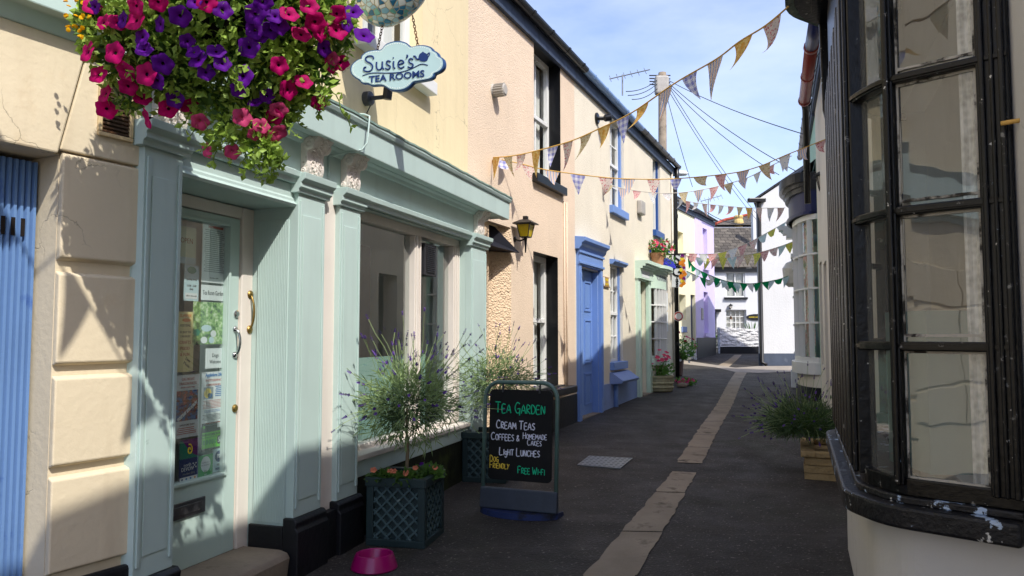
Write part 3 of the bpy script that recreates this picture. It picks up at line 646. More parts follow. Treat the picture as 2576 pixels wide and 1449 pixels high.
for (px, py) in ((594, 790), (590, 1027)):
    a, z = S.sz(px, py, dd); MB(S).lathe([(.022, 0), (.022, .006), (.014, .012), (.003, .013)], S.P(a, dd, z), 14, S.n).build('lock', m['chrome'] if py < 900 else m['brass'], dr)
b = S.sz(632, 785, -.23); pts = [S.P(b[0] + .0, -.24 + .03 * math.sin(t / 12 * math.pi) ** .6, b[1] - .10 + .2 * t / 12) for t in range(13)]
q = MB().tube(pts, .0065, 8)
for z in (-.1, .1): q.lathe([(.024, 0), (.024, .005), (.006, .012)], S.P(b[0], -.24, b[1] + z), 12, S.n)
q.build('brass_handle', m['brass'], sh, smooth=True)
# step
st = MB(S); pr = [(-.32, -.0), (.03, -.0), (.06, DZ0 - .04), (.045, DZ0 - .012), (.0, DZ0), (-.32, DZ0)]
st.ext(pr, A1 + .03, B0 - .026, 'dz'); st.build('doorstep', m['concrete'], sh, bevel=.012)
# shop window
W0, W1 = C1, D0
b = MB(S); fd = -.06
b.box(W0, W1, fd - .09, fd, .62, .70); b.box(W0, W1, fd - .09, fd, 2.235, 2.30); b.box(W0, W0 + .07, fd - .09, fd, .70, 2.235); b.box(W1 - .14, W1, fd - .09, fd, .70, 2.235); b.box(1.06, 1.17, fd - .09, fd - .002, .70, 2.235)
for x in (1.075, 1.14): b.box(x, x + .015, fd - .002, fd + .010, .70, 2.235)
for x in (W1 - .12, W1 - .08, W1 - .04): b.box(x, x + .018, fd, fd + .012, .70, 2.235)
wn = b.build('shop_window', m['offwhite'], sh, bevel=.004)
MB(S).quad((W0 + .06, fd - .05, .69), (W1 - .13, fd - .05, .69), (W1 - .13, fd - .05, 2.24), (W0 + .06, fd - .05, 2.24)).build('pane', m['shopglass'], wn)
MB(S).box(W0 - .0, W1 + .0, -.06, .055, .625, .665).build('window_sill', m['offwhite'], sh, bevel=.008)
MB(S).box(W0 + .02, W1 - .02, .0, .035, .52, .625).build('apron_board', m['sage'], sh, bevel=.004)
m['mossy'] = M('mossy_dark_render', '#23261d', .9, .3, 5, 30, .6, .01, [('#3a4423', 4, .5, .7)], .1)
MB(S).box(W0 + .02, W1 - .02, .0, .03, -.2, .52).build('stall_riser', m['mossy'], sh)
MB(S).box(W0 + .1, W1 - .16, -.34, -.32, .66, 1.27).build('window_blind', m['tablecloth'], sh)
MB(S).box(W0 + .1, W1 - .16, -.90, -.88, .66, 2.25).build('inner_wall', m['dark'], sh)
# extractor
a, z = S.sz(1062, 603, fd + .01); a2, z2 = S.sz(1099, 703, fd + .01)
b = MB(S); b.box(1.21, 1.44, fd - .04, fd + .015, z2 + .02, z - .02)
for i in range(14): zz = z2 + .045 + i * (z - z2 - .08) / 14; b.box(1.235, 1.40, fd + .015, fd + .026, zz, zz + .009)
m['darkgrey_pl'] = M('dark_grey_plastic', '#2d2d31', .5, .1, 9, 30, .1, .002, [], .4)
b.build('extractor_fan', m['darkgrey_pl'], sh, bevel=.004)
# flex looped over the cornice
pts = [S.P(-.2, .03 + .05 * i, 2.86 - .008 * i) for i in range(4)] + [S.P(-.2 - .005 * i, .217, 2.82 - .035 * i) for i in range(6)] + [S.P(-.24 - .03 * i, .19 - .038 * i, 2.60 - .014 * i) for i in range(5)] + [S.P(-.37, .035, 2.53 - .03 * i) for i in range(5)]
pipe(pts, .006, m['sage'], 'flex', sh, 6)
# ================================================================== notices behind the door glass
UP = Vector((0, 0, 1)); nd = dd - .0275
def card(name, x0, y0, x1, y1, mat, label, cat, group=None, d=nd, rot=0):
    s0, z1 = S.sz(x0, (y0), d); s1, z0 = S.sz(x1, y1, d)
    xm, ym = (x0 + x1) / 2, (y0 + y1) / 2
    s0 = S.S(x0, ym, d); s1 = S.S(x1, ym, d); z1 = S.Z(xm, y0, d); z0 = S.Z(xm, y1, d)
    t = thing(name, S.P((s0 + s1) / 2, d, z0), label, cat, group)
    MB(S).box(s0, s1, d - .0015, d, z0, z1).build('sheet', mat, t)
    def T(u, v, s, size, mt, sx=1, bold=0, align='CENTER', up=UP, right=None):
        h = z1 - z0; text(s, size * h, S.P(s0 + (s1 - s0) * u, d, z0 + h * v), right or S.u, up, m[mt], t, sx=sx, bold=bold * h, align=align, ext=.0004, off=.0008)
    def Rc(u0, v0, u1, v1, mt, nm='panel', e=.0006):
        h = z1 - z0; w_ = s1 - s0; return MB(S).box(s0 + w_ * u0, s0 + w_ * u1, d, d + e, z0 + h * v0, z0 + h * v1).build(nm, m[mt] if isinstance(mt, str) else mt, t)
    def El(u, v, ru, rv, mt, nm='emblem', e=.0008, hole=0):
        h = z1 - z0; w_ = s1 - s0; c = (s0 + w_ * u, z0 + h * v); return MB(S).ext([(c[0] + ru * w_ * math.cos(q * .2618), c[1] + rv * h * math.sin(q * .2618)) for q in range(24)], d, d + e, 'sz').build(nm, m[mt], t)
    return t, T, Rc, El, (s0, s1, z0, z1)
def lines(Rc, v0, v1, n, mt, u0=.1, u1=.9, k=.4):
    for i in range(n):
        v = v1 - (v1 - v0) * i / n; Rc(u0 + rnd.uniform(0, .06), v - (v1 - v0) / n * k, u1 - rnd.uniform(0, .14), v, mt, 'text_line')
# OPEN board
t, T, Rc, El, q = card('open_sign', 450, 571, 493, 664, m['paper_green'], 'pale green rounded OPEN board hanging at the top of the glazed door', 'sign', d=nd - .006)
T(.45, .62, 'OPEN', .2, 'ink_brown', .9); Rc(0, .0, 1, .18, 'paper_blue')
t, T, Rc, El, q = card('leaflet', 463, 667, 500, 757, m['paper_blue'], 'narrow pale blue opening times leaflet under the OPEN board', 'notice')
El(.5, .86, .3, .1, 'teal_i'); T(.5, .6, 'opening times', .07, 'ink'); T(.5, .42, '10.00 - 5.00', .08, 'ink'); T(.5, .33, 'daily', .08, 'ink'); Rc(.08, .06, .92, .22, 'paper'); T(.5, .14, 'call for more info', .06, 'ink')
t, T, Rc, El, q = card('menu_sheet', 508, 562, 571, 712, m['paper'], 'tall white printed menu with a red banner at the top of the door glass', 'menu')
Rc(.22, .91, .82, .95, 'ink_red', 'banner'); lines(Rc, .16, .88, 22, 'grey_i', .08, .92, .45); T(.5, .08, 'all made to order', .03, 'ink')
t, T, Rc, El, q = card('notice', 506, 718, 565, 756, m['paper'], 'small white Tea Room Garden notice under the printed menu', 'notice')
T(.5, .48, 'Tea Room Garden', .42, 'ink', .62)
t, T, Rc, El, q = card('garden_photo', 485, 760, 565, 866, m['gardenphoto'], 'green photograph of a tea garden with blue and white parasols', 'photo')
for (u, v_, a, c) in ((.42, .38, .16, 'paper_blue'), (.64, .25, .09, 'paper'), (.12, .28, .1, 'teal_i'), (.35, .1, .1, 'paper'), (.58, .1, .08, 'paper_blue')): El(u, v_, a, .08, c, 'parasol')
t, T, Rc, El, q = card('poster', 444, 784, 487, 936, m['paper_yellow'], 'yellow hand lettered crafts, food and fun poster on the door glass', 'poster')
T(.5, .93, 'SUMMER', .07, 'orange_i'); El(.55, .86, .25, .03, 'orange_i'); T(.5, .77, 'FESTIVAL', .06, 'ink'); T(.5, .66, '31 JULY TO', .05, 'ink'); T(.5, .59, '2 AUGUST', .05, 'ink'); T(.5, .49, 'CRAFTS', .075, 'ink_red'); T(.5, .39, 'FOOD', .075, 'ink_red'); T(.5, .29, '& FUN', .075, 'ink_red')
T(.68, .2, 'Live', .07, 'ink', right=(S.u - UP * .6), up=(UP + S.u * .6)); T(.62, .12, 'Music', .07, 'ink', right=(S.u - UP * .6), up=(UP + S.u * .6))
t, T, Rc, El, q = card('notice', 517, 876, 565, 926, m['paper'], 'white Dogs Welcome notice in the middle of the door glass', 'notice')
T(.5, .64, 'Dogs', .26, 'ink', .9); T(.5, .32, 'Welcome', .26, 'ink', .8)
t, T, Rc, El, q = card('poster', 506, 935, 565, 1070, m['paper'], 'white photographic competition poster with blue heading and yellow circle picture', 'poster')
T(.5, .94, 'Appledore Life', .085, 'ink_blue', .85, .004); T(.5, .84, 'PHOTOGRAPHIC', .062, 'ink_red', .9); T(.5, .755, 'COMPETITION 2015', .052, 'ink_red', .85)
Rc(.1, .5, .5, .72, 'grey_i'); El(.26, .61, .15, .09, 'yel_i'); El(.36, .56, .1, .05, 'ink_blue'); lines(Rc, .52, .73, 6, 'ink_blue', .56, .95, .5); lines(Rc, .31, .47, 6, 'ink_red', .07, .93, .3); lines(Rc, .24, .29, 2, 'ink_blue', .1, .9, .3); lines(Rc, .09, .21, 5, 'ink', .07, .93, .3); T(.5, .05, 'CLOSES 30TH SEPTEMBER', .035, 'ink_red')
t, T, Rc, El, q = card('poster', 441, 943, 501, 1100, m['paper'], 'white gig boat and dragon races poster with a harbour photograph', 'poster')
T(.5, .93, 'GIG BOAT', .062, 'ink_red'); T(.5, .86, 'DRAGON RACES', .06, 'ink_red', .85); T(.5, .80, 'RACING STARTS 1.30pm', .03, 'ink_red'); Rc(.02, .27, .93, .75, m['boatphoto'], 'photo_print')
dv = (S.u * 1 + UP * .62); h_ = q[3] - q[2]
text('SATURDAY 15TH AUGUST', h_ * .06, S.P(q[0] + .5 * (q[1] - q[0]), nd, q[2] + .42 * h_), dv, UP - S.u * .62, m['white_i'], t, off=.0012, ext=.0004, sx=.7, bold=.002)
T(.5, .2, 'APPLEDORE QUAY', .04, 'ink'); lines(Rc, .04, .16, 4, 'ink_red', .08, .92, .35)
t, T, Rc, El, q = card('hygiene_sticker', 507, 1062, 560, 1131, m['blackdot'], 'bright green and black food hygiene rating sticker scored five', 'sticker')
Rc(.02, .08, .98, .66, 'lime'); El(.1, .85, .06, .06, 'lime'); Rc(.72, .78, .98, .96, 'paper'); T(.5, .56, 'FOOD HYGIENE RATING', .12, 'blackdot', .8); Rc(.02, .465, .98, .48, 'blackdot')
for i in range(5): El(.12 + .13 * i, .30, .055, .09, 'green_i'); T(.12 + .13 * i, .30, str(i), .12, 'lime')
El(.82, .32, .1, .16, 'blackdot'); T(.82, .32, '5', .25, 'white_i', 1, .01)
t, T, Rc, El, q = card('member_sticker', 451, 1105, 499, 1211, m['dkblue_i'], 'dark blue, teal and purple tourism member sticker low on the door glass', 'sticker')
s0, s1, z0, z1 = q; P_ = lambda u, v: (s0 + (s1 - s0) * u, z0 + (z1 - z0) * v)
MB(S).ext([P_(0, .55), P_(0, .97), P_(.25, .99), P_(.55, .72), P_(1, .55)], nd, nd + .0006, 'sz').build('teal_panel', m['teal_i'], t)
MB(S).ext([P_(.1, 1), P_(1, 1), P_(1, .56), P_(.75, .62), P_(.4, .8)], nd, nd + .0009, 'sz').build('purple_panel', m['purple_i'], t)
sw = [S.P(P_(.5, .75)[0] + (.004 + .0016 * i) * math.cos(i * .75), nd + .002, P_(.5, .75)[1] + (.006 + .0022 * i) * math.sin(i * .75)) for i in range(12)]
MB().tube(sw, .004, 5).build('swirl_emblem', m['yel_i'], t)
T(.42, .40, 'north', .11, 'white_i'); T(.42, .30, 'DEVON', .13, 'white_i', .9)
for i in (-1, 0, 1):
    for j in (-1, 0, 1):
        if (i + j) % 2 == 0: El(.80 + i * .07, .36 + j * .045, .035, .018, 'white_i', 'dot')
T(.5, .19, 'Member 2015', .07, 'grey_i'); Rc(.04, .02, .96, .12, 'paper')
for i in range(4): El(.16 + .22 * i, .07, .05, .025, ['dkblue_i', 'ink_blue', 'ink_blue', 'orange_i'][i], 'dot')
t, T, Rc, El, q = card('award_sticker', 499, 1144, 535, 1198, m['green_i'], 'square green award sticker with a white oval in the middle', 'sticker')
El(.5, .56, .33, .37, 'white_i'); T(.5, .64, 'CERTIFICATE of', .08, 'grey_i'); T(.5, .52, 'EXCELLENCE', .1, 'grey_i'); El(.5, .24, .12, .06, 'green_i'); T(.5, .09, '2015', .08, 'white_i')
t, T, Rc, El, q = card('member_badge', 536, 1128, 565, 1185, m['paper_blue'], 'small pale badge sticker with a round navy emblem and MEMBER beneath', 'sticker')
El(.5, .66, .34, .25, 'dkblue_i'); T(.5, .66, 'FSB', .24, 'white_i', .8, .005); El(.5, .30, .2, .05, 'grey_i'); T(.5, .12, 'MEMBER', .15, 'dkblue_i', .8)

# ================================================================== hanging sign and mosaic
SS = S.S(998, 166, .32); 
gp = lambda x, y: (lambda r: r)((x, y))
ng = Vector((S.n.x, S.n.y, 0))
def on_sign(px, py, off=0.):
    """point of the sign's own plane (it hangs square to the wall) seen at this pixel"""
    r = ray(px, py); c = Vector((0, 0, H)); o = S.o + S.u * (SGS - off); k = ((o - c).dot(S.u)) / r.dot(S.u); p = c + r * k
    return (p - S.o).dot(S.n), p.z
SGS = .02
sg = thing('hanging_sign', S.P(SGS, .32, on_sign(998, 230)[1]), 'pale blue scalloped hanging tea rooms sign edged in navy, lettered with a teapot', 'sign')
outl = [(598, 372), (610, 345), (640, 322), (655, 318), (660, 300), (690, 278), (735, 270), (765, 268), (790, 240), (830, 224), (870, 222), (905, 232), (930, 252), (965, 245), (1005, 245), (1040, 256), (1052, 272), (1075, 285), (1085, 305), (1105, 318), (1112, 345), (1105, 372), (1085, 390), (1060, 402), (1052, 420), (1030, 432), (990, 440), (945, 448), (925, 468), (895, 488), (855, 496), (815, 490), (790, 474), (762, 464), (715, 466), (690, 455), (660, 452), (648, 438), (620, 420), (602, 400)]
cv3 = lambda p: (603.7 + .463 * p[0], .463 * p[1])
def smooth(pts, n=4):
    r = []
    for i in range(len(pts)):
        p0, p1, p2, p3 = [Vector(pts[(i + k) % len(pts)]) for k in (-1, 0, 1, 2)]
        for j in range(n):
            t = j / n; r.append(.5 * ((2 * p1) + (p2 - p0) * t + (2 * p0 - 5 * p1 + 4 * p2 - p3) * t * t + (3 * p1 - p0 - 3 * p2 + p3) * t ** 3))
    return r
po = [on_sign(*cv3(p)) for p in smooth(outl, 3)]
cx = sum(p[0] for p in po) / len(po); cz = sum(p[1] for p in po) / len(po)
def plate(pts, s_back, s_front, mat, name, par, bev=0):
    q = MB(); q.hexa([S.P(s_back, d, z) for d, z in pts], [S.P(s_front, d, z) for d, z in pts]); return q.build(name, mat, par, bevel=bev)
plate(po, SGS + .035, SGS, m['signedge'], 'board_edge', sg, .004)
inn = [(cx + (d - cx) * .965, cz + (z - cz) * .94) for d, z in po]
plate(inn, SGS + .001, SGS - .003, m['signface'], 'board_face', sg)
q = MB(); ring = [(cx + (d - cx) * .93, cz + (z - cz) * .885) for d, z in po]
acc = 0
for i in range(len(ring)):
    a, b_ = Vector(ring[i]), Vector(ring[(i + 1) % len(ring)]); L = (b_ - a).length; x = 0
    while x < L - acc if False else x < L:
        p = a.lerp(b_, x / L) if L else a; q.lathe([(.0028, 0), (.0028, .0012)], S.P(SGS - .003, p.x, p.y), 6, -S.u); x += .0135
q.build('dotted_border', m['white_i'], sg)
so_ = lambda p: S.P(SGS - .004, *on_sign(*cv3(p)))
def brush(lines_, r, mat, name='lettering', off=0):
    q = MB()
    for ln in lines_:
        rr = r
        pts = ln
        if isinstance(ln[0], (int, float)): rr, pts = ln[0], ln[1]
        v = [Vector(p) for p in pts]; sm = []
        for a in range(len(v) - 1):
            p0, p1, p2, p3 = v[max(a - 1, 0)], v[a], v[a + 1], v[min(a + 2, len(v) - 1)]
            for b_ in range(5):
                t = b_ / 5; sm.append(.5 * ((2 * p1) + (p2 - p0) * t + (2 * p0 - 5 * p1 + 4 * p2 - p3) * t * t + (3 * p1 - p0 - 3 * p2 + p3) * t ** 3))
        sm.append(v[-1]); q.tube([so_(p) - S.u * off for p in sm], rr, 6)
    return q.build(name, mat, sg)
T_, t_ = .0058, .0034
name_strokes = [
    (T_, [(728, 322), (722, 308), (700, 306), (684, 318), (690, 334), (712, 346), (722, 362), (716, 382), (696, 390), (676, 384), (676, 370), (688, 366)]),
    (T_, [(744, 338), (744, 366), (752, 380), (768, 376), (774, 360), (775, 336)]), (T_, [(775, 336), (776, 366), (784, 378)]),
    (T_, [(820, 338), (808, 332), (798, 340), (802, 352), (816, 360), (816, 372), (804, 378), (792, 372)]),
    (T_, [(836, 334), (836, 364), (844, 374)]), (T_, [(833, 316), (837, 316)]),
    (T_, [(864, 352), (890, 344), (886, 332), (872, 330), (862, 344), (864, 364), (878, 372), (894, 362)]),
    (T_, [(908, 300), (912, 306), (906, 318)]), (T_, [(942, 326), (930, 320), (920, 328), (924, 342), (940, 350), (940, 362), (928, 370), (914, 364)]),
    (t_, [(668, 412), (720, 398), (800, 398), (870, 394), (930, 376), (985, 350), (1022, 356)]),
]
brush(name_strokes, T_, m['white_i'], off=-.001); 
for s_ in STROKES: pass
halo = [((r_[0] + .0022, r_[1]) if isinstance(r_[0], float) else r_) for r_ in name_strokes]
bpy.data.objects.remove(sg.children[-1])
brush(name_strokes, T_, m['navyink'])
p0 = on_sign(*cv3((692, 440))); p1 = on_sign(*cv3((1016, 404)))
tr_ = S.n * (p1[0] - p0[0]) + UP * (p1[1] - p0[1])
text('TEA ROOMS', .062, S.P(SGS - .004, (p0[0] + p1[0]) / 2, (p0[1] + p1[1]) / 2 + .004), tr_, UP, m['navyink'], sg, sx=1.18, bold=.0012)
tp = [(972, 318), (980, 332), (1000, 336), (1018, 330), (1024, 312), (1018, 296), (1004, 288), (996, 282), (988, 288), (976, 298)]
plate([on_sign(*cv3(p)) for p in smooth(tp, 3)], SGS - .0031, SGS - .006, m['navyink'], 'teapot_emblem', sg)
brush([(.006, [(976, 322), (962, 322), (954, 308), (944, 308)]), (.004, [(1018, 298), (1030, 288), (1030, 300), (1022, 312)])], .005, m['navyink'], 'teapot_emblem')
for (a, b_) in (((735, 295), (770, 125)), ((965, 265), (932, 80))):                     # chains
    A_, B_ = so_(a) + S.u * .02, so_(b_) + S.u * .02; n = 11; q = MB()
    for i in range(n):
        c = A_.lerp(B_, (i + .5) / n); ax = (B_ - A_).normalized(); sd = S.n if i % 2 else S.u; L = (B_ - A_).length / n * .68
        q.tube([c + ax * L * math.cos(k * .785) + sd * .0085 * math.sin(k * .785) for k in range(8)], .0028, 5, closed=True)
    q.build('chain', m['rust'], sg)
mo = thing('mosaic_ornament', S.P(SGS, .33, 3.42), 'blue and white broken tile mosaic ornament above the hanging sign', 'ornament')
c0 = S.P(SGS + .02, *on_sign(968, -35)); q = MB(); nn_ = 28
vs = []; rings = 16
for i in range(rings + 1):
    th = math.pi * i / rings
    for j in range(nn_):
        ph = 2 * math.pi * j / nn_; r_ = math.sin(th); x = .29 * r_ * math.cos(ph) * (1 + .12 * math.cos(ph)); y = .20 * r_ * math.sin(ph); z = -.262 * math.cos(th) * (1 if math.cos(th) > 0 else .9) + .05 * max(0, math.cos(ph)) * r_
        vs.append(c0 + S.n * x + S.u * y + UP * z)
fs = [(i * nn_ + j, i * nn_ + (j + 1) % nn_, (i + 1) * nn_ + (j + 1) % nn_, (i + 1) * nn_ + j) for i in range(rings) for j in range(nn_)]
MB().raw(vs, fs).build('mosaic_body', m['mosaic'], mo, smooth=True)
MB().tube([S.P(SGS + .02, UD + .01, c0.z + .2), S.P(SGS + .02, .6, c0.z + .3)], .018, 8).build('bracket', m['iron'], mo)
# spotlight under the sign
sp_ = thing('spotlight', S.P(.16, UD, 2.95), 'small grey wall spotlight with a round base below the hanging sign', 'light')
a, z = S.sz(928, 248, UD + .03); q = MB(); q.lathe([(.052, 0), (.052, .045), (.046, .052), (.02, .055)], S.P(a, UD, z), 18, S.n); q.build('base', m['iron'], sp_, smooth=False)
pa = S.P(a, UD + .05, z); pb = S.P(a + .03, UD + .16, z + .01); pc = pb + Vector((.02, -.02, .14))
MB().tube([pa, pb], .016, 8).tube([pb - Vector((0, 0, .02)), pc], .034, 12).build('lamp_head', m['darkgrey_pl'], sp_)
MB().tube([pa - UP * .04, S.P(a + .01, UD + .01, z - .1), S.P(a + .05, UD + .012, z - .22), S.P(a + .06, UD + .012, 2.83)], .004, 5).build('flex', m['cable'], sp_)

# ================================================================== flowers
GR = {}
def flower_mesh(name, rad, c_in, petals=5):
    """open trumpet flower facing +z"""
    q = MB(); n = petals * 4; prof = [(.02, -.55), (.10, -.30), (.16, -.10), (.45, .05), (.8, .10), (1.0, .02)]
    for k, (r, z) in enumerate(prof):
        for j in range(n):
            a = 2 * math.pi * j / n; w_ = 1 + (.10 * math.cos(petals * a) if k > 3 else 0); ru = .07 * math.cos(petals * a + 1) if k > 3 else 0
            q.v.append(Vector((r * w_ * math.cos(a), r * w_ * math.sin(a), z + ru)) * rad)
    for k in range(len(prof) - 1):
        for j in range(n): q.f.append((k * n + j, k * n + (j + 1) % n, (k + 1) * n + (j + 1) % n, (k + 1) * n + j))
    me = bpy.data.meshes.new(name); me.from_pydata(q.v, [], q.f); me.polygons.foreach_set('use_smooth', [True] * len(me.polygons))
    mi = [(1 if f < n * 2 else 0) for f in range(len(q.f))]
    return me, mi
def petal_mat(name, c, throat):
    t = NT(name); c = hx(c); k = t.mix(t.rng(t.noise(22, 3), .35, .7), sc3(c, .72), sc3(c, 1.15))
    b = t.bsdf(k, .65, .2); q = t.n('BsdfTranslucent'); t.l(k, q.inputs[0]); mx = t.n('MixShader'); mx.inputs[0].default_value = .45
    t.l(b.outputs[0], mx.inputs[1]); t.l(q.outputs[0], mx.inputs[2]); t.l(mx.outputs[0], t.out.inputs[0]); return t.m
m['petal_mag'] = petal_mat('magenta_petal', '#c8046e', 0); m['petal_pur'] = petal_mat('violet_petal', '#650c9a', 0); m['petal_pink'] = petal_mat('faded_pink_petal', '#d64a7f', 0)
m['throat_d'] = M('dark_flower_throat', '#2a0622', .7, .1, 9, 30, 0, .001, [], .1); m['petal_yel'] = petal_mat('yellow_petal', '#f0c010', 0); m['petal_coral'] = petal_mat('coral_petal', '#f09070', 0)
m['leaf_pet'] = leaf('petunia_leaf', '#93b04a'); m['leaf_dark'] = leaf('dark_leaf_and_shade', '#4f7030'); m['stem_g'] = M('green_stem', '#6f8a3c', .6, .2, 9, 30, .1, .001, [], .2)  # leaf_dark: dark green plants, and shade painted into inner leaves
def flowers(parent, places, mesh, mi, mats, name='flower', rmin=.85, rmax=1.15):
    for i, (p, d) in enumerate(places):
        if i == 0:
            me = mesh.copy(); me.materials.clear()
            for x in mats: me.materials.append(x)
            me.polygons.foreach_set('material_index', mi)
        o = bpy.data.objects.new(name, me); col.objects.link(o); o.parent = parent; o.location = p - WL[parent.as_pointer()]
        qn = Vector(d).to_track_quat('Z', 'Y').to_euler(); o.rotation_euler = qn; k = rnd.uniform(rmin, rmax); o.scale = (k, k * rnd.uniform(.85, 1), k)
def leaf_blob(q, p, size, d=None, wr=.33):
    """one folded leaf"""
    d = Vector(d) if d is not None else Vector((rnd.gauss(0, 1), rnd.gauss(0, 1), rnd.gauss(0, 1)))
    if d.length < 1e-5: d = Vector((0, 0, 1))
    d.normalize(); sd = d.cross(Vector((rnd.gauss(0, 1), rnd.gauss(0, 1), rnd.gauss(0, 1)))).normalized(); n = d.cross(sd); L = size * rnd.uniform(.7, 1.3); w_ = L * wr
    k = len(q.v); q.v += [p, p + d * L * .45 + sd * w_ + n * w_ * .3, p + d * L, p + d * L * .45 - sd * w_ + n * w_ * .3]
    q.f += [(k, k + 1, k + 2), (k, k + 2, k + 3)]
def rdir():
    v = Vector((rnd.gauss(0, 1), rnd.gauss(0, 1), rnd.gauss(0, 1))); return v.normalized()
# hanging basket
YB = 2.66
hb = thing('flower_basket', at(560, 200, YB), 'overflowing basket of magenta and purple petunias hanging beside the shop door', 'flower basket')
ppm = F / YB
blobs = [(570, 20, 300, 165, 0), (560, -130, 240, 150, 0), (330, 110, 115, 120, -.05), (320, 225, 55, 55, .0), (790, 60, 110, 120, .05), (600, 190, 190, 90, .02), (625, 300, 70, 75, .0), (775, 195, 70, 65, .06), (440, 140, 130, 110, -.06), (650, 350, 28, 40, 0), (255, 60, 60, 75, -.08), (530, 290, 45, 60, 0), (690, 250, 70, 60, .02)]
bl = []
for (x, y, rx, ry, dy) in blobs: bl.append((at(x, y, YB + dy), rx / ppm, ry / ppm))
lq = MB(); dq = MB(); vols = [b[1] * b[1] * b[2] for b in bl]; tot = sum(vols)
for (c, rx, ry), vv in zip(bl, vols):
    n = int(9500 * (vv / tot) ** .75)
    for i in range(n):
        d = rdir(); r = rnd.uniform(.45, 1.04) ** .6; p = c + Vector((d.x * rx, d.y * rx * .85, d.z * ry)) * r
        (lq if r > .72 or rnd.random() < .3 else dq).v and None
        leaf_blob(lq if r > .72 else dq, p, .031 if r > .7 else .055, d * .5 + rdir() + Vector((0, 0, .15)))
for i in range(70):
    sq = MB()                                                  # trailing stems round the skirt
    c, rx, ry = rnd.choice(bl[5:8] + bl[9:10]); d = rdir(); d.z = -abs(d.z); p = c + Vector((d.x * rx, d.y * rx * .85, d.z * ry)) * .95; L = rnd.uniform(.05, .16); pts = [p]
    for k in range(6): pts.append(pts[-1] + (Vector((d.x * .3, d.y * .3, -.7)) + rdir() * .5).normalized() * L / 6)
    sq.tube(pts, .002, 4); sq.build('trailing_stem', m['stem_g'], hb)
    for k in range(1, 7):
        for _ in range(2): leaf_blob(lq, pts[k], .028, rdir() + Vector((d.x, d.y, 0)))
bc, brx, bry = bl[0]
MB().lathe([(.02, -.24), (.12, -.2), (.19, -.1), (.215, 0), (.2, .005), (.17, -.09)], bc + Vector((0, 0, .05)), 20).build('basket', m['dark'], hb)
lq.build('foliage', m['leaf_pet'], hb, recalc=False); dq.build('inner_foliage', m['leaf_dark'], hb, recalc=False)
q = MB()
for k in range(3):
    a = k * 2.1; q.tube([bc + Vector((.2 * math.cos(a), .2 * math.sin(a), .05)), bc + Vector((0, 0, .75))], .004, 5)
q.tube([bc + Vector((0, 0, .75)), bc + Vector((0, 0, .82)), S.P(S.S(560, 20, UD) , UD, bc.z + .84)], .012, 6); q.build('chain_and_bracket', m['iron'], hb)
fm, fmi = flower_mesh('petunia', .036, 0)
def spots(px_list, jit=.03, dep=None):
    r = []
    for (x, y) in px_list:
        best = None
        for (c, rx, ry) in bl:                                        # front surface of the mass along this line of sight
            rr = ray(x, y); o = Vector((0, 0, H)) - c; sx = Vector((1 / rx, 1 / (rx * .85), 1 / ry)); o2 = Vector(o * sx); d2 = Vector(rr * sx)
            A = d2.dot(d2); B_ = o2.dot(d2); C_ = o2.dot(o2) - 1.06; D_ = B_ * B_ - A * C_
            if D_ > 0:
                t = (-B_ - math.sqrt(D_)) / A
                if best is None or t < best: best = t; bc2 = c
        if best is None: best = YB / ray(x, y).y; bc2 = bl[0][0]
        p = Vector((0, 0, H)) + ray(x, y) * best; nrm = (p - bc2).normalized(); r.append((p + nrm * .005, nrm * .55 + Vector((.05, -.7, .0)) + rdir() * .55))
    return r
mag = [(262, 58), (298, 58), (290, 132), (224, 130), (345, 15), (400, 5), (268, 235), (322, 215), (355, 245), (372, 295), (320, 178), (370, 185), (270, 272), (250, 185), (345, 50), (725, 35), (790, 55), (775, 15), (845, 75), (800, 80), (755, 85), (830, 165), (722, 225), (760, 205), (800, 255), (855, 155), (690, 290), (425, 270), (480, 265), (520, 5), (235, 20), (700, 165), (845, 35)]
pur = [(240, 20), (312, 50), (365, 125), (470, 105), (490, 132), (520, 182), (545, 130), (560, 160), (625, 120), (600, 225), (640, 260), (655, 90), (680, 75), (640, 35), (660, 5), (455, 40), (405, 60), (410, 160), (440, 245), (490, 5), (700, 60), (870, 60), (885, 30), (912, 88), (815, 120), (610, 190), (395, 200), (360, 95), (500, 150), (560, 25), (690, 40), (670, 240), (640, 75)]
pnk = [(655, 315), (670, 345), (640, 335), (585, 378), (522, 375), (610, 295), (700, 275), (680, 350), (835, 145), (700, 330), (505, 305)]
bk = [(c + Vector((rnd.uniform(-1, 1) * rx, rnd.uniform(-.5, .9) * rx * .85, rnd.uniform(.5, 1.0) * ry)), Vector((rnd.uniform(-1, 1), rnd.uniform(-.6, .8), .8))) for (c, rx, ry) in [rnd.choice(bl[:2]) for _ in range(16)]]
flowers(hb, spots(mag) + bk[:8], fm, fmi, [m['petal_mag'], m['throat_d']])
flowers(hb, spots(pur) + bk[8:], fm, fmi, [m['petal_pur'], m['throat_d']], rmin=.7, rmax=1.08)
flowers(hb, spots(pnk), fm, fmi, [m['petal_pink'], m['petal_pink']], rmin=.7, rmax=.95)
q = MB(); dm = MB()
for i in range(26):
    q = MB(); p = spots([(rnd.uniform(168, 235), rnd.uniform(0, 100))])[0][0]; q.lathe([(.007, 0), (.0085, .003), (.002, .005)], p, 7, rdir() + Vector((0, -1, .2))); q.build('yellow_bloom', m['petal_yel'], hb)

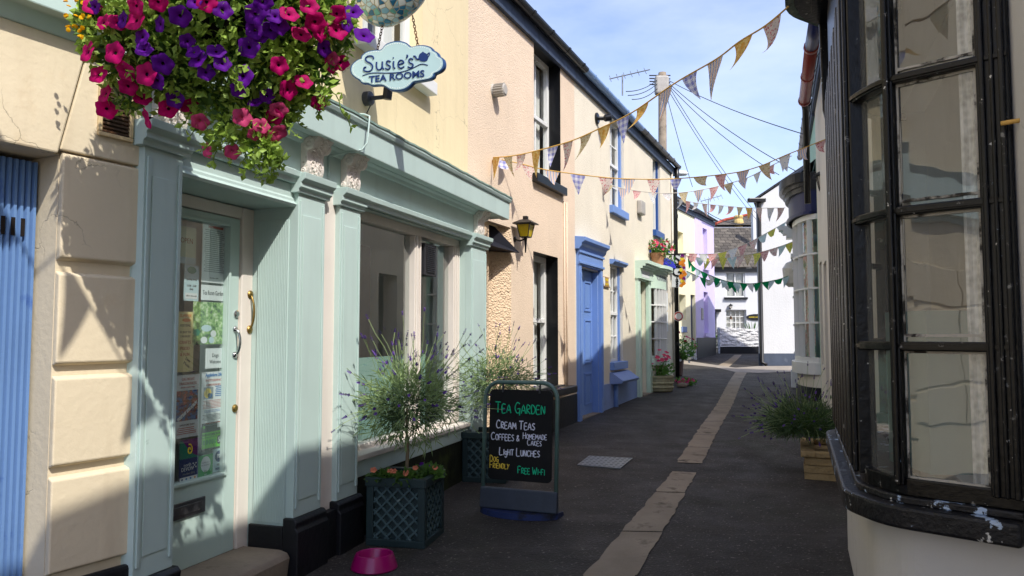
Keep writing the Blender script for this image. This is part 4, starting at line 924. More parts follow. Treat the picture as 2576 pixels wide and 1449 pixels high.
# ------------------------------------------------------------------ lavender
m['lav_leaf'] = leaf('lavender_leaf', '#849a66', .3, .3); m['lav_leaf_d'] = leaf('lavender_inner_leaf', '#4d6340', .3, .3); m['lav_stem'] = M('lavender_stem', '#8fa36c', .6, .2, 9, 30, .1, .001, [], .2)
m['lav_flower'] = leaf('lavender_flower', '#6f4fa3', .3, .2, .7, 40); m['lav_dark'] = leaf('dark_lavender_flower', '#4b3474', .3, .2, .7, 40); m['bark'] = M('lavender_bark', '#8a7a62', .9, .2, 9, 40, .5, .004, [], .1)
def spike(q, p, d, L, r):
    d = Vector(d).normalized(); n = max(4, int(L / .0075)); a0 = rnd.random() * 6
    sd = d.orthogonal().normalized(); s2 = d.cross(sd)
    for i in range(n):
        if i > 2 and rnd.random() < .12: continue
        c = p + d * L * i / n; rr = r * (1 - .45 * i / n) * rnd.uniform(.7, 1.15)
        for j in range(4):
            a = a0 + j * 1.57 + i * .7; o = sd * math.cos(a) + s2 * math.sin(a); k = len(q.v); w_ = d.cross(o) * rr * .5
            q.v += [c + w_ * .4, c - w_ * .4, c + o * rr + d * rr * .8 - w_, c + o * rr + d * rr * .8 + w_]; q.f.append((k, k + 1, k + 2, k + 3))
def lavender(name, label, base, c, rad, rz, nleaf, stalks, trunk=True, up=(0, 0, .5), Lr=(.18, .42), dark=.3, group=None, leafL=.07, spread=1.0, stalk_r=.0016, lm='lav_leaf', ld='lav_leaf_d', zmin=-1, fr=.009, bias=None):
    t = thing(name, base, label, 'plant', group); nsp = 0
    lf, l2, stq, f1, f2 = MB(), MB(), MB(), MB(), MB(); up = Vector(up)
    for i in range(nleaf):
        d = rdir(); r = rnd.uniform(.05, 1) ** .6 * (1 + .22 * math.sin(d.x * 5 + c.x * 9) * math.sin(d.y * 4 + d.z * 5))
        if d.z < zmin: d.z = zmin + rnd.random() * .3
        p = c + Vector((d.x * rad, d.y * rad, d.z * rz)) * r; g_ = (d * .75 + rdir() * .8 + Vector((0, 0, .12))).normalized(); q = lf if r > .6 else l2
        L = leafL * rnd.uniform(.6, 1.4); sd = g_.cross(rdir()).normalized() * .0040; k = len(q.v); mid = p + g_ * L * .55 + Vector((0, 0, -.004)); q.v += [p - sd * .5, p + sd * .5, mid + sd, mid - sd, p + g_ * L + Vector((0, 0, -.012))]
        q.f += [(k, k + 1, k + 2, k + 3), (k + 3, k + 2, k + 4)]
    for i in range(stalks):
        d = (rdir() * spread + up * 1.2).normalized()
        if bias: d = (d + Vector(bias) * rnd.random()).normalized()
        if d.z < -.15: d.z *= -.5
        p = c + Vector((d.x * rad, d.y * rad, d.z * rz)) * .55; L = rnd.uniform(*Lr); pts = [p]; dr_ = d.copy()
        for k in range(5): dr_ = (dr_ + rdir() * .17 + Vector((0, 0, -.03 if d.z < .4 else .02))).normalized(); pts.append(pts[-1] + dr_ * L / 5)
        stq.tube(pts, stalk_r, 4, cap=False)
        for k in (1, 2):
            for _ in range(3): leaf_blob(lf, pts[k], .05, dr_ + rdir() * .6, .07)
        if rnd.random() < .86:
            dk = rnd.random() < dark; fq = MB() if nsp < 95 else (f2 if dk else f1); spike(fq, pts[-1], dr_, rnd.uniform(.022, .05), fr)
            if rnd.random() < .3: spike(fq, pts[-1] - dr_ * .022, dr_, .02, fr * .8)
            if nsp < 95: fq.build('flower_spike', m['lav_dark' if dk else 'lav_flower'], t, recalc=False)
            nsp += 1
    if trunk: MB().tube([base, base.lerp(c, .35) + Vector((.006, 0, 0)), base.lerp(c, .6), c], .013, 8, r1=.007).build('trunk', m['bark'], t, smooth=True)
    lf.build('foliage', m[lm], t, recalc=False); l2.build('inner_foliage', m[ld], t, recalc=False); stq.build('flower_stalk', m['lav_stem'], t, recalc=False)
    if f1.v: f1.build('flower_spikes', m['lav_flower'], t, recalc=False)['kind'] = 'stuff'
    if f2.v: f2.build('flower_spikes', m['lav_dark'], t, recalc=False)['kind'] = 'stuff'
    return t
def trellis_planter(o, fdir, sz_, h, label, taper=.012):
    """square planter with lattice panels; o = front left foot, fdir along its front"""
    f = Vector((fdir[0], fdir[1], 0)).normalized(); k = Vector((-f.y, f.x, 0)); fr = Fr((o.x, o.y), u=f, side=1)   # fr.n faces the camera
    fr.n = -k; z0 = o.z; t = thing('planter', o + f * sz_ / 2 + k * sz_ / 2, label, 'planter', 'square trellis planters')
    b = MB(fr); w_ = .045
    c = [(0, 0), (sz_, 0), (sz_, -sz_), (0, -sz_)]
    b.hexa([(x, y, z0 + .0) for x, y in [(.03, -.03), (sz_ - .03, -.03), (sz_ - .03, -sz_ + .03), (.03, -sz_ + .03)]], [(x, y, z0 + h - .05) for x, y in [(.03, -.03), (sz_ - .03, -.03), (sz_ - .03, -sz_ + .03), (.03, -sz_ + .03)]])
    b.build('box', m['planter'], t)
    for kx in range(4):
        a = [Vector((0, 0, 0)), f * sz_, f * sz_ + k * sz_, k * sz_][kx]; dr = [f, k, -f, -k][kx]; pf = Fr((o.x + a.x, o.y + a.y), u=dr); pf.n = [-k, f, k, -f][kx]
        q = MB(pf); q.box(0, sz_, -.02, .004, z0, z0 + w_); q.box(-.004, sz_ + .004, -.03, .012, z0 + h - .055, z0 + h); q.box(0, w_, -.02, .003, z0 + w_, z0 + h - .055); q.box(sz_ - w_, sz_, -.02, .003, z0 + w_, z0 + h - .055)
        q.build('side_frame', m['planter'], t, bevel=.004)
        q = MB(pf); x0, x1, y0, y1 = w_, sz_ - w_, z0 + w_, z0 + h - .055; st_ = (x1 - x0) / 4; cw = .006
        def clip(p, d):
            ts = []
            lo, hi = -9, 9
            for (pp, dd_, mn, mx) in ((p[0], d[0], x0, x1), (p[1], d[1], y0, y1)):
                t0, t1 = (mn - pp) / dd_, (mx - pp) / dd_; lo = max(lo, min(t0, t1)); hi = min(hi, max(t0, t1))
            return (lo, hi) if hi - lo > .01 else None
        for s_ in (1, -1):
            for i in range(-6, 12):
                p = (x0 + i * st_, y0 if s_ > 0 else y1); dd_ = (1, s_); r = clip(p, dd_)
                if not r: continue
                A_, B_ = [(p[0] + dd_[0] * r[j], p[1] + dd_[1] * r[j]) for j in (0, 1)]; e = cw; n_ = (-dd_[1] * e * .7, dd_[0] * e * .7); dz = .0 if s_ > 0 else .0012
                q.ext([(A_[0] + n_[0], A_[1] + n_[1]), (A_[0] - n_[0], A_[1] - n_[1]), (B_[0] - n_[0], B_[1] - n_[1]), (B_[0] + n_[0], B_[1] + n_[1])], -.03, -.006 + dz, 'sz')
        q.build('lattice_panel', m['lattice'], t)
    MB(fr).box(.03, sz_ - .03, -sz_ + .03, -.03, z0 + h - .06, z0 + h - .03).build('soil', m['soil'], t)
    return t, o + f * sz_ / 2 + k * sz_ / 2 + Vector((0, 0, h - .035))
o1 = gnd(921, 1372); pl1, top1 = trellis_planter(o1, (.975, -.22), .385, .425, 'dark green lattice planter nearest the shop door, holding the standard lavender')
o2 = gnd(1163, 1212); pl2, top2 = trellis_planter(o2, (.975, -.22), .385, .43, 'dark green lattice planter mostly hidden behind the chalkboard')
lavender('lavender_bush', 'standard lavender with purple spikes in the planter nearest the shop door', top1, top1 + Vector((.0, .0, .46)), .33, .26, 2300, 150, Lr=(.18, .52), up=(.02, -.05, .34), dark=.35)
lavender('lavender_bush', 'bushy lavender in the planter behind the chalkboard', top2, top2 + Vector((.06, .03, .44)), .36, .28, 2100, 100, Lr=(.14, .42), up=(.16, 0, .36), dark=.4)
def bedding(c, r, label, fc, n=3, lm='leaf_dark', nl=170, name='bedding_plant', hh=.6, fs=.019, lsz=.045):
    t = thing(name, c, label, 'plant'); q = MB()
    for i in range(nl):
        d = rdir(); d.z = abs(d.z) * hh; leaf_blob(q, c + Vector((d.x * r, d.y * r, d.z * r * .8)) * rnd.uniform(.3, 1), lsz, d + rdir() * .5)
    q.build('foliage', m[lm], t, recalc=False)
    me, mi = flower_mesh('bloom', fs, 0); pl = []
    for i in range(n):
        d = rdir(); d.z = abs(d.z) + .5; d.y = -abs(d.y); pl.append((c + Vector((d.x * r * .8, d.y * r * .8, .05 + .02 * rnd.random())), Vector((rnd.uniform(-.3, .3), -1, .8))))
    if fc: flowers(t, pl, me, mi, [m[fc], m[fc]])
    return t
bedding(top1 + Vector((-.13, -.10, .01)), .1, 'low bedding plant with a peach bloom at the left corner of the near planter', 'petal_coral', 2)
bedding(top1 + Vector((.02, -.12, .01)), .1, 'low bedding plant with peach blooms at the foot of the standard lavender', 'petal_coral', 2)
bedding(top1 + Vector((.13, -.02, .015)), .12, 'leafy bedding plant with a coral bloom at the right of the near planter', 'petal_coral', 2)
bedding(top1 + Vector((.12, .12, .01)), .09, 'green bedding plant with violet blooms at the back of the near planter', 'petal_pur', 3, fs=.014)

# ================================================================== chalkboard
fl, fr_ = gnd(1209, 1287), gnd(1403, 1308)
fx = Vector((fr_.x - fl.x, fr_.y - fl.y, 0)); wb = fx.length; AB = Fr((fl.x, fl.y), u=fx); AB.n = Vector((fx.y, -fx.x, 0)).normalized()
zg = gz((fl.y + fr_.y) / 2); ab = thing('chalkboard', AB.P(wb / 2, 0, zg), 'black pavement chalkboard lettered with cream teas in a grey green tube frame', 'sign')
HB = .955; lean = lambda z: -.06 * (z - zg)
def AP(s, z, d=0): return AB.P(s, lean(z) + d, z)
pts = [AP(.015, zg + .05)] + [AP(.015, zg + HB - .12)] + [AP(.015 + .12 - .12 * math.cos(i * .1963), zg + HB - .12 + .12 * math.sin(i * .1963)) for i in range(1, 8)] + [AP(wb - .015 - .12 + .12 * math.sin(i * .1963), zg + HB - .12 + .12 * math.cos(i * .1963)) for i in range(0, 9)] + [AP(wb - .015, zg + .05)]
MB().tube(pts, .0155, 12).build('tube_frame', m['grn_frame'], ab, smooth=True)
b0, b1 = zg + .245, zg + HB - .055; x0, x1 = .055, wb - .05; rr = .035; outl2 = []
for (cx_, cz_, a0) in ((x1 - rr, b1 - rr, 0), (x0 + rr, b1 - rr, 90), (x0 + rr, b0 + rr, 180), (x1 - rr, b0 + rr, 270)):
    for i in range(6): a = R(a0 + i * 18); outl2.append((cx_ + rr * math.cos(a), cz_ + rr * math.sin(a)))
q = MB(); q.hexa([AP(x, z, -.008) for x, z in outl2], [AP(x, z, .008) for x, z in outl2]); bo = q.build('board_panel', m['board'], ab, bevel=.002)
for x in (.16, wb - .15): MB().tube([AP(x, b1 + .045), AP(x, b1 - .02, .01)], .008, 6).build('hook', m['iron'], ab)
# ballast base
q = MB(); n = 14
prof = [(.0, 0), (.0, .235), (-.012, .24)]
q.ext([(-.01, zg), (.03, zg), (.05, zg + .03), (.03, zg + .13), (.0, zg + .235), (-.01, zg + .235)], -.005, wb + .005, 'dz') if False else None
for i in range(n):
    t0, t1 = i / n, (i + 1) / n; A_ = lambda t: math.sin(math.pi * t) ** .7
    f0, f1 = A_(t0) * .12 + .01, A_(t1) * .12 + .01; s0, s1 = wb * t0, wb * t1
    q.hexa([AB.P(s0, -.14, zg), AB.P(s1, -.14, zg), AB.P(s1, f1, zg), AB.P(s0, f0, zg)], [AB.P(s0, -.12, zg + .03), AB.P(s1, -.12, zg + .03), AB.P(s1, f1 - .01, zg + .04), AB.P(s0, f0 - .01, zg + .04)])
m['base_blue'] = M('scuffed_blue_rubber', '#1d2c56', .7, .25, 6, 50, .4, .005, [('#17181d', 6, .5, .62)], .3)
q.build('base', m['base_blue'], ab)
q = MB(); q.hexa([AB.P(s, d, z) for (s, d, z) in ((0.0, -.03, zg + .04), (wb, -.03, zg + .04), (wb, .03, zg + .04), (0, .03, zg + .04))], [AB.P(s, d, z) for (s, d, z) in ((.0, -.02, zg + .19), (wb, -.02, zg + .19), (wb, .012, zg + .19), (0, .012, zg + .19))])
m['base_grey'] = M('dark_slate_plastic', '#3a414c', .55, .15, 6, 50, .3, .004, [], .35)
q.build('base_panel', m['base_grey'], ab, bevel=.01)
upv = (AP(0, 1) - AP(0, 0)).normalized(); bh = b1 - b0
def CH(words, u, v_, h, mat, r=.0036): return chalk(words, h, AP(x0 + (x1 - x0) * u, b0 + bh * v_, .0095), fx, upv, m[mat], bo, r)
CH('TEA GARDEN', .10, .74, .060, 'chalk_g', .0042); CH('CREAM TEAS', .12, .565, .046, 'chalk_w', .004); CH('COFFEES &', .04, .435, .042, 'chalk_w'); CH('HOMEMADE', .55, .465, .034, 'chalk_w', .003); CH('CAKES', .62, .395, .034, 'chalk_w', .003)
CH('LIgHT LUNCHES', .18, .275, .042, 'chalk_w', .0038); CH('DOG', .03, .195, .034, 'chalk_y', .0032); CH('FRIENDLY', .03, .125, .034, 'chalk_y', .0032); CH('FREE WI-FI', .48, .085, .038, 'chalk_g', .0034)

# dog bowl
c = gnd(939, 1432); c = Vector((c.x, c.y + .03, c.z)); 
db = MB().lathe([(.130, 0), (.134, .006), (.130, .02), (.112, .07), (.106, .082), (.098, .084), (.092, .08), (.085, .05), (.07, .025), (.01, .024)], c, 36).build('dog_bowl', m['pink_bowl'], None, smooth=True)
tag(db, 'magenta plastic dog bowl on the ground below the shopfront', 'bowl')
mod = db.modifiers.new('e', 'EDGE_SPLIT'); mod.split_angle = R(40)
# drain cover
p0, p1, p2, p3 = gnd(1452, 1172), gnd(1482, 1149), gnd(1592, 1155), gnd(1560, 1181)
mh = thing('drain_cover', gnd(1522, 1165), 'flat galvanised steel drain cover set in the dark lane', 'drain cover')
q = MB(); lv = lambda p, h: Vector((p.x, p.y, gz(p.y) + h)); q.hexa([lv(p, .001) for p in (p0, p3, p2, p1)], [lv(p, .012) for p in (p0, p3, p2, p1)])
for i in range(9):
    for j in range(6):
        a = p0.lerp(p3, (i + .5) / 9); b_ = p1.lerp(p2, (i + .5) / 9); cc = a.lerp(b_, (j + .5) / 6); q.box(cc.x - .012, cc.x + .012, cc.y - .008, cc.y + .008, gz(cc.y) + .012, gz(cc.y) + .016)
q.build('plate', m['steel'], mh)
# ================================================================== peach cottage and cream cottage (one straight row)
def eave(fr, par, s0, s1, ze, gmats, ridge=3.0, over=.12, slate='darkslate'):
    """fascia, gutter and slated roof"""
    MB(fr).box(s0, s1, .002, .05, ze - .16, ze + .02).build('fascia_board', m['fascia_dk'], par)
    for (a, b, mt) in gmats: gutter(fr, par, a, b, ze + .06, m[mt], d0=.05)
    rise = ridge * math.tan(R(36)); q = MB(fr)
    q.ext([(over, ze + .06), (over, ze + .085), (-ridge, ze + .085 + rise), (-2 * ridge, ze + .085), (-2 * ridge, ze + .06), (-ridge, ze + .06 + rise)], s0, s1, 'dz')
    q.build('roof', m[slate], par)
PZ = 5.12
pk = thing('peach_cottage', P.P(-1.5, 0, P.g(-1.5)), 'peach roughcast cottage with black window reveals beyond the tea shop', 'house')
PS0, PS1 = -2.36, -.14
lw = (-1.70, P.S(1404, 700), P.Z(1404, 962) - .05, P.Z(1404, 650)); uw_ = (-1.67, P.S(1410, 300), P.Z(1410, 470), P.Z(1410, 165))
lw = (lw[0], -.84, .80, 2.43); uw_ = (uw_[0], -.72, 3.36, 5.0)
shell('wall', P, PS0, PS1, -.3, PZ + .05, [(*lw, .2), (*uw_, .2)], m['pink'], pk, revmat=m['black'], th=.9)
shell('wall', P, -3.6, PS0, 2.62, PZ + .05, [], m['pink'], pk, th=.5)
# canted rough return beside the shop
q = MB(P); q.quad((PS0, 0, -.3), (-3.3, -.62, -.3), (-3.3, -.62, 2.62), (PS0, 0, 2.62)); q.build('canted_wall', m['pink_rough'], pk, recalc=False)
q = MB(P); q.quad((PS0, 0, 2.62), (-3.6, 0, 2.62), (-3.6, -.75, 2.62)); q.build('soffit', m['pink'], pk, recalc=False)
b = MB(P); b.hexa([(PS0 - .002, .0, -.2), (PS0 - .0, .022, -.2), (PS1, .022, -.2), (PS1, .0, -.2)], [(PS0, .0, .60), (PS0, .022, .60), (PS1, .022, .64), (PS1, .0, .64)]); b.build('plinth', m['black_pl'], pk)
for k, (a, b_, c, e) in enumerate((lw, uw_)):
    sash(P, pk, a, b_ - .0, c, e, -.16, 2, 2, m['white'], fw=.07, bw=.03, curtain=m['curtain'], dep=.06)
    MB(P).box(a - .06, b_ + .07, -.16, .07, c - .10, c + .005).build('window_sill', m['black'], pk, bevel=.006)
eave(P, pk, -3.6, PS1, PZ, [(-3.6, .02, 'gutter_black')])
# cable run and pipe on the peach wall
for s_ in (-.62, -.52): pipe([P.P(s_, .012, 3.2), P.P(s_, .012, .65)], .012, m['pink'], 'surface_pipe', pk, 6)
# stone chimney
ch = MB(P); cs, cd = P.sz(1392, 20, -2.3)[0], 0
ch.box(-1.5, -.55, -3.2, -2.3, PZ + 1.2, PZ + 4.2).box(-1.56, -.49, -3.26, -2.24, PZ + 4.0, PZ + 4.14)
m['chst'] = M('lichened_chimney_stone', '#a08f78', .95, .2, 5, 25, .9, .02, [('#d6d0bd', 7, .58, .68), ('#5f564a', 9, .6, .7)], .1)
# awning over the shop's side passage
aw = thing('awning', P.P(-2.5, .0, 2.05), 'small black sloping canopy over the side entrance at the end of the tea shop', 'awning')
q = MB(P); a0, a1 = -3.2, PS0 - .03
zA_, zB_ = P.Z(1280, 633, .03), P.Z(1243, 553, -.1)
q.hexa([(a0, -.55, zA_), (PS0 - .03, -.01, zA_), (PS0 + .03, .09, zA_), (a0, .09, zA_)], [(a0, -.55, zB_), (PS0 - .30, -.18, zB_), (PS0 - .33, -.14, zB_), (a0, -.5, zB_)])
m['awning'] = M('black_canvas', '#1c1d26', .7, .1, 8, 60, .2, .003, [], .2); q.build('canopy', m['awning'], aw)
# lantern
def lantern(nm, pos, n, k, label, gmat='amber', cat='lamp', bracket=True):
    """four-sided tapered wall lantern; n points out of the wall"""
    n = Vector(n); u = Vector((-n.y, n.x, 0)); pos = Vector(pos); t = thing(nm, pos, label, cat)
    c = pos + n * .20 * k
    def ring(r, z): return [c + (u * x + n * y) * r * k + UP * z * k for x, y in ((1, 1), (-1, 1), (-1, -1), (1, -1))]
    g_ = MB(); g_.raw(ring(.068, 0) + ring(.108, .20), [(0, 1, 5, 4), (1, 2, 6, 5), (2, 3, 7, 6), (3, 0, 4, 7), (0, 1, 2, 3)]); g_.build('lantern_glass', m[gmat], t)
    f = MB(); lo, hi = ring(.071, -.004), ring(.112, .204)
    for i in range(4): f.tube([lo[i], hi[i]], .008 * k, 5); f.tube([hi[i], hi[(i + 1) % 4]], .010 * k, 5); f.tube([lo[i], lo[(i + 1) % 4]], .009 * k, 5)
    f.build('lantern_frame', m['black'], t)
    r = MB(); R_ = [ring(.165, .205), ring(.165, .222), ring(.07, .28), ring(.035, .29), ring(.035, .34), ring(.005, .345)]; vs = sum(R_, [])
    fs = [(0, 1, 2, 3)] + [(i * 4 + j, i * 4 + (j + 1) % 4, i * 4 + 4 + (j + 1) % 4, i * 4 + 4 + j) for i in range(5) for j in range(4)]; r.raw(vs, fs); r.build('lantern_roof', m['black'], t)
    if bracket:
        b = MB(); b.lathe([(.045 * k, 0), (.045 * k, .02 * k), (.02 * k, .03 * k)], pos - UP * .03 * k, 12, n); b.tube([pos - UP * .03 * k, pos + n * .10 * k - UP * .06 * k, c - UP * .03 * k], .016 * k, 7); b.tube([c, c - UP * .10 * k, c - UP * .26 * k], .03 * k, 8, r1=.010 * k); b.build('bracket', m['black'], t)
    return t
s_, z_ = P.sz(1298, 604, .02); lantern('wall_lantern', P.P(s_, 0, z_ + .03), P.n, .68, 'black wall lantern with amber glass on the peach cottage')
# round vent cowl
a, z = P.sz(1246, 228, .02); q = MB(); q.lathe([(.075, 0), (.075, .005), (.062, .02), (.062, .13), (.05, .14)], P.P(a, 0, z), 20, P.n)
for i in range(16):
    an = i * .3927; q.lathe([(.006, .02), (.006, .13)], P.P(a, 0, z) + P.u * .066 * math.cos(an) + UP * .066 * math.sin(an), 5, P.n)
m['greyp'] = M('grey_white_plastic', '#a9a49c', .6, .1, 9, 40, .2, .003, [], .3)
vt = q.build('flue_vent', m['greyp'], None); tag(vt, 'round grey ribbed flue cowl high on the peach wall beside the tea shop', 'vent')
tb = MB(P).box(-1.45, -.66, .03, .2, .70, .79).build('window_box', m['black'], None, bevel=.01); tag(tb, 'black window box under the lower black framed window of the peach cottage', 'window box')

cr = thing('cream_cottage', P.P(3, 0, P.g(3)), 'cream roughcast cottage with a cornflower blue door and a pale green bay shopfront', 'house')
CS0, CS1 = PS1, 6.75
D_ = (P.S(1456, 760) , P.S(1503, 760), -.3, 2.38)
D_ = (.0, .93, -.3, 2.38)
w1 = (1.60, 2.34, 1.0, 2.56); u1 = (1.64, 2.50, 3.50, 4.96); u2 = (4.72, 5.40, 3.50, 5.0)
gs0, gs1 = 3.22, 5.7
GD = (3.36, 4.02, -.3, 2.42)
shell('wall', P, CS0, CS1, -.3, PZ + .05, [(*D_, .05), (*w1, .12), (*u1, .13), (*u2, .13), (*GD, .08), (4.25, 5.15, .95, 2.42, .1)], m['cream_rc'], cr, th=.9)
eave(P, cr, CS0, CS1 + .02, PZ, [(.02, 3.35, 'gutter_blue'), (3.35, CS1 + .1, 'gutter_black')])
b = MB(P)
for (a, e) in ((D_[1] + .09, gs0 - .02),): b.hexa([(a, .0, P.g(a) - .1), (a, .02, P.g(a) - .1), (e, .02, P.g(e) - .1), (e, .0, P.g(e) - .1)], [(a, .0, .68), (a, .02, .68), (e, .02, .66), (e, .0, .66)])
b.build('plinth', m['blue_pl'], cr)
pipe([P.P(1.72, .045, .72), P.P(1.72, .045, .2)], .04, m['blue_door'], 'drain_pipe', cr)
# blue door
t = MB(P); zd = .285
t.box(D_[0], D_[1], -.14, -.09, zd, 2.38)
for (a, e, c, f) in ((.10, .42, 1.78, 2.22), (.52, .83, 1.78, 2.22), (.10, .42, 1.02, 1.66), (.52, .83, 1.02, 1.66), (.10, .42, .42, .88), (.52, .83, .42, .88)):
    t.box(a, e, -.09, -.076, c, c + .022); t.box(a, e, -.09, -.076, f - .022, f); t.box(a, a + .022, -.09, -.0762, c + .022, f - .022); t.box(e - .022, e, -.09, -.0762, c + .022, f - .022); t.box(a + .05, e - .05, -.09, -.082, c + .05, f - .05)
bd = t.build('door', m['blue_door'], cr)
MB(P).box(D_[0] + .002, D_[1] - .002, -.35, .03, .0, zd).build('threshold', m['concrete'], cr)
s = MB(P)
for (a, e) in ((D_[0] - .10, D_[0]), (D_[1], D_[1] + .10)): s.box(a, e, -.02, .05, P.g(a) - .1, 2.40); s.box(a + .02, e - .02, .05, .062, .5, 2.30)
s.box(D_[0] - .10, D_[1] + .10, -.02, .055, 2.40, 2.62); s.box(D_[0] + .001, D_[0] + .02, -.12, .0, zd, 2.37); s.box(D_[1] - .02, D_[1] - .001, -.12, .0, zd, 2.37)
for z in (2.42, 2.57): s.box(D_[0] - .12, D_[1] + .12, .055, .075, z, z + .035)
s.ext([(-.02, 2.62), (.06, 2.62), (.09, 2.66), (.10, 2.70), (.15, 2.73), (.155, 2.78), (-.02, 2.80)], D_[0] - .15, D_[1] + .15, 'dz')
s.build('door_surround', m['blue_door'], cr, bevel=.005)
c2 = MB(P)
sash(P, cr, w1[0], w1[1] - .08, w1[2], w1[3], -.07, 3, 4, m['white'], fw=.045, bw=.022, curtain=m['curtain'])
s = MB(P); fwb = .06
def lining(w_, mt, head=True, d0=-.16, d1=-.02, par=cr):
    s = MB(P); a, e, c, f = w_; s.box(e - .002, e + .0, d0, d1, c, f) if False else None
    s.box(e - .08, e - .001, -.12, -.045, c, f - .002)
    return s.build('window_lining', m[mt], par)
lining(w1, 'blue_door'); lining(u1, 'blue_door'); lining(u2, 'blue_dark')
MB(P).ext([(0, 2.56), (.05, 2.56), (.09, 2.60), (.09, 2.63), (0, 2.64)], w1[0] - .03, w1[1] + .06, 'dz').build('window_head', m['blue_door'], cr)
sash(P, cr, u1[0], u1[1] - .09, u1[2], u1[3], -.08, 2, 4, m['white'], fw=.045, bw=.022, curtain=m['curtain']); sash(P, cr, u2[0], u2[1] - .1, u2[2], u2[3], -.08, 2, 2, m['white'], fw=.05, bw=.022, curtain=m['curtain'])
for (w_, mt) in ((w1, 'blue_door'), (u1, 'blue_door'), (u2, 'blue_dark')): MB(P).box(w_[0] - .05, w_[1] + .07, -.12, .07, w_[2] - .12, w_[2] + .003).build('window_sill', m[mt], cr, bevel=.008)
hs = MB(P); z_ = .78; hs.ext([(.0, z_ - .12), (.20, z_ - .10), (.22, z_ - .06), (.05, z_ + .06), (.0, z_ + .07)], w1[0] - .08, w1[1] + .22, 'dz'); hs.build('sill_shelf', m['blue_pl'], cr, bevel=.006)
q = MB(P); a, z = P.sz(1505, 298, .03); q.lathe([(.09, 0), (.09, .02), (.07, .035)], P.P(a, 0, z), 16, P.n)
q.tube([P.P(a, .03, z), P.P(a + .03, .10, z)], .03, 8); q.lathe([(.03, 0), (.055, .03), (.06, .12), (.05, .125)], P.P(a + .03, .10, z) - P.u * .0, 12, P.n + P.u * .4 + UP * .15)
fl_ = q.build('floodlight', m['black'], None); tag(fl_, 'black round floodlight on the cream wall under the blue gutter', 'light')
a, z = P.sz(1519, 708, .02); a = max(a, 1.30); hp = thing('house_plaque', P.P(a, .02, z - .07), 'small tan house name plaque with pale ends beside the blue door', 'plaque')
MB(P).box(a - .2, a + .2, .0, .03, z - .08, z + .08).build('plaque_board', M('tan_wood', '#9c7c4e', .6, .2, 8, 30, .2), hp, bevel=.008)
for sx in (-1, 1): q = MB(P); q.ext([(a + sx * .15 + .045 * math.cos(i * .3927), z + .07 * math.sin(i * .3927)) for i in range(16)], .03, .036, 'sz'); q.build('end_disc', m['paper'], hp)
text('SHORE', .055, P.P(a, .031, z + .028), P.u, UP, m['yel_i'], hp); text('COTTAGE', .042, P.P(a, .031, z - .038), P.u, UP, m['yel_i'], hp)
a0, z1 = P.sz(1605, 500, .05); a1, z0 = P.sz(1620, 546, .05)
ax_ = MB(P).box(a0 + .1, a0 + .42, .0, .09, z0 + .02, z1).build('alarm_box', m['greyp'], None, bevel=.02); tag(ax_, 'pale grey alarm box on the upper cream wall between the two upper windows', 'alarm box')
# downpipe at the end of the cream cottage
pipe([P.P(CS1 - .06, .10, PZ + .02), P.P(CS1 - .06, .10, PZ - .2), P.P(CS1 - .10, .06, PZ - .4), P.P(CS1 - .10, .06, P.g(CS1) - .1)], .05, m['gutter_black'], 'downpipe', cr)
for z in (1.2, 2.6, 4.0): MB().lathe([(.062, 0), (.062, .08)], P.P(CS1 - .10, .06, z), 10).build('pipe_collar', m['gutter_black'], cr)
pipe([P.P(CS1 - .28, .03, PZ - .1), P.P(CS1 - .28, .03, .4)], .022, m['cord'], 'cable_pipe', cr, 6)
# pale green shopfront with a bowed window
gsh = thing('green_shopfront', P.P(4.5, .1, P.g(4.5)), 'pale mint green shopfront with a door and a bowed small paned window', 'shopfront')
q = MB(P)
for (a, e) in ((gs0, gs0 + .14), (4.02, 4.20)): q.box(a, e, -.02, .06, P.g(a) - .1, 2.62); q.box(a - .01, e + .01, .06, .075, P.g(a) - .1, .78)
q.box(gs0 + .14, 4.02, -.02, .03, 2.42, 2.62); q.build('pilaster', m['mint'], gsh, bevel=.005)
q = MB(P); q.box(GD[0], GD[1], -.13, -.085, .35, 2.42); q.box(GD[0] + .12, GD[1] - .12, -.085, -.075, .55, 1.1); q.box(GD[0] + .12, GD[1] - .12, -.085, -.075, 1.25, 2.25); q.build('door', m['mint'], gsh, bevel=.004)
MB(P).box(GD[0], GD[1], -.6, .1, .1, .36).build('doorstep', m['concrete'], gsh)
bs0, bs1, bulge = 4.20, P.S(1672, 800, .06), .13
def bow(t): return bs0 + (bs1 - bs0) * t, .05 + bulge * (1 - (2 * t - 1) ** 2) ** .55
NB = 16; bw_ = [bow(i / NB) for i in range(NB + 1)]
def bowband(off0, off1, z0, z1, mt, name, par=gsh, pts=None, fr=P):
    q = MB(fr); pp = pts or bw_
    for (a, b_) in zip(pp, pp[1:]): q.hexa([(a[0], a[1] + off0, z0), (b_[0], b_[1] + off0, z0), (b_[0], b_[1] + off1, z0), (a[0], a[1] + off1, z0)], [(a[0], a[1] + off0, z1), (b_[0], b_[1] + off0, z1), (b_[0], b_[1] + off1, z1), (a[0], a[1] + off1, z1)])
    return q.build(name, mat=m[mt], parent=par)
bowband(-.3, -.02, .3, .86, 'cream_rc', 'stall_riser'); bowband(-.3, .05, .86, .96, 'mint', 'window_sill'); bowband(-.06, .0, .96, 1.04, 'mint', 'bottom_rail'); bowband(-.06, .0, 2.32, 2.44, 'mint', 'top_rail'); bowband(-.06, .0, .30, .42, 'mint', 'base_board')
q = MB(P)
for i in range(0, NB + 1, 4):
    a, e = bw_[i]; hw = .022 if i in (0, NB) else .012; q.box(a - hw, a + hw, e - .05, e + .004, 1.04, 2.32)
for i in range(2, NB, 4): a, e = bw_[i]; q.box(a - .012, a + .012, e - .05, e + .004, 1.04, 2.32)
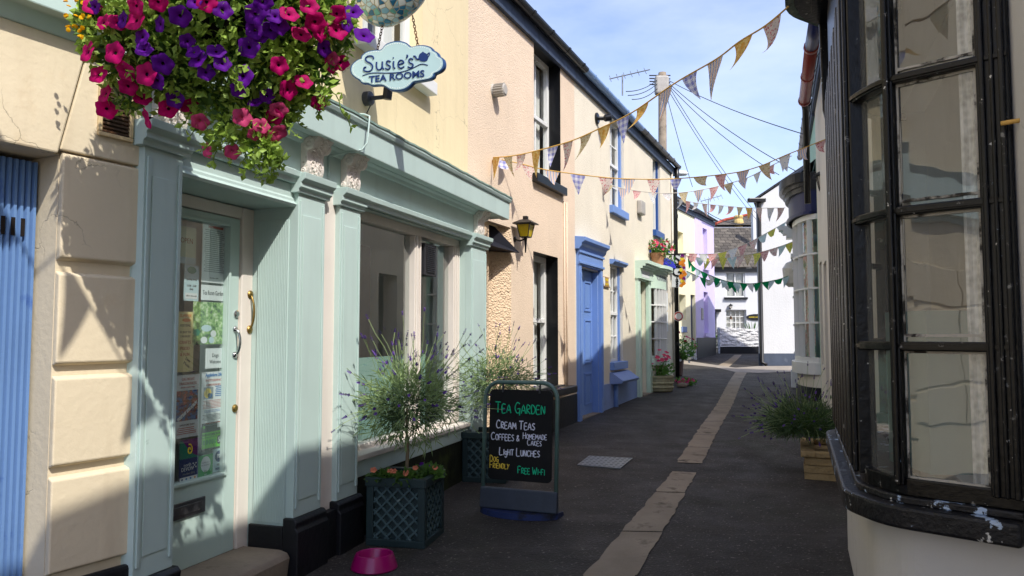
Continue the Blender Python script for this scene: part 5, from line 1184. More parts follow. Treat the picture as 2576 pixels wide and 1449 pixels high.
for z in (1.36, 1.68, 2.0): 
    for (a, b_) in zip(bw_, bw_[1:]): q.hexa([(a[0], a[1] - .04, z - .011), (b_[0], b_[1] - .04, z - .011), (b_[0], b_[1] + .003, z - .011), (a[0], a[1] + .003, z - .011)], [(a[0], a[1] - .04, z + .011), (b_[0], b_[1] - .04, z + .011), (b_[0], b_[1] + .003, z + .011), (a[0], a[1] + .003, z + .011)])
bwn = q.build('bow_window', m['white'], gsh)
q = MB(P)
for (a, b_) in zip(bw_, bw_[1:]): q.quad((a[0], a[1] - .03, 1.04), (b_[0], b_[1] - .03, 1.04), (b_[0], b_[1] - .03, 2.32), (a[0], a[1] - .03, 2.32))
q.build('pane', m['glass'], bwn, recalc=False)
fpts = [(gs0 - .02, .10), (3.9, .10), (4.15, .12)] + bw_ + [(bs1 + .1, .08)]
bowband(-.2, .0, 2.44, 2.62, 'mint', 'frieze', pts=fpts)
for (o_, z0, z1) in ((.04, 2.62, 2.66), (.09, 2.66, 2.70), (.14, 2.70, 2.76)): bowband(-.2, o_, z0, z1, 'mint', 'cornice', pts=fpts)
bowband(-.2, .0025, 2.47, 2.59, 'paper', 'mosaic_panel', pts=[(gs0 + .1, .10), (3.9, .10)]); 
k = []
q = MB(P)
for i in range(2, 11):
    a, b_ = bw_[i], bw_[i + 1]; tri = [(a[0], 2.48), (b_[0], 2.48), ((a[0] + b_[0]) / 2, 2.58)] if i % 2 else [(a[0], 2.58), (b_[0], 2.58), ((a[0] + b_[0]) / 2, 2.48)]
    e = max(a[1], b_[1]) ; q.hexa([(x, (a[1] if abs(x - a[0]) < 1e-6 else b_[1] if abs(x - b_[0]) < 1e-6 else (a[1] + b_[1]) / 2) + .001, z) for x, z in tri], [(x, (a[1] if abs(x - a[0]) < 1e-6 else b_[1] if abs(x - b_[0]) < 1e-6 else (a[1] + b_[1]) / 2) + .006, z) for x, z in tri])
q.build('tile_pattern', m['grey_i'], gsh)
nbd = thing('notice_board', P.P(5.98, .02, 1.2), 'tall narrow notice board with white sheets right of the mint bow window', 'notice board'); MB(P).box(5.5, 5.85, .0, .04, 1.25, 2.35).build('backboard', M('pale_board', '#cfc6b4', .6), nbd, bevel=.005)
q = MB(P); q.box(5.54, 5.81, .04, .043, 1.5, 1.9); q.box(5.54, 5.81, .04, .043, 1.95, 2.3); q.build('sheet', m['paper'], nbd)

# projecting glass shop sign
gs = thing('hanging_sign', P.P(6.1, .55, 2.2), 'white projecting glass shop sign with black letters and orange mosaic edge', 'sign')
s_g = 5.75
def sp2(px, py):
    r = ray(px, py); c = Vector((0, 0, H)); o = P.o + P.u * s_g; k = ((o - c).dot(P.u)) / r.dot(P.u); p = c + r * k; return (p - P.o).dot(P.n), p.z
pl = [sp2(*p) for p in ((1691, 643), (1712, 640), (1722, 652), (1725, 672), (1728, 690), (1726, 708), (1718, 720), (1704, 723), (1690, 722))]
q = MB(P); q.hexa([(s_g + .02, d, z) for d, z in pl], [(s_g, d, z) for d, z in pl]); q.build('sign_panel', m['paper'], gs)
dL, zT = pl[0]; dR = pl[5][0]; zB = pl[-1][1]
MB(P).box(s_g, s_g + .02, .0, dR, zT + .01, zT + .04).build('bracket', m['black'], gs)
for (tx, v_, sz) in (('S', .86, .30), ('ea', .66, .13), ('G', .47, .27), ('l', .30, .12), ('a', .22, .12), ('s', .14, .12), ('s', .06, .12)): text(tx, sz * 1.15, P.P(s_g - .002, dL + (dR - dL) * .34, zB + (zT - zB) * v_), P.n, UP, m['blackdot'], gs, bold=.004)
for i in range(14):
    u, v_ = rnd.uniform(.62, .93), (i + .5) / 14; dx, zx = dL + (dR - dL) * u, zB + (zT - zB) * v_; r = rnd.uniform(.035, .06)
    q = MB(P); q.hexa([(s_g - .002, dx + r * math.cos(j * 1.256 + i), zx + r * math.sin(j * 1.256 + i)) for j in range(5)], [(s_g - .008, dx + r * math.cos(j * 1.256 + i), zx + r * math.sin(j * 1.256 + i)) for j in range(5)]); q.build('mosaic_piece', m[['orange_i', 'orange_i', 'yel_i', 'purple_i', 'orange_i'][i % 5]], gs)
rs = thing('round_sign', P.P(6.65, .12, 1.85), 'small round white warning sign fixed to the black downpipe', 'sign'); a, z = P.sz(1703, 795, .13)
MB().lathe([(.11, 0), (.11, .01)], P.P(CS1 - .10, .115, z) - P.u * .06, 20, -P.u).build('disc', m['paper'], rs); q = MB(); q.tube([P.P(CS1 - .17, .115 + .085 * math.cos(i * .3), z + .085 * math.sin(i * .3)) for i in range(21)], .012, 5, closed=True); q.build('red_ring', m['ink_red'], rs)

# potted plants along the cream cottage
def pot(name, label, c, prof, mat, rings=0):
    t = thing(name, c, label, 'pot'); MB().lathe(prof, c, 24).build('pot_body', m[mat], t, smooth=False, bevel=.0)
    if rings: 
        q = MB()
        for z in rings: q.lathe([(prof[1][0] * 1.0 + .012, z), (prof[1][0] * 1.0 + .028, z + .025), (prof[1][0] + .012, z + .05)], c, 24)
        q.build('band', m[mat], t)
    h = prof[-2][1]; MB().lathe([(prof[-1][0] * .9, h - .05), (prof[-1][0] * .9, h - .04)], c, 20).build('soil', m['soil'], t); return t
m['leaf_m'] = leaf('mid_green_leaf', '#5f8a3e'); m['petal_w'] = petal_mat('white_petal', '#dfdfe0', 0); m['petal_red'] = petal_mat('crimson_petal', '#9b1530', 0); m['petal_gpink'] = petal_mat('geranium_pink_petal', '#ea5a78', 0); m['petal_lob'] = petal_mat('lobelia_blue_petal', '#4a4fd0', 0)
bc_ = gnd(1664, 986); bc_.y += .12; bc_.z = gz(bc_.y)
pot('tub', 'pale ribbed half barrel tub of flowers below the mint bow window', bc_, [(.20, 0), (.235, .02), (.25, .24), (.262, .27), (.262, .30), (.235, .30)], 'barrel', [.06, .14])
def bunch(label, c, rx, rz, nl, lm, fl, name='flowering_plant', lsz=.06, upright=0, cat='plant'):
    t = thing(name, c, label, cat); q = MB(); st = MB()
    for i in range(nl):
        d = rdir(); d.z = d.z * .5 + .45; p = c + Vector((d.x * rx, d.y * rx, d.z * rz)) * rnd.uniform(.25, 1.05); leaf_blob(q, p, lsz, d + rdir() * .7)
    for i in range(16): d = rdir(); d.z = abs(d.z) + .3; st.tube([c, c + Vector((d.x * rx, d.y * rx, d.z * rz)) * .8], .004, 4)
    st.build('stem', m['stem_g'], t); q.build('foliage', m[lm], t, recalc=False)
    for (mt, n, fs, hi) in fl:
        me, mi = flower_mesh('bloom', fs, 0); pl = []
        for i in range(n):
            d = rdir(); d.z = abs(d.z) * .7 + hi; d.y = -abs(d.y) * .9 if i % 3 else d.y; pl.append((c + Vector((d.x * rx, d.y * rx, d.z * rz)) * rnd.uniform(.9, 1.1), d + Vector((0, -.6, .2))))
        flowers(t, pl, me, mi, [m[mt], m[mt]])
    return t
bunch('pink flowered plant growing in the pale ribbed tub', bc_ + Vector((0, 0, .28)), .24, .34, 420, 'leaf_m', [('petal_gpink', 9, .045, .7), ('petal_pink', 12, .03, .5)])
tc_ = gnd(1708, 947); tc_.y += .12; tc_.z = gz(tc_.y)
pot('tall_pot', 'tall brown glazed pot beside the ribbed tub', tc_, [(.10, 0), (.115, .02), (.15, .42), (.17, .50), (.17, .55), (.14, .55)], 'dark_pot')
bunch('trailing plant with white and crimson flowers in the tall brown pot', tc_ + Vector((.05, -.02, .42)), .40, .52, 1300, 'leaf_m', [('petal_w', 50, .028, -.15), ('petal_red', 9, .04, .5), ('petal_pink', 10, .026, .6)])
lc = gnd(1722, 970); bunch('low pink flowered plant on the ground in front of the tall brown pot', lc, .22, .16, 200, 'leaf_m', [('petal_pink', 14, .035, .3)])
for i, (px, py) in enumerate(((1722, 972), (1731, 969), (1716, 975))):
    c = gnd(px, py); q = MB().lathe([(.03, 0), (.085, .02), (.095, .05), (.06, .09), (.01, .10)], c, 9); o = q.build('stone', m['concrete'], None, smooth=True); o.scale = (1.1, .8, .8 + .1 * i); tag(o, 'rounded grey brown pebble on the lane below the tall brown pot', 'stone', 'pebbles by the pots')
# pots on the mint cornice
c = P.P(P.S(1655, 665, .14), .14, 2.762); pot('flower_pot', 'terracotta flower pot standing on the mint shopfront cornice', c, [(.09, 0), (.10, .01), (.135, .19), (.15, .19), (.15, .24), (.13, .24)], 'terracotta')
bunch('pink and red geranium in the terracotta pot on the mint cornice', c + Vector((.03, 0, .22)), .26, .30, 420, 'leaf_m', [('petal_gpink', 26, .026, .2), ('petal_red', 8, .024, .3), ('petal_lob', 10, .018, .0)], name='geranium')
c = P.P(P.S(1674, 665, .14), .14, 2.74); bunch('mound of violet blue lobelia on the mint shopfront cornice', c + Vector((0, 0, .05)), .19, .24, 240, 'leaf_m', [('petal_lob', 99, .030, -.05)], name='lobelia')

# ================================================================== lemon and lilac houses
lh2 = thing('lemon_house', LI.P(-1.2, 0, LI.g(-1.2)), 'narrow pale lemon yellow house front between the cream cottage and the lilac house', 'house')
ZL = LI.Z(1752, 535, .0)
shell('wall', LI, -4.0, -.02, -.3, ZL, [(-2.0, -1.4, 3.2, 4.7, .2), (-.62, -.06, .3, 2.75, .12), (-1.95, -1.2, 1.9, 2.7, .2)], m['yellow_w'], lh2, th=.8)
MB(LI).box(-.62, -.06, -.2, -.10, .62, 2.75).build('door', m['navy'], lh2); MB(LI).box(-2.0, -1.4, -.2, -.16, 3.2, 4.7).build('blind_window', m['yellow_w'], lh2)
MB(LI).box(-1.95, -1.2, -.24, -.2, 1.9, 2.7).build('window', m['glass'], lh2)
eave(LI, lh2, -4.0, -.02, ZL - .05, [(-4.0, -.02, 'gutter_black')])
a, z = LI.sz(1722, 829, .03); sgn = MB(LI).box(a - .28, a + .28, .0, .04, z - .09, z + .09).build('wall_plaque', m['blue_pl'], None, bevel=.01); tag(sgn, 'small grey blue rectangular plaque on the lemon house by its navy door', 'plaque')
li = thing('lilac_house', LI.P(1, 0, LI.g(1)), 'lilac rendered house with a narrow recessed window and dark plinth', 'house')
e1 = LI.S(1796, 700); wz = (.85, 1.28)
def lz(py, px=1775): return LI.Z(px, py)
wA = (LI.S(1768, 700), LI.S(1779, 700))
shell('wall', LI, -.02, e1, -.3, ZL + .02, [(wA[0], wA[1], lz(838), lz(735), .14), (wA[0], wA[1], lz(672), lz(577), .14)], m['lilac'], li, th=2.2, d=.02)
for (c, e) in ((lz(838), lz(735)), (lz(672), lz(577))): MB(LI).box(wA[0], wA[1], -.16, -.12, c, e).build('blind_window', m['lilac'], li); MB(LI).box(wA[0] - .05, wA[1] + .1, .02, .10, c - .12, c).build('window_sill', m['lilac'], li)
MB(LI).box(-.021, e1 + .012, .019, .04, .2, 1.32).build('plinth', m['black_pl'], li)
eave(LI, li, -.0, e1 + .1, ZL - .03, [(-.0, e1 + .1, 'gutter_black')])
a, z = LI.sz(1772, 790, .03); pq = MB(LI).box(a - .4, a - .18, .02, .05, z - .2, z + .2).build('wall_plaque', m['greyp'], None, bevel=.01); tag(pq, 'small upright grey plaque on the lilac house wall', 'plaque')

# ================================================================== far cottage, white gable, stone wall
YC = 33.0
CF = Fr((0, YC, 0), u=(1, .0)); CF.n = Vector((0, -1, 0))
def cz(px, py): p = at(px, py, YC); return p.x, p.z
fc = thing('white_cottage', Vector((9.8, YC, gz(YC))), 'white cottage with a slate roof and curtained windows at the far end of the lane', 'house')
x0, z0 = cz(1797, 900); x1, ze = cz(1960, 676)
wu = (*[cz(p, 700)[0] for p in (1825, 1874)], cz(1850, 748)[1], cz(1850, 684)[1]); wl = (*[cz(p, 700)[0] for p in (1825, 1876)], cz(1850, 828)[1], cz(1850, 779)[1])
dr_ = (*[cz(p, 700)[0] for p in (1794, 1801)], z0 - .2, cz(1800, 785)[1])
shell('wall', CF, x0 - .6, x1, -.2, ze, [(*wu, .08), (*wl, .2), (*dr_, .2)], m['whitewash'], fc, th=1.2)
sash(CF, fc, *wu, -.04, 2, 2, m['white'], fw=.06, bw=.05, mid=False, curtain=m['curtain']); sash(CF, fc, *wl, -.14, 4, 3, m['white'], fw=.05, bw=.03, mid=False, curtain=m['curtain'])
MB(CF).box(dr_[0], dr_[1], -.25, -.2, z0 - .2, dr_[3]).build('door', m['black'], fc); MB(CF).box(dr_[0] - .1, dr_[1] + .15, .0, .2, dr_[3], dr_[3] + .12).build('door_hood', m['black'], fc)
MB(CF).box(wu[0] - .08, wu[1] + .08, -.02, .1, wu[2] - .09, wu[2]).build('window_sill', m['black'], fc)
MB(CF).box(x0 - .6, x1, .01, .12, ze - .14, ze + .02).build('gutter', m['black'], fc)
zr = at(1850, 573, YC + 2.5).z
q = MB(CF); q.ext([(.2, ze + .02), (.2, ze + .06), (-2.5, zr), (-5.2, ze + .06), (-5.2, ze), (-2.5, zr - .1)], x0 - .2, x1, 'dz'); q.build('roof', m['slate'], fc)
MB(CF).box(x0 - .6, x0 - .25, -2, -.1, ze - .2, ze + .9).build('parapet', m['whitewash'], fc)
# taller roof behind
YB2 = 38.5
bh2 = thing('slate_roofed_house', Vector((10.5, YB2, gz(YB2))), 'house behind the white cottage with grey slate roof and red ridge tiles', 'house')
BF = Fr((0, YB2, 0), u=(1, 0)); BF.n = Vector((0, -1, 0))
pL, pR = at(1808, 566, YB2), at(1920, 575, YB2); pk_ = at(1890, 533, YB2 + 3); pl_ = at(1812, 560, YB2 + 1.2)
MB(BF).box(pL.x - .3, pR.x + 1, -6, 0, -.2, pL.z - .1).build('wall', m['whitewash'], bh2)
rl, rr_ = at(1822, 556, YB2 + 3), at(1905, 535, YB2 + 3)
q = MB(); q.raw([Vector((pL.x - .2, YB2 - .1, pL.z)), Vector((pR.x + 1, YB2 - .1, pL.z)), Vector((rr_.x + .8, YB2 + 3, rr_.z + .1)), Vector((rl.x, YB2 + 3, rl.z)), Vector((pL.x - .2, YB2 + 6, pL.z)), Vector((pR.x + 1, YB2 + 6, pL.z))], [(0, 1, 2, 3), (0, 3, 4), (3, 2, 5, 4), (1, 5, 2), (0, 4, 5, 1)]); q.build('roof', m['slate'], bh2)
m['redridge'] = M('red_ridge_tile', '#9a4a38', .8, .15, 6, 30, .3, .004, [], .2)
MB().tube([rl + UP * .05, Vector((rr_.x + .8, YB2 + 3, rr_.z + .15))], .10, 6).build('ridge_tile', m['redridge'], bh2); MB().tube([Vector((pL.x - .2, YB2 - .1, pL.z + .05)), rl + UP * .05], .09, 6).build('hip_tile', m['redridge'], bh2)
cp = at(1858, 566, YB2 + .4); q = MB(); q.lathe([(.22, 0), (.25, .05), (.22, .1), (.26, .3), (.24, .42), (.2, .5), (.25, .62), (.2, .7)], cp - UP * .2, 12); m['yelpot'] = M('buff_chimney_pot', '#cdb172', .8, .1); q.build('chimney_pot', m['yelpot'], bh2)
cpt = at(1893, 560, YB2 + 1.5); 
# white gable-ended building
YW = gnd(1905, 920).y
wb_ = thing('white_gable_house', Vector((8.5, YW, gz(YW))), 'tall plain white gable end with a dark plinth and black downpipe', 'house')
WF = Fr((0, YW, 0), u=(1, 0)); WF.n = Vector((0, -1, 0))
xl = at(1905, 700, YW).x; zl = at(1902, 505, YW).z; pr_ = at(1990, 445, YW); sl_ = (pr_.z - zl) / (pr_.x - xl); xp = xl + 1.7; zp = zl + 1.7 * sl_
q = MB(WF); q.ext([(xl, -.2), (xl, zl), (xp, zp), (xp + 1.7, zl), (xp + 1.7, -.2)], 0, -3.4, 'sz')
# pull the far left edge to the right so that the lane side shows
for i, v in enumerate(q.v):
    if v.y > YW + 3: v.x += 1.35
q.build('wall', m['whitewash'], wb_)
zpl = at(1950, 889, YW).z
MB(WF).box(xl - .012, xp + 1.7, .0, .02, .2, zpl).build('plinth', M('slate_blue_plinth', '#4b5361', .7, .15, 3, 30, .4, .006, [('#6d7480', 4, .6, .75)], .2), wb_)
q = MB(); dx_ = at(1911, 700, YW).x; pipe([Vector((dx_, YW - .07, zl - .05)), Vector((dx_, YW - .07, gz(YW) + .1)), Vector((dx_ + .1, YW - .16, gz(YW) + .03))], .055, m['gutter_black'], 'downpipe', wb_)
MB(WF).box(xl - .25, xl + .25, .0, .16, zl - .06, zl + .06).build('rainwater_head', m['gutter_black'], wb_, bevel=.02)
q = MB(WF); q.ext([(xl - .1, zl - .02), (xl - .1, zl + .04), (xp, zp + .10), (xp, zp + .02)], .05, -3.4, 'sz'); q.ext([(xp, zp + .02), (xp, zp + .10), (xp + 1.8, zl + .04), (xp + 1.8, zl - .02)], .05, -3.4, 'sz')
for v in q.v:
    if v.y > YW + 3: v.x += 1.35
q.build('roof', m['darkslate'], wb_)
cw_ = at(1890, 560, YC - .5); MB().box(at(1889, 550, YC + 1.3).x, at(1898, 550, YC + 1.3).x, YC + 1.0, YC + 1.3, 3.5, at(1893, 528, YC + 1).z).build('chimney', m['whitewash'], fc)
# whitewashed rubble wall
YS = 28.5
a, b_ = at(1812, 878, YS), at(1925, 884, YS); zt0, zt1 = at(1812, 824, YS).z, at(1905, 828, YS).z
rw = thing('stone_wall', Vector(((a.x + b_.x) / 2, YS, gz(YS))), 'low whitewashed rubble garden wall with a dark base before the white cottage', 'wall')
q = MB(); n = 16
for i in range(n):
    xa, xb = a.x + (b_.x - a.x) * i / n, a.x + (b_.x - a.x) * (i + 1) / n; za, zb = zt0 + (zt1 - zt0) * i / n + rnd.uniform(-.02, .02), zt0 + (zt1 - zt0) * i / n + rnd.uniform(-.02, .02)
    q.hexa([(xa, YS, gz(YS)), (xb, YS, gz(YS)), (xb, YS + .4, gz(YS)), (xa, YS + .4, gz(YS))], [(xa, YS + .02, za), (xb, YS + .02, za), (xb, YS + .38, za), (xa, YS + .38, za)])
q.build('wall_body', m['stonew'], rw)
MB().box(a.x - .01, b_.x, YS - .02, YS - .001, gz(YS) - .1, at(1850, 872, YS).z).build('plinth', m['black_pl'], rw)
gt_ = thing('iron_gate', Vector((a.x - .3, YS, gz(YS))), 'thin dark iron gate at the left end of the whitewashed wall', 'gate'); q = MB()
for i in range(5): q.tube([(a.x - .55 + i * .12, YS + .1, gz(YS)), (a.x - .55 + i * .12, YS + .1, zt0 - .05 + .12 * math.sin(i * .8))], .014, 5)
for z in (.2, zt0 - gz(YS) - .2): q.tube([(a.x - .55, YS + .1, gz(YS) + z), (a.x - .07, YS + .1, gz(YS) + z)], .012, 5)
q.build('bars', m['black'], gt_)
cs = at(1813, 850, YS + .3); t = thing('conifer_shrub', Vector((a.x - .1, YS + .7, gz(YS))), 'small dark conical conifer beside the iron gate', 'shrub'); q = MB()
for i in range(500): h_ = rnd.random(); an = rnd.random() * 6.28; r = .24 * (1 - h_) * rnd.random() ** .4 + .02; leaf_blob(q, Vector((a.x - .1 + r * math.cos(an), YS + .7 + r * math.sin(an), gz(YS) + .1 + h_ * 1.1)), .09)
q.build('foliage', m['leaf_dark'], t, recalc=False); MB().tube([Vector((a.x - .1, YS + .7, gz(YS))), Vector((a.x - .1, YS + .7, gz(YS) + .7))], .03, 6).build('trunk', m['bark'], t)
px_ = at(1896, 830, YS + .8); t = thing('spiky_plant', Vector((px_.x, YS + .9, gz(YS))), 'spiky leaved plant rising above the whitewashed wall by the white gable', 'plant'); q = MB()
for i in range(26): an = rnd.random() * 6.28; q.tube([Vector((px_.x, YS + .9, zt0 - .5)), Vector((px_.x + .35 * math.cos(an), YS + .9 + .3 * math.sin(an), zt0 + rnd.uniform(.05, .25)))], .022, 4, r1=.004)
q.build('foliage', m['leaf_m'], t, recalc=False)
lpos = Vector((cz(1836, 765)[0], YC, cz(1836, 775)[1])); lantern('wall_lantern', lpos, (0, -1, 0), .55, 'small black carriage lantern on the far white cottage beside its lower window', 'lampglass')
a, z = cz(1901, 798); np_ = thing('house_plaque', Vector((a, YC, z - .1)), 'oval black house name plaque on the far white cottage', 'plaque'); MB(CF).ext([(a + .42 * math.cos(i * .2618), z + .14 * math.sin(i * .2618)) for i in range(24)], .0, .04, 'sz').build('plaque_board', m['black'], np_); text('HARBOUR VIEW', .085, Vector((a, YC - .042, z)), (1, 0, 0), UP, m['yel_i'], np_)
a, z = cz(1837, 803); bl_ = MB().lathe([(.07, 0), (.055, .05), (.035, .11), (.01, .15)], Vector((a, YC - .1, z)), 12).build('door_bell', m['rust'], None); tag(bl_, 'small brown hanging bell under the carriage lantern on the far cottage', 'bell')
# ================================================================== right side: house with the black bow window
R1 = thing('bow_window_house', RW.P(.5, 0, RW.g(.5)), 'white house with a weathered black bow window, nearest on the right', 'house')
A0_, A1_, A2_ = Vector((1.695, 2.532, 0)), Vector((1.412, 2.812, 0)), Vector((1.388, 3.03, 0))
e_ = RW.u
A3_ = A2_ + e_ * 1.95; A4_ = A3_ + (e_ * .42 - RW.n * .30); 
RWd = lambda p: ((p - RW.o).dot(RW.u), (p - RW.o).dot(RW.n))
q5 = RWd(A4_); A5_ = RW.P(q5[0] + .16, 0, 0)
zb0, zb1, ztop = .84, .90, 2.98
bws = RWd(A0_)[0], RWd(A5_)[0]
shell('wall', RW, -4.5, 4.25, -.3, 5.05, [(bws[0] + .05, bws[1] - .05, .80, ztop, .15)], m['white_grey'], R1, th=1.6)
eave(RW, R1, -4.5, 4.25, 5.05, [(-4.5, 4.25, 'gutter_black')])
def offs(pts, o):
    r = []
    for i, p in enumerate(pts):
        d0 = (p - pts[i - 1]).normalized() if i else (pts[1] - p).normalized(); d1 = (pts[i + 1] - p).normalized() if i < len(pts) - 1 else d0
        n0, n1 = Vector((-d0.y, d0.x, 0)), Vector((-d1.y, d1.x, 0)); nn = (n0 + n1).normalized(); k = 1 / max(.5, nn.dot(n0)); r.append(p + nn * o * k)
    return r
path = [A0_, A1_, A2_] + [A2_.lerp(A3_, (i + 1) / 4) for i in range(4)] + [A4_, A5_]
# smooth the turn a little as the old bow is curved
sp = [A0_]
for i in range(1, len(path) - 1):
    a, b_, c = path[i - 1], path[i], path[i + 1]; k = min(.07, (b_ - a).length * .4, (c - b_).length * .4); p, r = b_ + (a - b_).normalized() * k, b_ + (c - b_).normalized() * k
    if abs((b_ - a).normalized().dot((c - b_).normalized())) > .999: sp.append(b_)
    else: sp += [p.lerp(b_, t).lerp(b_.lerp(r, t), t) for t in (0, .25, .5, .75, 1)]
sp.append(A5_)
SGN = -1 if (offs(sp, .1)[0] - A0_).dot(Vector((.5, .5, 0))) < 0 else 1
out_s = 1 if (offs(path, .1)[4] - path[4]).dot(RW.n) > 0 else -1
def band(o0, o1, z0, z1, mat, name, par, pts=None, bev=0, jit=0):
    pp = pts or sp; a, b_ = offs(pp, o0 * out_s), offs(pp, o1 * out_s); q = MB()
    for i in range(len(pp) - 1):
        f = lambda p, z: Vector((p.x, p.y, z)); q.raw([f(a[i], z0), f(a[i + 1], z0), f(b_[i + 1], z0), f(b_[i], z0), f(a[i], z1), f(a[i + 1], z1), f(b_[i + 1], z1), f(b_[i], z1)], [(0, 1, 2, 3), (4, 5, 6, 7), (2, 3, 7, 6), (0, 1, 5, 4)] + ([(0, 3, 7, 4)] if i == 0 else []) + ([(1, 2, 6, 5)] if i == len(pp) - 2 else []))
    return q.build(name, mat, par, bevel=bev)
bay = R1
band(-.30, -.035, -.3, .76, m['white_grey'], 'bow_base', R1)
sl1 = band(-.25, .075, .755, .835, m['sillblack'], 'window_sill', R1, bev=.012)
band(-.05, .022, .835, .862, m['sillblack'], 'sill_moulding', R1, bev=.006)
bf = band(-.06, .0, .862, .925, m['black_old'], 'bow_window', R1, bev=.005)
band(-.06, .005, ztop - .05, ztop + .56, m['black_old'], 'head_rail', R1); band(-.06, .10, ztop + .56, ztop + .60, m['black_old'], 'cornice', R1); band(-.06, .18, ztop + .60, ztop + .66, m['black_old'], 'cornice', R1); band(-.2, .25, ztop + .66, ztop + .76, m['black_old'], 'cornice', R1, bev=.01)
q = MB(); f = offs(sp, .26 * out_s); b2 = [RW.P(RWd(p)[0], .002, 0) for p in f]
for i in range(len(f) - 1):
    q.raw([Vector((f[i].x, f[i].y, ztop + .641)), Vector((f[i + 1].x, f[i + 1].y, ztop + .641)), Vector((b2[i + 1].x, b2[i + 1].y, ztop + .9)), Vector((b2[i].x, b2[i].y, ztop + .9))], [(0, 1, 2, 3)])
q.build('bow_roof', m['lead'], R1, recalc=False)
# bars
bz = [1.405, 1.905, 2.405]
br = MB()
def bayline(p, w_, o0, o1, z0, z1, q, tang):
    t = tang.normalized(); n = Vector((-t.y, t.x, 0)) * out_s
    c = [p - t * w_ / 2 + n * o0, p + t * w_ / 2 + n * o0, p + t * w_ / 2 + n * o1, p - t * w_ / 2 + n * o1]; f = lambda v, z: Vector((v.x, v.y, z)); q.raw([f(v, z0) for v in c] + [f(v, z1) for v in c], [(0, 1, 2, 3), (4, 5, 6, 7), (0, 1, 5, 4), (1, 2, 6, 5), (2, 3, 7, 6), (3, 0, 4, 7)])
for z in bz: band(-.035, .012, z - .017, z + .017, m['black_old'], 'glazing_bar', bf, bev=.005); band(-.03, .020, z - .007, z + .007, m['black_old'], 'glazing_bar', bf)
def mull(p, t, w_, beads, nm='mullion'):
    q = MB(); t = t.normalized(); bayline(p, w_, -.055, .012, .90, ztop, q, t)
    for (o, ww, pr) in beads: bayline(p + t * o, ww, .012, .012 + pr, .90, ztop, q, t)
    return q.build(nm, m['black_old'], bf, bevel=.005)
t01 = (A1_ - A0_).normalized()
mull(A0_ + t01 * .045, t01, .10, [(-.03, .018, .018), (.0, .014, .012), (.03, .018, .016)], 'end_post')
mull(A1_ + t01 * -.012, t01, .036, [(0, .018, .016)])
mull(A2_ + e_ * .03, e_, .06, [(0, .02, .018), (.03, .012, .012)])
k = 0; d_ = .25
while k * d_ + .3 < 1.95: mull(A2_ + e_ * (.26 + k * d_), e_, .16, [(-.055, .03, .02), (.0, .03, .02), (.055, .03, .02)]); k += 1
mull(A3_, e_, .07, [(0, .03, .02)]); mull(A4_, e_ - RW.n * .5, .06, []); 
pb = offs(sp, -.025 * out_s); q = MB()
for i in range(len(pb) - 1): q.raw([Vector((pb[i].x, pb[i].y, .92)), Vector((pb[i + 1].x, pb[i + 1].y, .92)), Vector((pb[i + 1].x, pb[i + 1].y, ztop)), Vector((pb[i].x, pb[i].y, ztop))], [(0, 1, 2, 3)])
q.build('pane', m['bayglass'], bf, recalc=False)
# putty lines
m['putty'] = M('old_putty', '#b9b3a6', .8, .12, 14, 40, .4, .004, [('#3c3934', 9, .5, .6)], .1)
q = MB()
for r0, r1 in ((.905, 1.388), (1.422, 1.888), (1.922, 2.388), (2.422, 2.93)):
    q = MB(); pa, pz = A0_ + t01 * .10, A1_ - t01 * .035
    for (p0, p1, z0, z1) in ((pa, pz, r0 + .018, r0 + .026), (pa, pz, r1 - .008, r1), (pa, pa + t01 * .007, r0, r1), (pz - t01 * .007, pz, r0, r1)):
        n_ = 10 if (p1 - p0).length > .05 else 1; n2 = 1 if n_ > 1 else 10
        for i in range(n_):
            for j in range(n2):
                a, b_ = p0.lerp(p1, i / n_), p0.lerp(p1, (i + 1) / n_); u0, u1 = z0 + (z1 - z0) * j / n2, z0 + (z1 - z0) * (j + 1) / n2
                bayline((a + b_) / 2, (b_ - a).length, -.024, -.018 + rnd.uniform(0, .003), u0 - rnd.uniform(0, .002), u1 + rnd.uniform(0, .003), q, t01)
    q.build('putty_line', m['putty'], bf)
# room behind: floor board, curtains
cb = offs(sp, -.16 * out_s); q = MB(); 
def wavy(p0, p1, z0, z1, n, am):
    q = MB(); dv = (p1 - p0); nn = Vector((-dv.y, dv.x, 0)).normalized()
    vs = [p0 + dv * i / n + nn * am * math.sin(i * 1.7) for i in range(n + 1)]
    for i in range(n): q.raw([Vector((vs[i].x, vs[i].y, z0)), Vector((vs[i + 1].x, vs[i + 1].y, z0)), Vector((vs[i + 1].x, vs[i + 1].y, z1)), Vector((vs[i].x, vs[i].y, z1))], [(0, 1, 2, 3)])
    return q
c0_, c1_ = A0_ + t01 * -.05, A0_ + t01 * .17; nin = Vector((-t01.y, t01.x, 0)) * out_s
c0_ -= nin * .09; c1_ -= nin * .09
wavy(c0_, c1_, .88, ztop, 20, .008).build('lace_curtain', m['lace'], R1, smooth=True, recalc=False)
q = MB(RW); q.box(bws[0], bws[1], -.45, .3, .78, .80) if False else q.box(bws[0] + .1, bws[1] - .1, -.5, .1, .845, .86); q.build('window_board', m['offwhite'], R1)
MB(RW).box(-1.4, 3.6, -1.55, -1.5, .2, 3.0).build('inner_wall', m['roomgrey'], R1)
q = MB(); pA = A1_ - nin * .35; q.box(pA.x + .1, pA.x + .5, pA.y + .15, pA.y + .5, .86, 1.55); q.build('inner_cabinet', m['tablecloth'], R1)
# wooden peg on the post
wp = A0_ - t01 * .02 + nin * .055; z_ = at(2512, 310, 2.5).z
MB().tube([Vector((wp.x, wp.y, z_)) - t01 * .04, Vector((wp.x, wp.y, z_)) + t01 * .035], .008, 8).build('wooden_peg', m['rope'], R1, smooth=True)
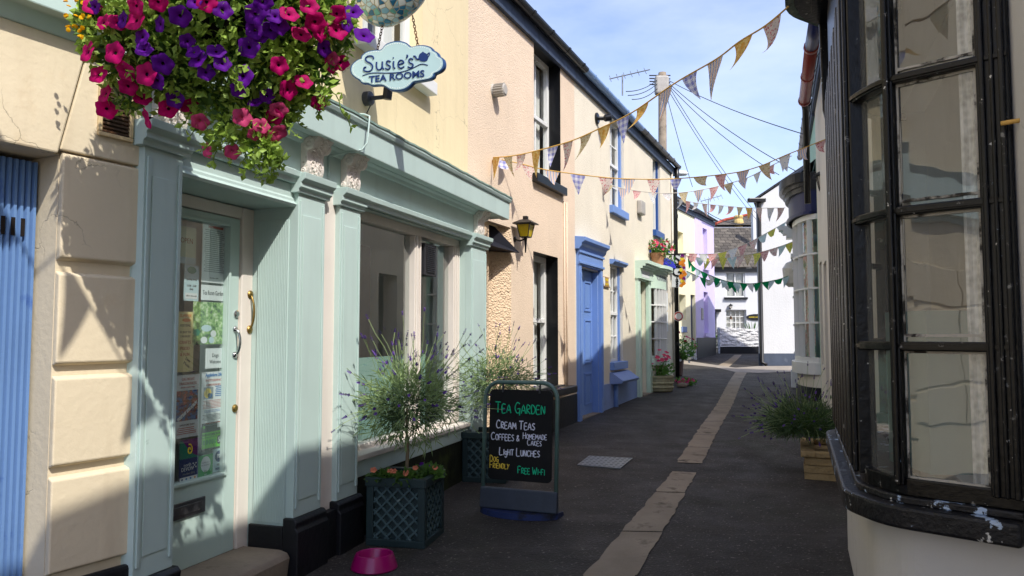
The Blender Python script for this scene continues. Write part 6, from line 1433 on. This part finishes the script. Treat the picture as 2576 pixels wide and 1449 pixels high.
# scroll bracket under the far end of the bow's cornice
pA = A3_ + e_ * .12; q = MB(); ol = [(-.06, 2.78), (-.02, 2.80), (.02, 2.86), (.04, 2.95), (.05, 3.55), (-.06, 3.55)]
q.hexa([pA + RW.n * (d + .0) + UP * z for d, z in ol], [pA + e_ * .05 + RW.n * d + UP * z for d, z in ol]); q.build('scroll_bracket', m['black_old'], R1, bevel=.01)

# ================================================================== right side beyond: cream and green houses
R3 = Fr(R2.P(0, -.27, 0), u=R2.u, side=-1)
RC = thing('cream_gabled_row_house', R3.P(2.5, 0, R3.g(2.5)), 'cream rendered house with a red and blue downpipe beyond the black bow window', 'house')
c_end = 6.3
pd = (4.3, 5.0, -.3, 2.5); pw = (5.45, 6.12, .95, 2.6); pw2 = (2.2, 3.2, 3.5, 4.8)
shell('wall', R2, -.02, c_end, -.3, 5.35, [(*pd, .2), (*pw, .15), (*pw2, .15)], m['creamR'], RC, th=.9)
eave(R2, RC, -.02, c_end, 5.35, [(-.02, c_end, 'gutter_black')])
q = MB(R3); q.box(pd[0], pd[1], -.26, -.2, .2, pd[3])
for (a, e, c, f_) in ((4.38, 4.62, .5, 1.2), (4.68, 4.92, .5, 1.2), (4.38, 4.62, 1.35, 2.2), (4.68, 4.92, 1.35, 2.2)): q.box(a, e, -.2, -.19, c, f_)
q.build('door', m['offwhite'], RC, bevel=.006)
sash(R3, RC, *pw, -.11, 3, 5, m['white'], fw=.06, bw=.025, mid=False, curtain=m['curtain']); sash(R3, RC, *pw2, -.11, 2, 4, m['white'], curtain=m['curtain'])
q = MB(R3)
for (a, e) in ((pd[0] - .22, pd[0]), (pd[1], pd[1] + .22)): q.box(a, e, .0, .10, .0, 2.5)
q.box(pd[0] - .26, pd[1] + .26, .0, .12, 2.5, 2.8); q.box(pd[0] - .34, pd[1] + .34, .0, .24, 2.8, 2.92); q.build('door_surround', m['offwhite'], RC, bevel=.01)
pipe([R3.P(5.24, .12, 5.3), R3.P(5.24, .12, .1)], .05, m['red_pipe'], 'downpipe', RC); pipe([R3.P(4.02, .14, 5.2), R3.P(4.02, .14, .1)], .045, m['black'], 'downpipe', RC)
def gp_(px, py, d): s, z = R2.sz(px, py, d); return R2.P(s, d, z)
gA, gB, gC = gp_(2053, 50, .22), gp_(2041, 115, .22), gp_(2023, 255, .22)
RG = thing('pale_green_house', R2.P(7.4, 0, R2.g(7.4)), 'pale green upper house front with white quoins above the navy bow shop', 'house')
g_end = 10.5
shell('wall', R2, c_end, g_end, -.3, 5.3, [(6.5, 8.5, .9, 3.4, .15)], m['greenwall'], RG, th=.9)
eave(R2, RG, c_end, g_end, 5.3, [(c_end, g_end, 'gutter_black')])
MB(R2).box(c_end, g_end, .0, .03, -.3, 1.9).build('lower_wall', m['creamR'], RG) if False else None
# coloured lower part of the downpipe that leaves the gutter
pA = R2.P(5.5, .16, 5.36); pB = R2.P(5.5, .16, 4.9)
q = MB(); q.tube([gA, gB], .075, 10); q.build('blue_pipe_length', m['navy'], RC, smooth=True); q = MB(); q.tube([gB, gC], .078, 10); q.build('red_pipe_length', m['red_pipe'], RC, smooth=True)
for t in (.02, .5, .98): c = gB.lerp(gC, t); dvv = (gC - gB).normalized(); MB().lathe([(.09, -.03), (.09, .03)], c, 12, dvv).build('pipe_collar', m['red_pipe'], RC)
q = MB(); gD = gp_(2026, 262, .18); q.tube([gC, gD + UP * -.1, Vector((gD.x, gD.y, gD.z - 1.6))], .05, 8); q.build('hopper_pipe', m['gutter_black'], RC, smooth=True)
# navy bow shop
NB_ = thing('navy_bow_shop', R2.P(7.4, .3, R2.g(7.4)), 'bowed shop window with a navy fascia, black canopy top and white glazing on the right', 'shopfront')
k0, k1 = 6.35, 8.65
def nbow(n=36, k0=k0, k1=k1, dp=.34): return [(k0 + (k1 - k0) * i / n, .03 + dp * math.sin(math.pi * i / n) ** .55) for i in range(n + 1)]
pts = nbow()
def nb(o0, o1, z0, z1, mt, nm, par=NB_): return bowband(o0, o1, z0, z1, mt, nm, par=par, pts=pts, fr=R2)
def nz(py): return at(2030, py, 13.7).z
nb(-.3, -.03, .0, nz(935), 'creamR', 'stall_riser'); nb(-.3, -.01, .0, .55, 'black_pl', 'plinth'); nb(-.3, .06, nz(935), nz(908), 'white', 'window_sill')
nb(-.08, .0, nz(908), nz(895), 'white', 'bottom_rail'); nb(-.08, .0, nz(572), nz(560), 'white', 'top_rail')
nb(-.3, .06, nz(560), nz(502), 'navy', 'fascia'); nb(-.3, .10, nz(560), nz(553), 'navy', 'fascia_bead'); nb(-.3, .12, nz(506), nz(494), 'black', 'canopy_moulding'); nb(-.3, .16, nz(494), nz(484), 'black', 'canopy_moulding'); nb(-.3, .22, nz(484), nz(462), 'black', 'canopy_moulding')
q = MB(R2); n = len(pts)
for i in range(n - 1): q.quad((pts[i][0], pts[i][1] + .21, nz(462) + .003), (pts[i + 1][0], pts[i + 1][1] + .21, nz(462) + .003), (pts[i + 1][0], 0.003, nz(462) + .22), (pts[i][0], 0.003, nz(462) + .22))
q.build('canopy_top', m['iron'], NB_, recalc=False)
q = MB(R2); zA, zB_ = nz(895), nz(572)
for i in (2, 8, 14, 18, 22, 28, 34): a, e = pts[i]; q.box(a - .022, a + .022, e - .08, e + .004, zA, zB_)
for j in range(1, 4):
    z = zA + (zB_ - zA) * j / 4
    for (a, b_) in zip(pts, pts[1:]): q.hexa([(a[0], a[1] - .06, z - .016), (b_[0], b_[1] - .06, z - .016), (b_[0], b_[1] + .003, z - .016), (a[0], a[1] + .003, z - .016)], [(a[0], a[1] - .06, z + .016), (b_[0], b_[1] - .06, z + .016), (b_[0], b_[1] + .003, z + .016), (a[0], a[1] + .003, z + .016)])
wv_ = q.build('bow_window', m['white'], NB_); q = MB(R2); q2 = MB(R2)
for (a, b_) in zip(pts, pts[1:]):
    q.quad((a[0], a[1] - .04, zA), (b_[0], b_[1] - .04, zA), (b_[0], b_[1] - .04, zB_), (a[0], a[1] - .04, zB_))
    if a[1] > .2 and b_[1] > .2: q2.quad((a[0], a[1] - .16, zA), (b_[0], b_[1] - .16, zA), (b_[0], b_[1] - .16, zB_), (a[0], a[1] - .16, zB_))
q.build('pane', m['glass'], wv_, recalc=False); q2.build('curtain', m['leaffabric'], wv_, recalc=False)
# white column doorcase at the far end
dc = thing('doorcase', R2.P(9.3, .3, R2.g(9.3)), 'white moulded column and capital of a doorcase beyond the navy bow shop', 'doorcase')
q = MB(R2); cdp = .42; s_c = 8.95
cz_ = lambda y: at(1990, y, 15.3).z
q.box(s_c, s_c + .22, .0, cdp - .08, R2.g(s_c) - .1, cz_(600)); q.box(s_c - .04, s_c + .26, .0, cdp + .0, R2.g(s_c) - .1, cz_(930))
for (z, o) in ((650, .02), (600, .10), (590, .16), (580, .24)): zz = cz_(z); q.box(s_c - .03, s_c + .3, .0, cdp - .06 + o, zz, zz + .09)
for i in range(4): zz = cz_(890 - i * 70); q.box(s_c - .01, s_c + .23, .0, cdp - .06, zz, zz + .04)
q.build('column', m['white'], dc, bevel=.008)
# hanging white lamp
lp_ = at(1993, 688, R2.P(9.25, .5, 0).y); hl = thing('hanging_lamp', lp_, 'white glass hanging lamp on the corner beyond the navy bow shop', 'lamp'); q = MB(); q.lathe([(.08, -.28), (.17, -.2), (.2, .1), (.12, .22), (.03, .26)], lp_, 14); q.build('lamp_shade', m['lampglass'], hl)
MB().tube([lp_ + UP * .26, lp_ + UP * .34, R2.P(9.1, .3, lp_.z + .34)], .015, 6).build('bracket', m['black'], hl)
# wall lantern on the cream house
ll_ = R3.P(5.4, 0, 0); lantern('wall_lantern', R3.P(5.4, 0, at(2084, 475, ll_.y).z), R2.n, 1.0, 'black wall lantern with pale glass high on the right beside the black bow window', 'lampglass')
# rubble planter with lavender
pc = gnd(2025, 1205); pf = Fr((pc.x, pc.y), u=RW.u, side=-1); rp = thing('stone_planter', pf.P(.45, -.15, gz(pc.y)), 'tan stone block planter against the right hand wall', 'planter')
q = MB(pf); z0 = gz(pc.y) - .01
m['stblk'] = M('tan_split_stone', '#a68f68', .95, .2, 7, 22, 1, .02, [('#6f5d42', 6, .55, .7)], .1)
for r_ in range(3):
    x = 0 - (r_ % 2) * .12; zz = z0 + r_ * .068
    while x < .9:
        L = rnd.uniform(.2, .32); a, b_ = max(x, 0), min(x + L - .008, .9)
        if b_ - a > .03: j = rnd.uniform(-.012, .008); q.hexa([(a, -.05, zz), (b_, -.05, zz), (b_, j, zz), (a, j, zz)], [(a, -.05, zz + .062), (b_, -.05, zz + .062), (b_, j + rnd.uniform(-.01, .005), zz + .062), (a, j, zz + .062)])
        x += L
    for (a, b_) in ((0, .05), (.85, .9)): q.box(a - .006 * (a == 0), b_ + .004, -.34, -.0495, zz, zz + .062)
q.box(.02, .88, -.33, -.02, z0, z0 + .20); q.build('stonework', m['stblk'], rp)
q = MB(pf); zc = z0 + .204
for (a, b_, c, e) in ((-.03, .93, -.09, .03), (-.03, .06, -.36, -.09), (.84, .93, -.36, -.09)): q.box(a, b_, c, e, zc, zc + .05)
q.build('coping', m['stblk'], rp, bevel=.008)
lavender('lavender_bush', 'sprawling dark lavender in the tan stone planter on the right', pf.P(.4, -.12, zc + .03), pf.P(.40, -.02, zc + .22), .38, .24, 4200, 130, trunk=False, Lr=(.2, .46), dark=.75, up=(-.25, -.05, .35), leafL=.09, lm='lav_leaf_d', ld='leaf_dark', zmin=-.25, bias=(RW.n.x * .6, -.2, .15))

# ================================================================== bunting
m['fl_orange'] = cloth('batik_orange_cloth', '#d29a48', 'batik', '#e6c680', '#c9b25e', 5); m['fl_gingham'] = cloth('blue_gingham_cloth', '#8f93cf', 'gingham', '#e6e6ee', sc_=3.2); m['fl_floral'] = cloth('cream_floral_cloth', '#cfc2a0', 'floral', '#a5763f', '#6d7d4a', 12)
m['fl_rose'] = cloth('rose_floral_cloth', '#d8c8bf', 'floral', '#c2616a', '#6f8460', 10); m['fl_stripe'] = cloth('pastel_stripe_cloth', '#e4dccb', 'stripe', '#8f9ac2', '#d69a86', 5.5); m['fl_toile'] = cloth('red_toile_cloth', '#dcb4ae', 'floral', '#b84a58', '#c9808a', 9)
m['fl_bluefl'] = cloth('white_cloth_with_blue_sprigs', '#dcdcd8', 'floral', '#dcdcd8', '#6480b4', 4.5); m['fl_green'] = cloth('plain_green_cloth', '#16824f', 'plain'); m['fl_pale'] = cloth('pale_aqua_print_cloth', '#bfd3d2', 'floral', '#a4c0c6', '#d9dfdc', 9); m['fl_lime'] = cloth('yellow_green_floral_cloth', '#d3cf62', 'floral', '#8fae5a', '#cf8f7a', 8); m['fl_white'] = cloth('white_print_cloth', '#e2e0dc', 'floral', '#c9b6b4', '#a9bccb', 9)
def bunting(label, A, B, px, nfl, size, pats, cordmat='rope', first=.03, last=.97, cr=.006, p3=None):
    """A and B are the real ends; the cord hangs in the vertical plane between them, through the given sight lines"""
    h = Vector((B.x - A.x, B.y - A.y, 0)); u = h.normalized(); n = Vector((u.y, -u.x, 0)); c = Vector((0, 0, H)); pts = []
    for (x, y) in px:
        r = ray(x, y); k = (A - c).dot(n) / r.dot(n); pts.append(c + r * k)
    if p3: pts = p3
    t = thing('bunting', (A + B) / 2, label, 'bunting', 'bunting strings across the lane')
    cu = []
    for i in range(len(pts) - 1):
        p0, p1, p2, p3 = pts[max(i - 1, 0)], pts[i], pts[i + 1], pts[min(i + 2, len(pts) - 1)]
        for j in range(8):
            s = j / 8; cu.append(.5 * ((2 * p1) + (p2 - p0) * s + (2 * p0 - 5 * p1 + 4 * p2 - p3) * s * s + (3 * p1 - p0 - 3 * p2 + p3) * s ** 3))
    cu.append(pts[-1]); MB().tube(cu, cr, 5).build('cord', m[cordmat], t)
    acc = [0]
    for a, b in zip(cu, cu[1:]): acc.append(acc[-1] + (b - a).length)
    def pt(d):
        d = min(max(d, 0), acc[-1] - 1e-6)
        for i in range(len(acc) - 1):
            if acc[i + 1] >= d: return cu[i].lerp(cu[i + 1], (d - acc[i]) / max(1e-9, acc[i + 1] - acc[i]))
        return cu[-1]
    Lt = acc[-1]; N = 7
    for f in range(nfl):
        d0 = Lt * (first + (last - first) * f / max(1, nfl - 1)) + rnd.uniform(-.02, .02); w_, hh = size[0] * rnd.uniform(.88, 1.12), size[1] * rnd.uniform(.88, 1.15); sw = rnd.gauss(0, .28) + .12; cur = rnd.gauss(.12, .3); tw = rnd.uniform(-.05, .05)
        q = MB(); q.uv = []
        for r in range(N + 1):
            v = r / N; cols = 5
            for k in range(cols):
                x = (k / (cols - 1) - .5); p = pt(d0 + x * w_) if r == 0 else pt(d0) + (pt(d0 + .02) - pt(d0 - .02)).normalized() * (x * w_ * (1 - v) + tw * v * v * 1.6)
                an = sw * v ** .8 + cur * v * v; p = p + Vector((0, 0, -hh * v * math.cos(an))) + n * (hh * v * math.sin(an) + .05 * w_ * math.sin(x * 5 + f) * math.sin(v * 3.1)); q.v.append(p); q.uv.append(((x * (1 - v) + .5), 1 - v * hh / w_))
        for r in range(N):
            for k in range(4): q.f.append((r * 5 + k, r * 5 + k + 1, r * 5 + 5 + k + 1, r * 5 + 5 + k))
        q.build('flag', m[pats[f % len(pats)]], t, recalc=False, smooth=True)
    return t
def on(fr, px, py, d): s, z = fr.sz(px, py, d); return fr.P(s, d, z)
bw_end = lambda px, py, Y: at(px, py, Y)
bunting('highest bunting rising to the black bow window, with orange, gingham and floral flags', on(P, 1241, 396, .02), at(1984, 16, 4.75), [(1241, 396), (1282, 393), (1335, 383), (1430, 357), (1505, 325), (1590, 283), (1700, 208), (1800, 150), (1860, 105), (1925, 65), (1984, 16)], 15, (.155, .235), ['fl_orange', 'fl_floral', 'fl_rose', 'fl_orange', 'fl_gingham', 'fl_rose', 'fl_floral', 'fl_orange', 'fl_gingham', 'fl_orange', 'fl_stripe', 'fl_gingham', 'fl_stripe', 'fl_orange', 'fl_rose'], first=.01, last=.965)
bunting('second bunting down, sagging level from the peach cottage to the right', on(P, 1262, 400, .02), R2.P(2.6, .1, at(2078, 350, 9).z), [(1262, 402), (1314, 413), (1366, 426), (1441, 437), (1516, 446), (1578, 450), (1691, 450), (1832, 437), (1906, 420), (1980, 389), (2078, 350)], 15, (.17, .20), ['fl_gingham', 'fl_rose', 'fl_stripe', 'fl_gingham', 'fl_rose', 'fl_stripe', 'fl_rose', 'fl_gingham', 'fl_floral', 'fl_toile', 'fl_stripe', 'fl_floral', 'fl_bluefl', 'fl_stripe', 'fl_toile'], first=.0, last=.985)
bunting('third bunting down, of small florals starting at the blue upper window', on(P, 1516, 457, .02), at(1992, 392, 11.5), [(1516, 457), (1562, 473), (1645, 485), (1707, 485), (1760, 478), (1811, 467), (1878, 448), (1944, 415), (1992, 392)], 13, (.15, .185), ['fl_floral', 'fl_stripe', 'fl_toile', 'fl_bluefl', 'fl_white', 'fl_floral', 'fl_stripe', 'fl_toile', 'fl_floral', 'fl_stripe', 'fl_bluefl', 'fl_toile', 'fl_bluefl'], 'cord', last=.95)
bunting('fourth bunting down, level string of small flags before the white gable', P.P(6.75, .05, P.Z(1706, 501, .05)), R2.P(7.5, .8, 4.0), [(1706, 501), (1751, 510), (1814, 517), (1888, 523), (1975, 523)], 12, (.19, .26), ['fl_bluefl', 'fl_toile', 'fl_white', 'fl_rose', 'fl_toile', 'fl_bluefl', 'fl_toile', 'fl_floral', 'fl_orange', 'fl_rose', 'fl_bluefl', 'fl_rose'], 'cord')
bunting('fifth bunting, rising from the glass shop sign to the white doorcase capital', P.P(6.2, .5, P.Z(1708, 637, .5)), R2.P(9.0, .62, 3.8), [(1708, 637), (1795, 638), (1841, 627), (1888, 608), (1943, 578), (1996, 548)], 12, (.20, .25), ['fl_rose', 'fl_toile', 'fl_bluefl', 'fl_toile', 'fl_lime', 'fl_bluefl', 'fl_toile', 'fl_rose', 'fl_pale', 'fl_lime', 'fl_pale', 'fl_white'], 'cord')
bunting('sixth bunting, pastel flags just below the fifth across the far cottage roof', P.P(6.3, .4, P.Z(1712, 640, .4)), R2.P(9.0, .62, 3.3), [(1712, 640), (1760, 648), (1800, 650), (1841, 647), (1906, 636), (1962, 620), (1994, 608)], 14, (.19, .25), ['fl_rose', 'fl_toile', 'fl_pale', 'fl_lime', 'fl_toile', 'fl_lime', 'fl_pale', 'fl_rose', 'fl_floral', 'fl_lime', 'fl_toile', 'fl_rose', 'fl_pale', 'fl_lime'], 'cord')
bunting('lower green bunting sagging before the far cottage upper window', P.P(6.2, .55, P.Z(1731, 651, .55)), R2.P(9.1, .8, 2.6), [(1731, 651), (1749, 674), (1786, 692), (1823, 706), (1860, 712), (1897, 713), (1953, 704), (1983, 694)], 16, (.17, .2), ['fl_green', 'fl_green', 'fl_pale', 'fl_green', 'fl_white', 'fl_green', 'fl_pale', 'fl_green', 'fl_pale', 'fl_green', 'fl_white', 'fl_green', 'fl_green', 'fl_pale', 'fl_green', 'fl_pale'], 'fl_green')
bunting('short lowest bunting of green and white flags from the foot of the glass sign', P.P(6.3, .4, P.Z(1728, 682, .4)), R2.P(9.1, .8, 2.6), [(1728, 682), (1768, 700), (1800, 709), (1828, 713), (1850, 717)], 7, (.17, .2), ['fl_pale', 'fl_white', 'fl_green', 'fl_white', 'fl_pale', 'fl_white', 'fl_green'], 'fl_green')
A_, B_ = Vector((-2.28, 1.95, 3.75)), Vector((1.15, 1.25, 3.8))
bunting('bunting above the frame nearest the camera, seen through its shadow and reflection', A_, B_, [], 10, (.16, .22), ['fl_orange', 'fl_floral', 'fl_gingham', 'fl_rose'], p3=[A_.lerp(B_, k / 8) - UP * .28 * 4 * (k / 8) * (1 - k / 8) for k in range(9)])

# ================================================================== pole, cables, aerials, street lamp
YP = 21.
pb_ = at(1666, 700, YP); ptp = at(1666, 183, YP); tpole = thing('telegraph_pole', Vector((pb_.x, YP, gz(YP))), 'weathered wooden telegraph pole behind the cream cottage roof', 'pole')
MB().tube([Vector((pb_.x, YP, gz(YP))), Vector((ptp.x, YP, ptp.z))], .14, 10, r1=.11).build('pole_shaft', m['wood_pole'], tpole, smooth=True)
c = at(1666, 215, YP - .16); MB().box(c.x - .22, c.x + .16, YP - .34, YP - .10, c.z - .28, c.z + .24).build('junction_box', m['greyp'], tpole, bevel=.05)
q = MB()
for k in range(4): zz = at(1666, 190 + k * 8, YP).z; q.tube([Vector((pb_.x - .3, YP - .02 * k, zz)), Vector((pb_.x + .3, YP + .02 * k, zz))], .02, 5)
q.build('cable_arm', m['iron'], tpole)
def cable(px0, px1, Y1, sag, label, Y0=YP, r=.009):
    a, b = at(*px0, Y0), at(*px1, Y1); pts = [a.lerp(b, i / 12) - UP * sag * 4 * (i / 12) * (1 - i / 12) for i in range(13)]
    o = MB().tube(pts, r, 5).build('overhead_cable', m['cable'], None); tag(o, label, 'cable', 'overhead cables from the telegraph pole')
cable((1678, 200), (2030, 340), 13, .1, 'overhead cable running from the pole to the right hand eaves, uppermost'); cable((1678, 205), (2005, 432), 15, .15, 'overhead cable running from the pole to the right, second down')
cable((1676, 208), (1960, 440), 19, .2, 'overhead cable running from the pole to the right, third down'); cable((1674, 215), (1905, 555), 30, .2, 'overhead cable descending from the pole towards the far cottage, upper of the close pair'); cable((1678, 210), (1912, 548), 30, .2, 'overhead cable descending from the pole towards the far cottage, lower of the close pair')
cable((1672, 220), (1742, 470), 24, .1, 'steep overhead cable dropping from the pole beside the cream eaves'); cable((1658, 197), (1575, 230), 17, .1, 'short overhead cable from the pole to the cream roof, uppermost', r=.01); cable((1658, 206), (1580, 240), 17, .1, 'short overhead cable from the pole to the cream roof, middle', r=.01); cable((1658, 218), (1590, 250), 17, .1, 'short overhead cable from the pole to the cream roof, lowest', r=.01)
cable((1780, 535), (1890, 560), 33, .2, 'thin overhead cable from the lilac roof to the far cottage', Y0=26, r=.014)
def aerial(px, py0, py1, Y, label, L=.9):
    a, b = at(px, py1, Y), at(px, py0, Y); t = thing('tv_aerial', a, label, 'aerial'); q = MB(); q.tube([a, b], .018, 5); q.tube([b + Vector((-.3, 0, -.1)), b + Vector((L * .7, 0, .12))], .014, 5)
    for i in range(6): cc = b + Vector((-.28 + i * .16, 0, -.09 + i * .036)); q.tube([cc + Vector((0, -.15, -.12)), cc + Vector((0, .15, .12))], .008, 4)
    q.build('mast_and_rods', m['steel'], t)
aerial(1566, 188, 240, 17, 'television aerial on a thin mast above the blue guttered roof'); aerial(1782, 500, 545, 29, 'television aerial above the lilac house roof', .7); 
ch.build('chimney', m['chst'], pk)
q = MB(P); q.box(3.4, 4.1, -3.3, -2.7, PZ + 1.9, PZ + 2.85); q.build('chimney', m['chst'], cr)
slp = at(1713, 436, 18.5); st_ = thing('street_lamp', slp, 'white street lamp head on an arm beyond the cream cottage corner', 'street lamp'); q = MB(); vs = []
q.lathe([(.02, -.32), (.10, -.26), (.14, 0), (.12, .2), (.05, .28)], slp, 12, (1, 0, 0)); o = q.build('lamp_head', m['white'], st_, smooth=True); o.scale = (.6, .6, .5)
MB().tube([slp - Vector((.25, 0, -.03)), slp - Vector((1.1, -.1, .05)), P.P(CS1 - .1, .05, slp.z - .1)], .03, 6).build('arm', m['steel'], st_)
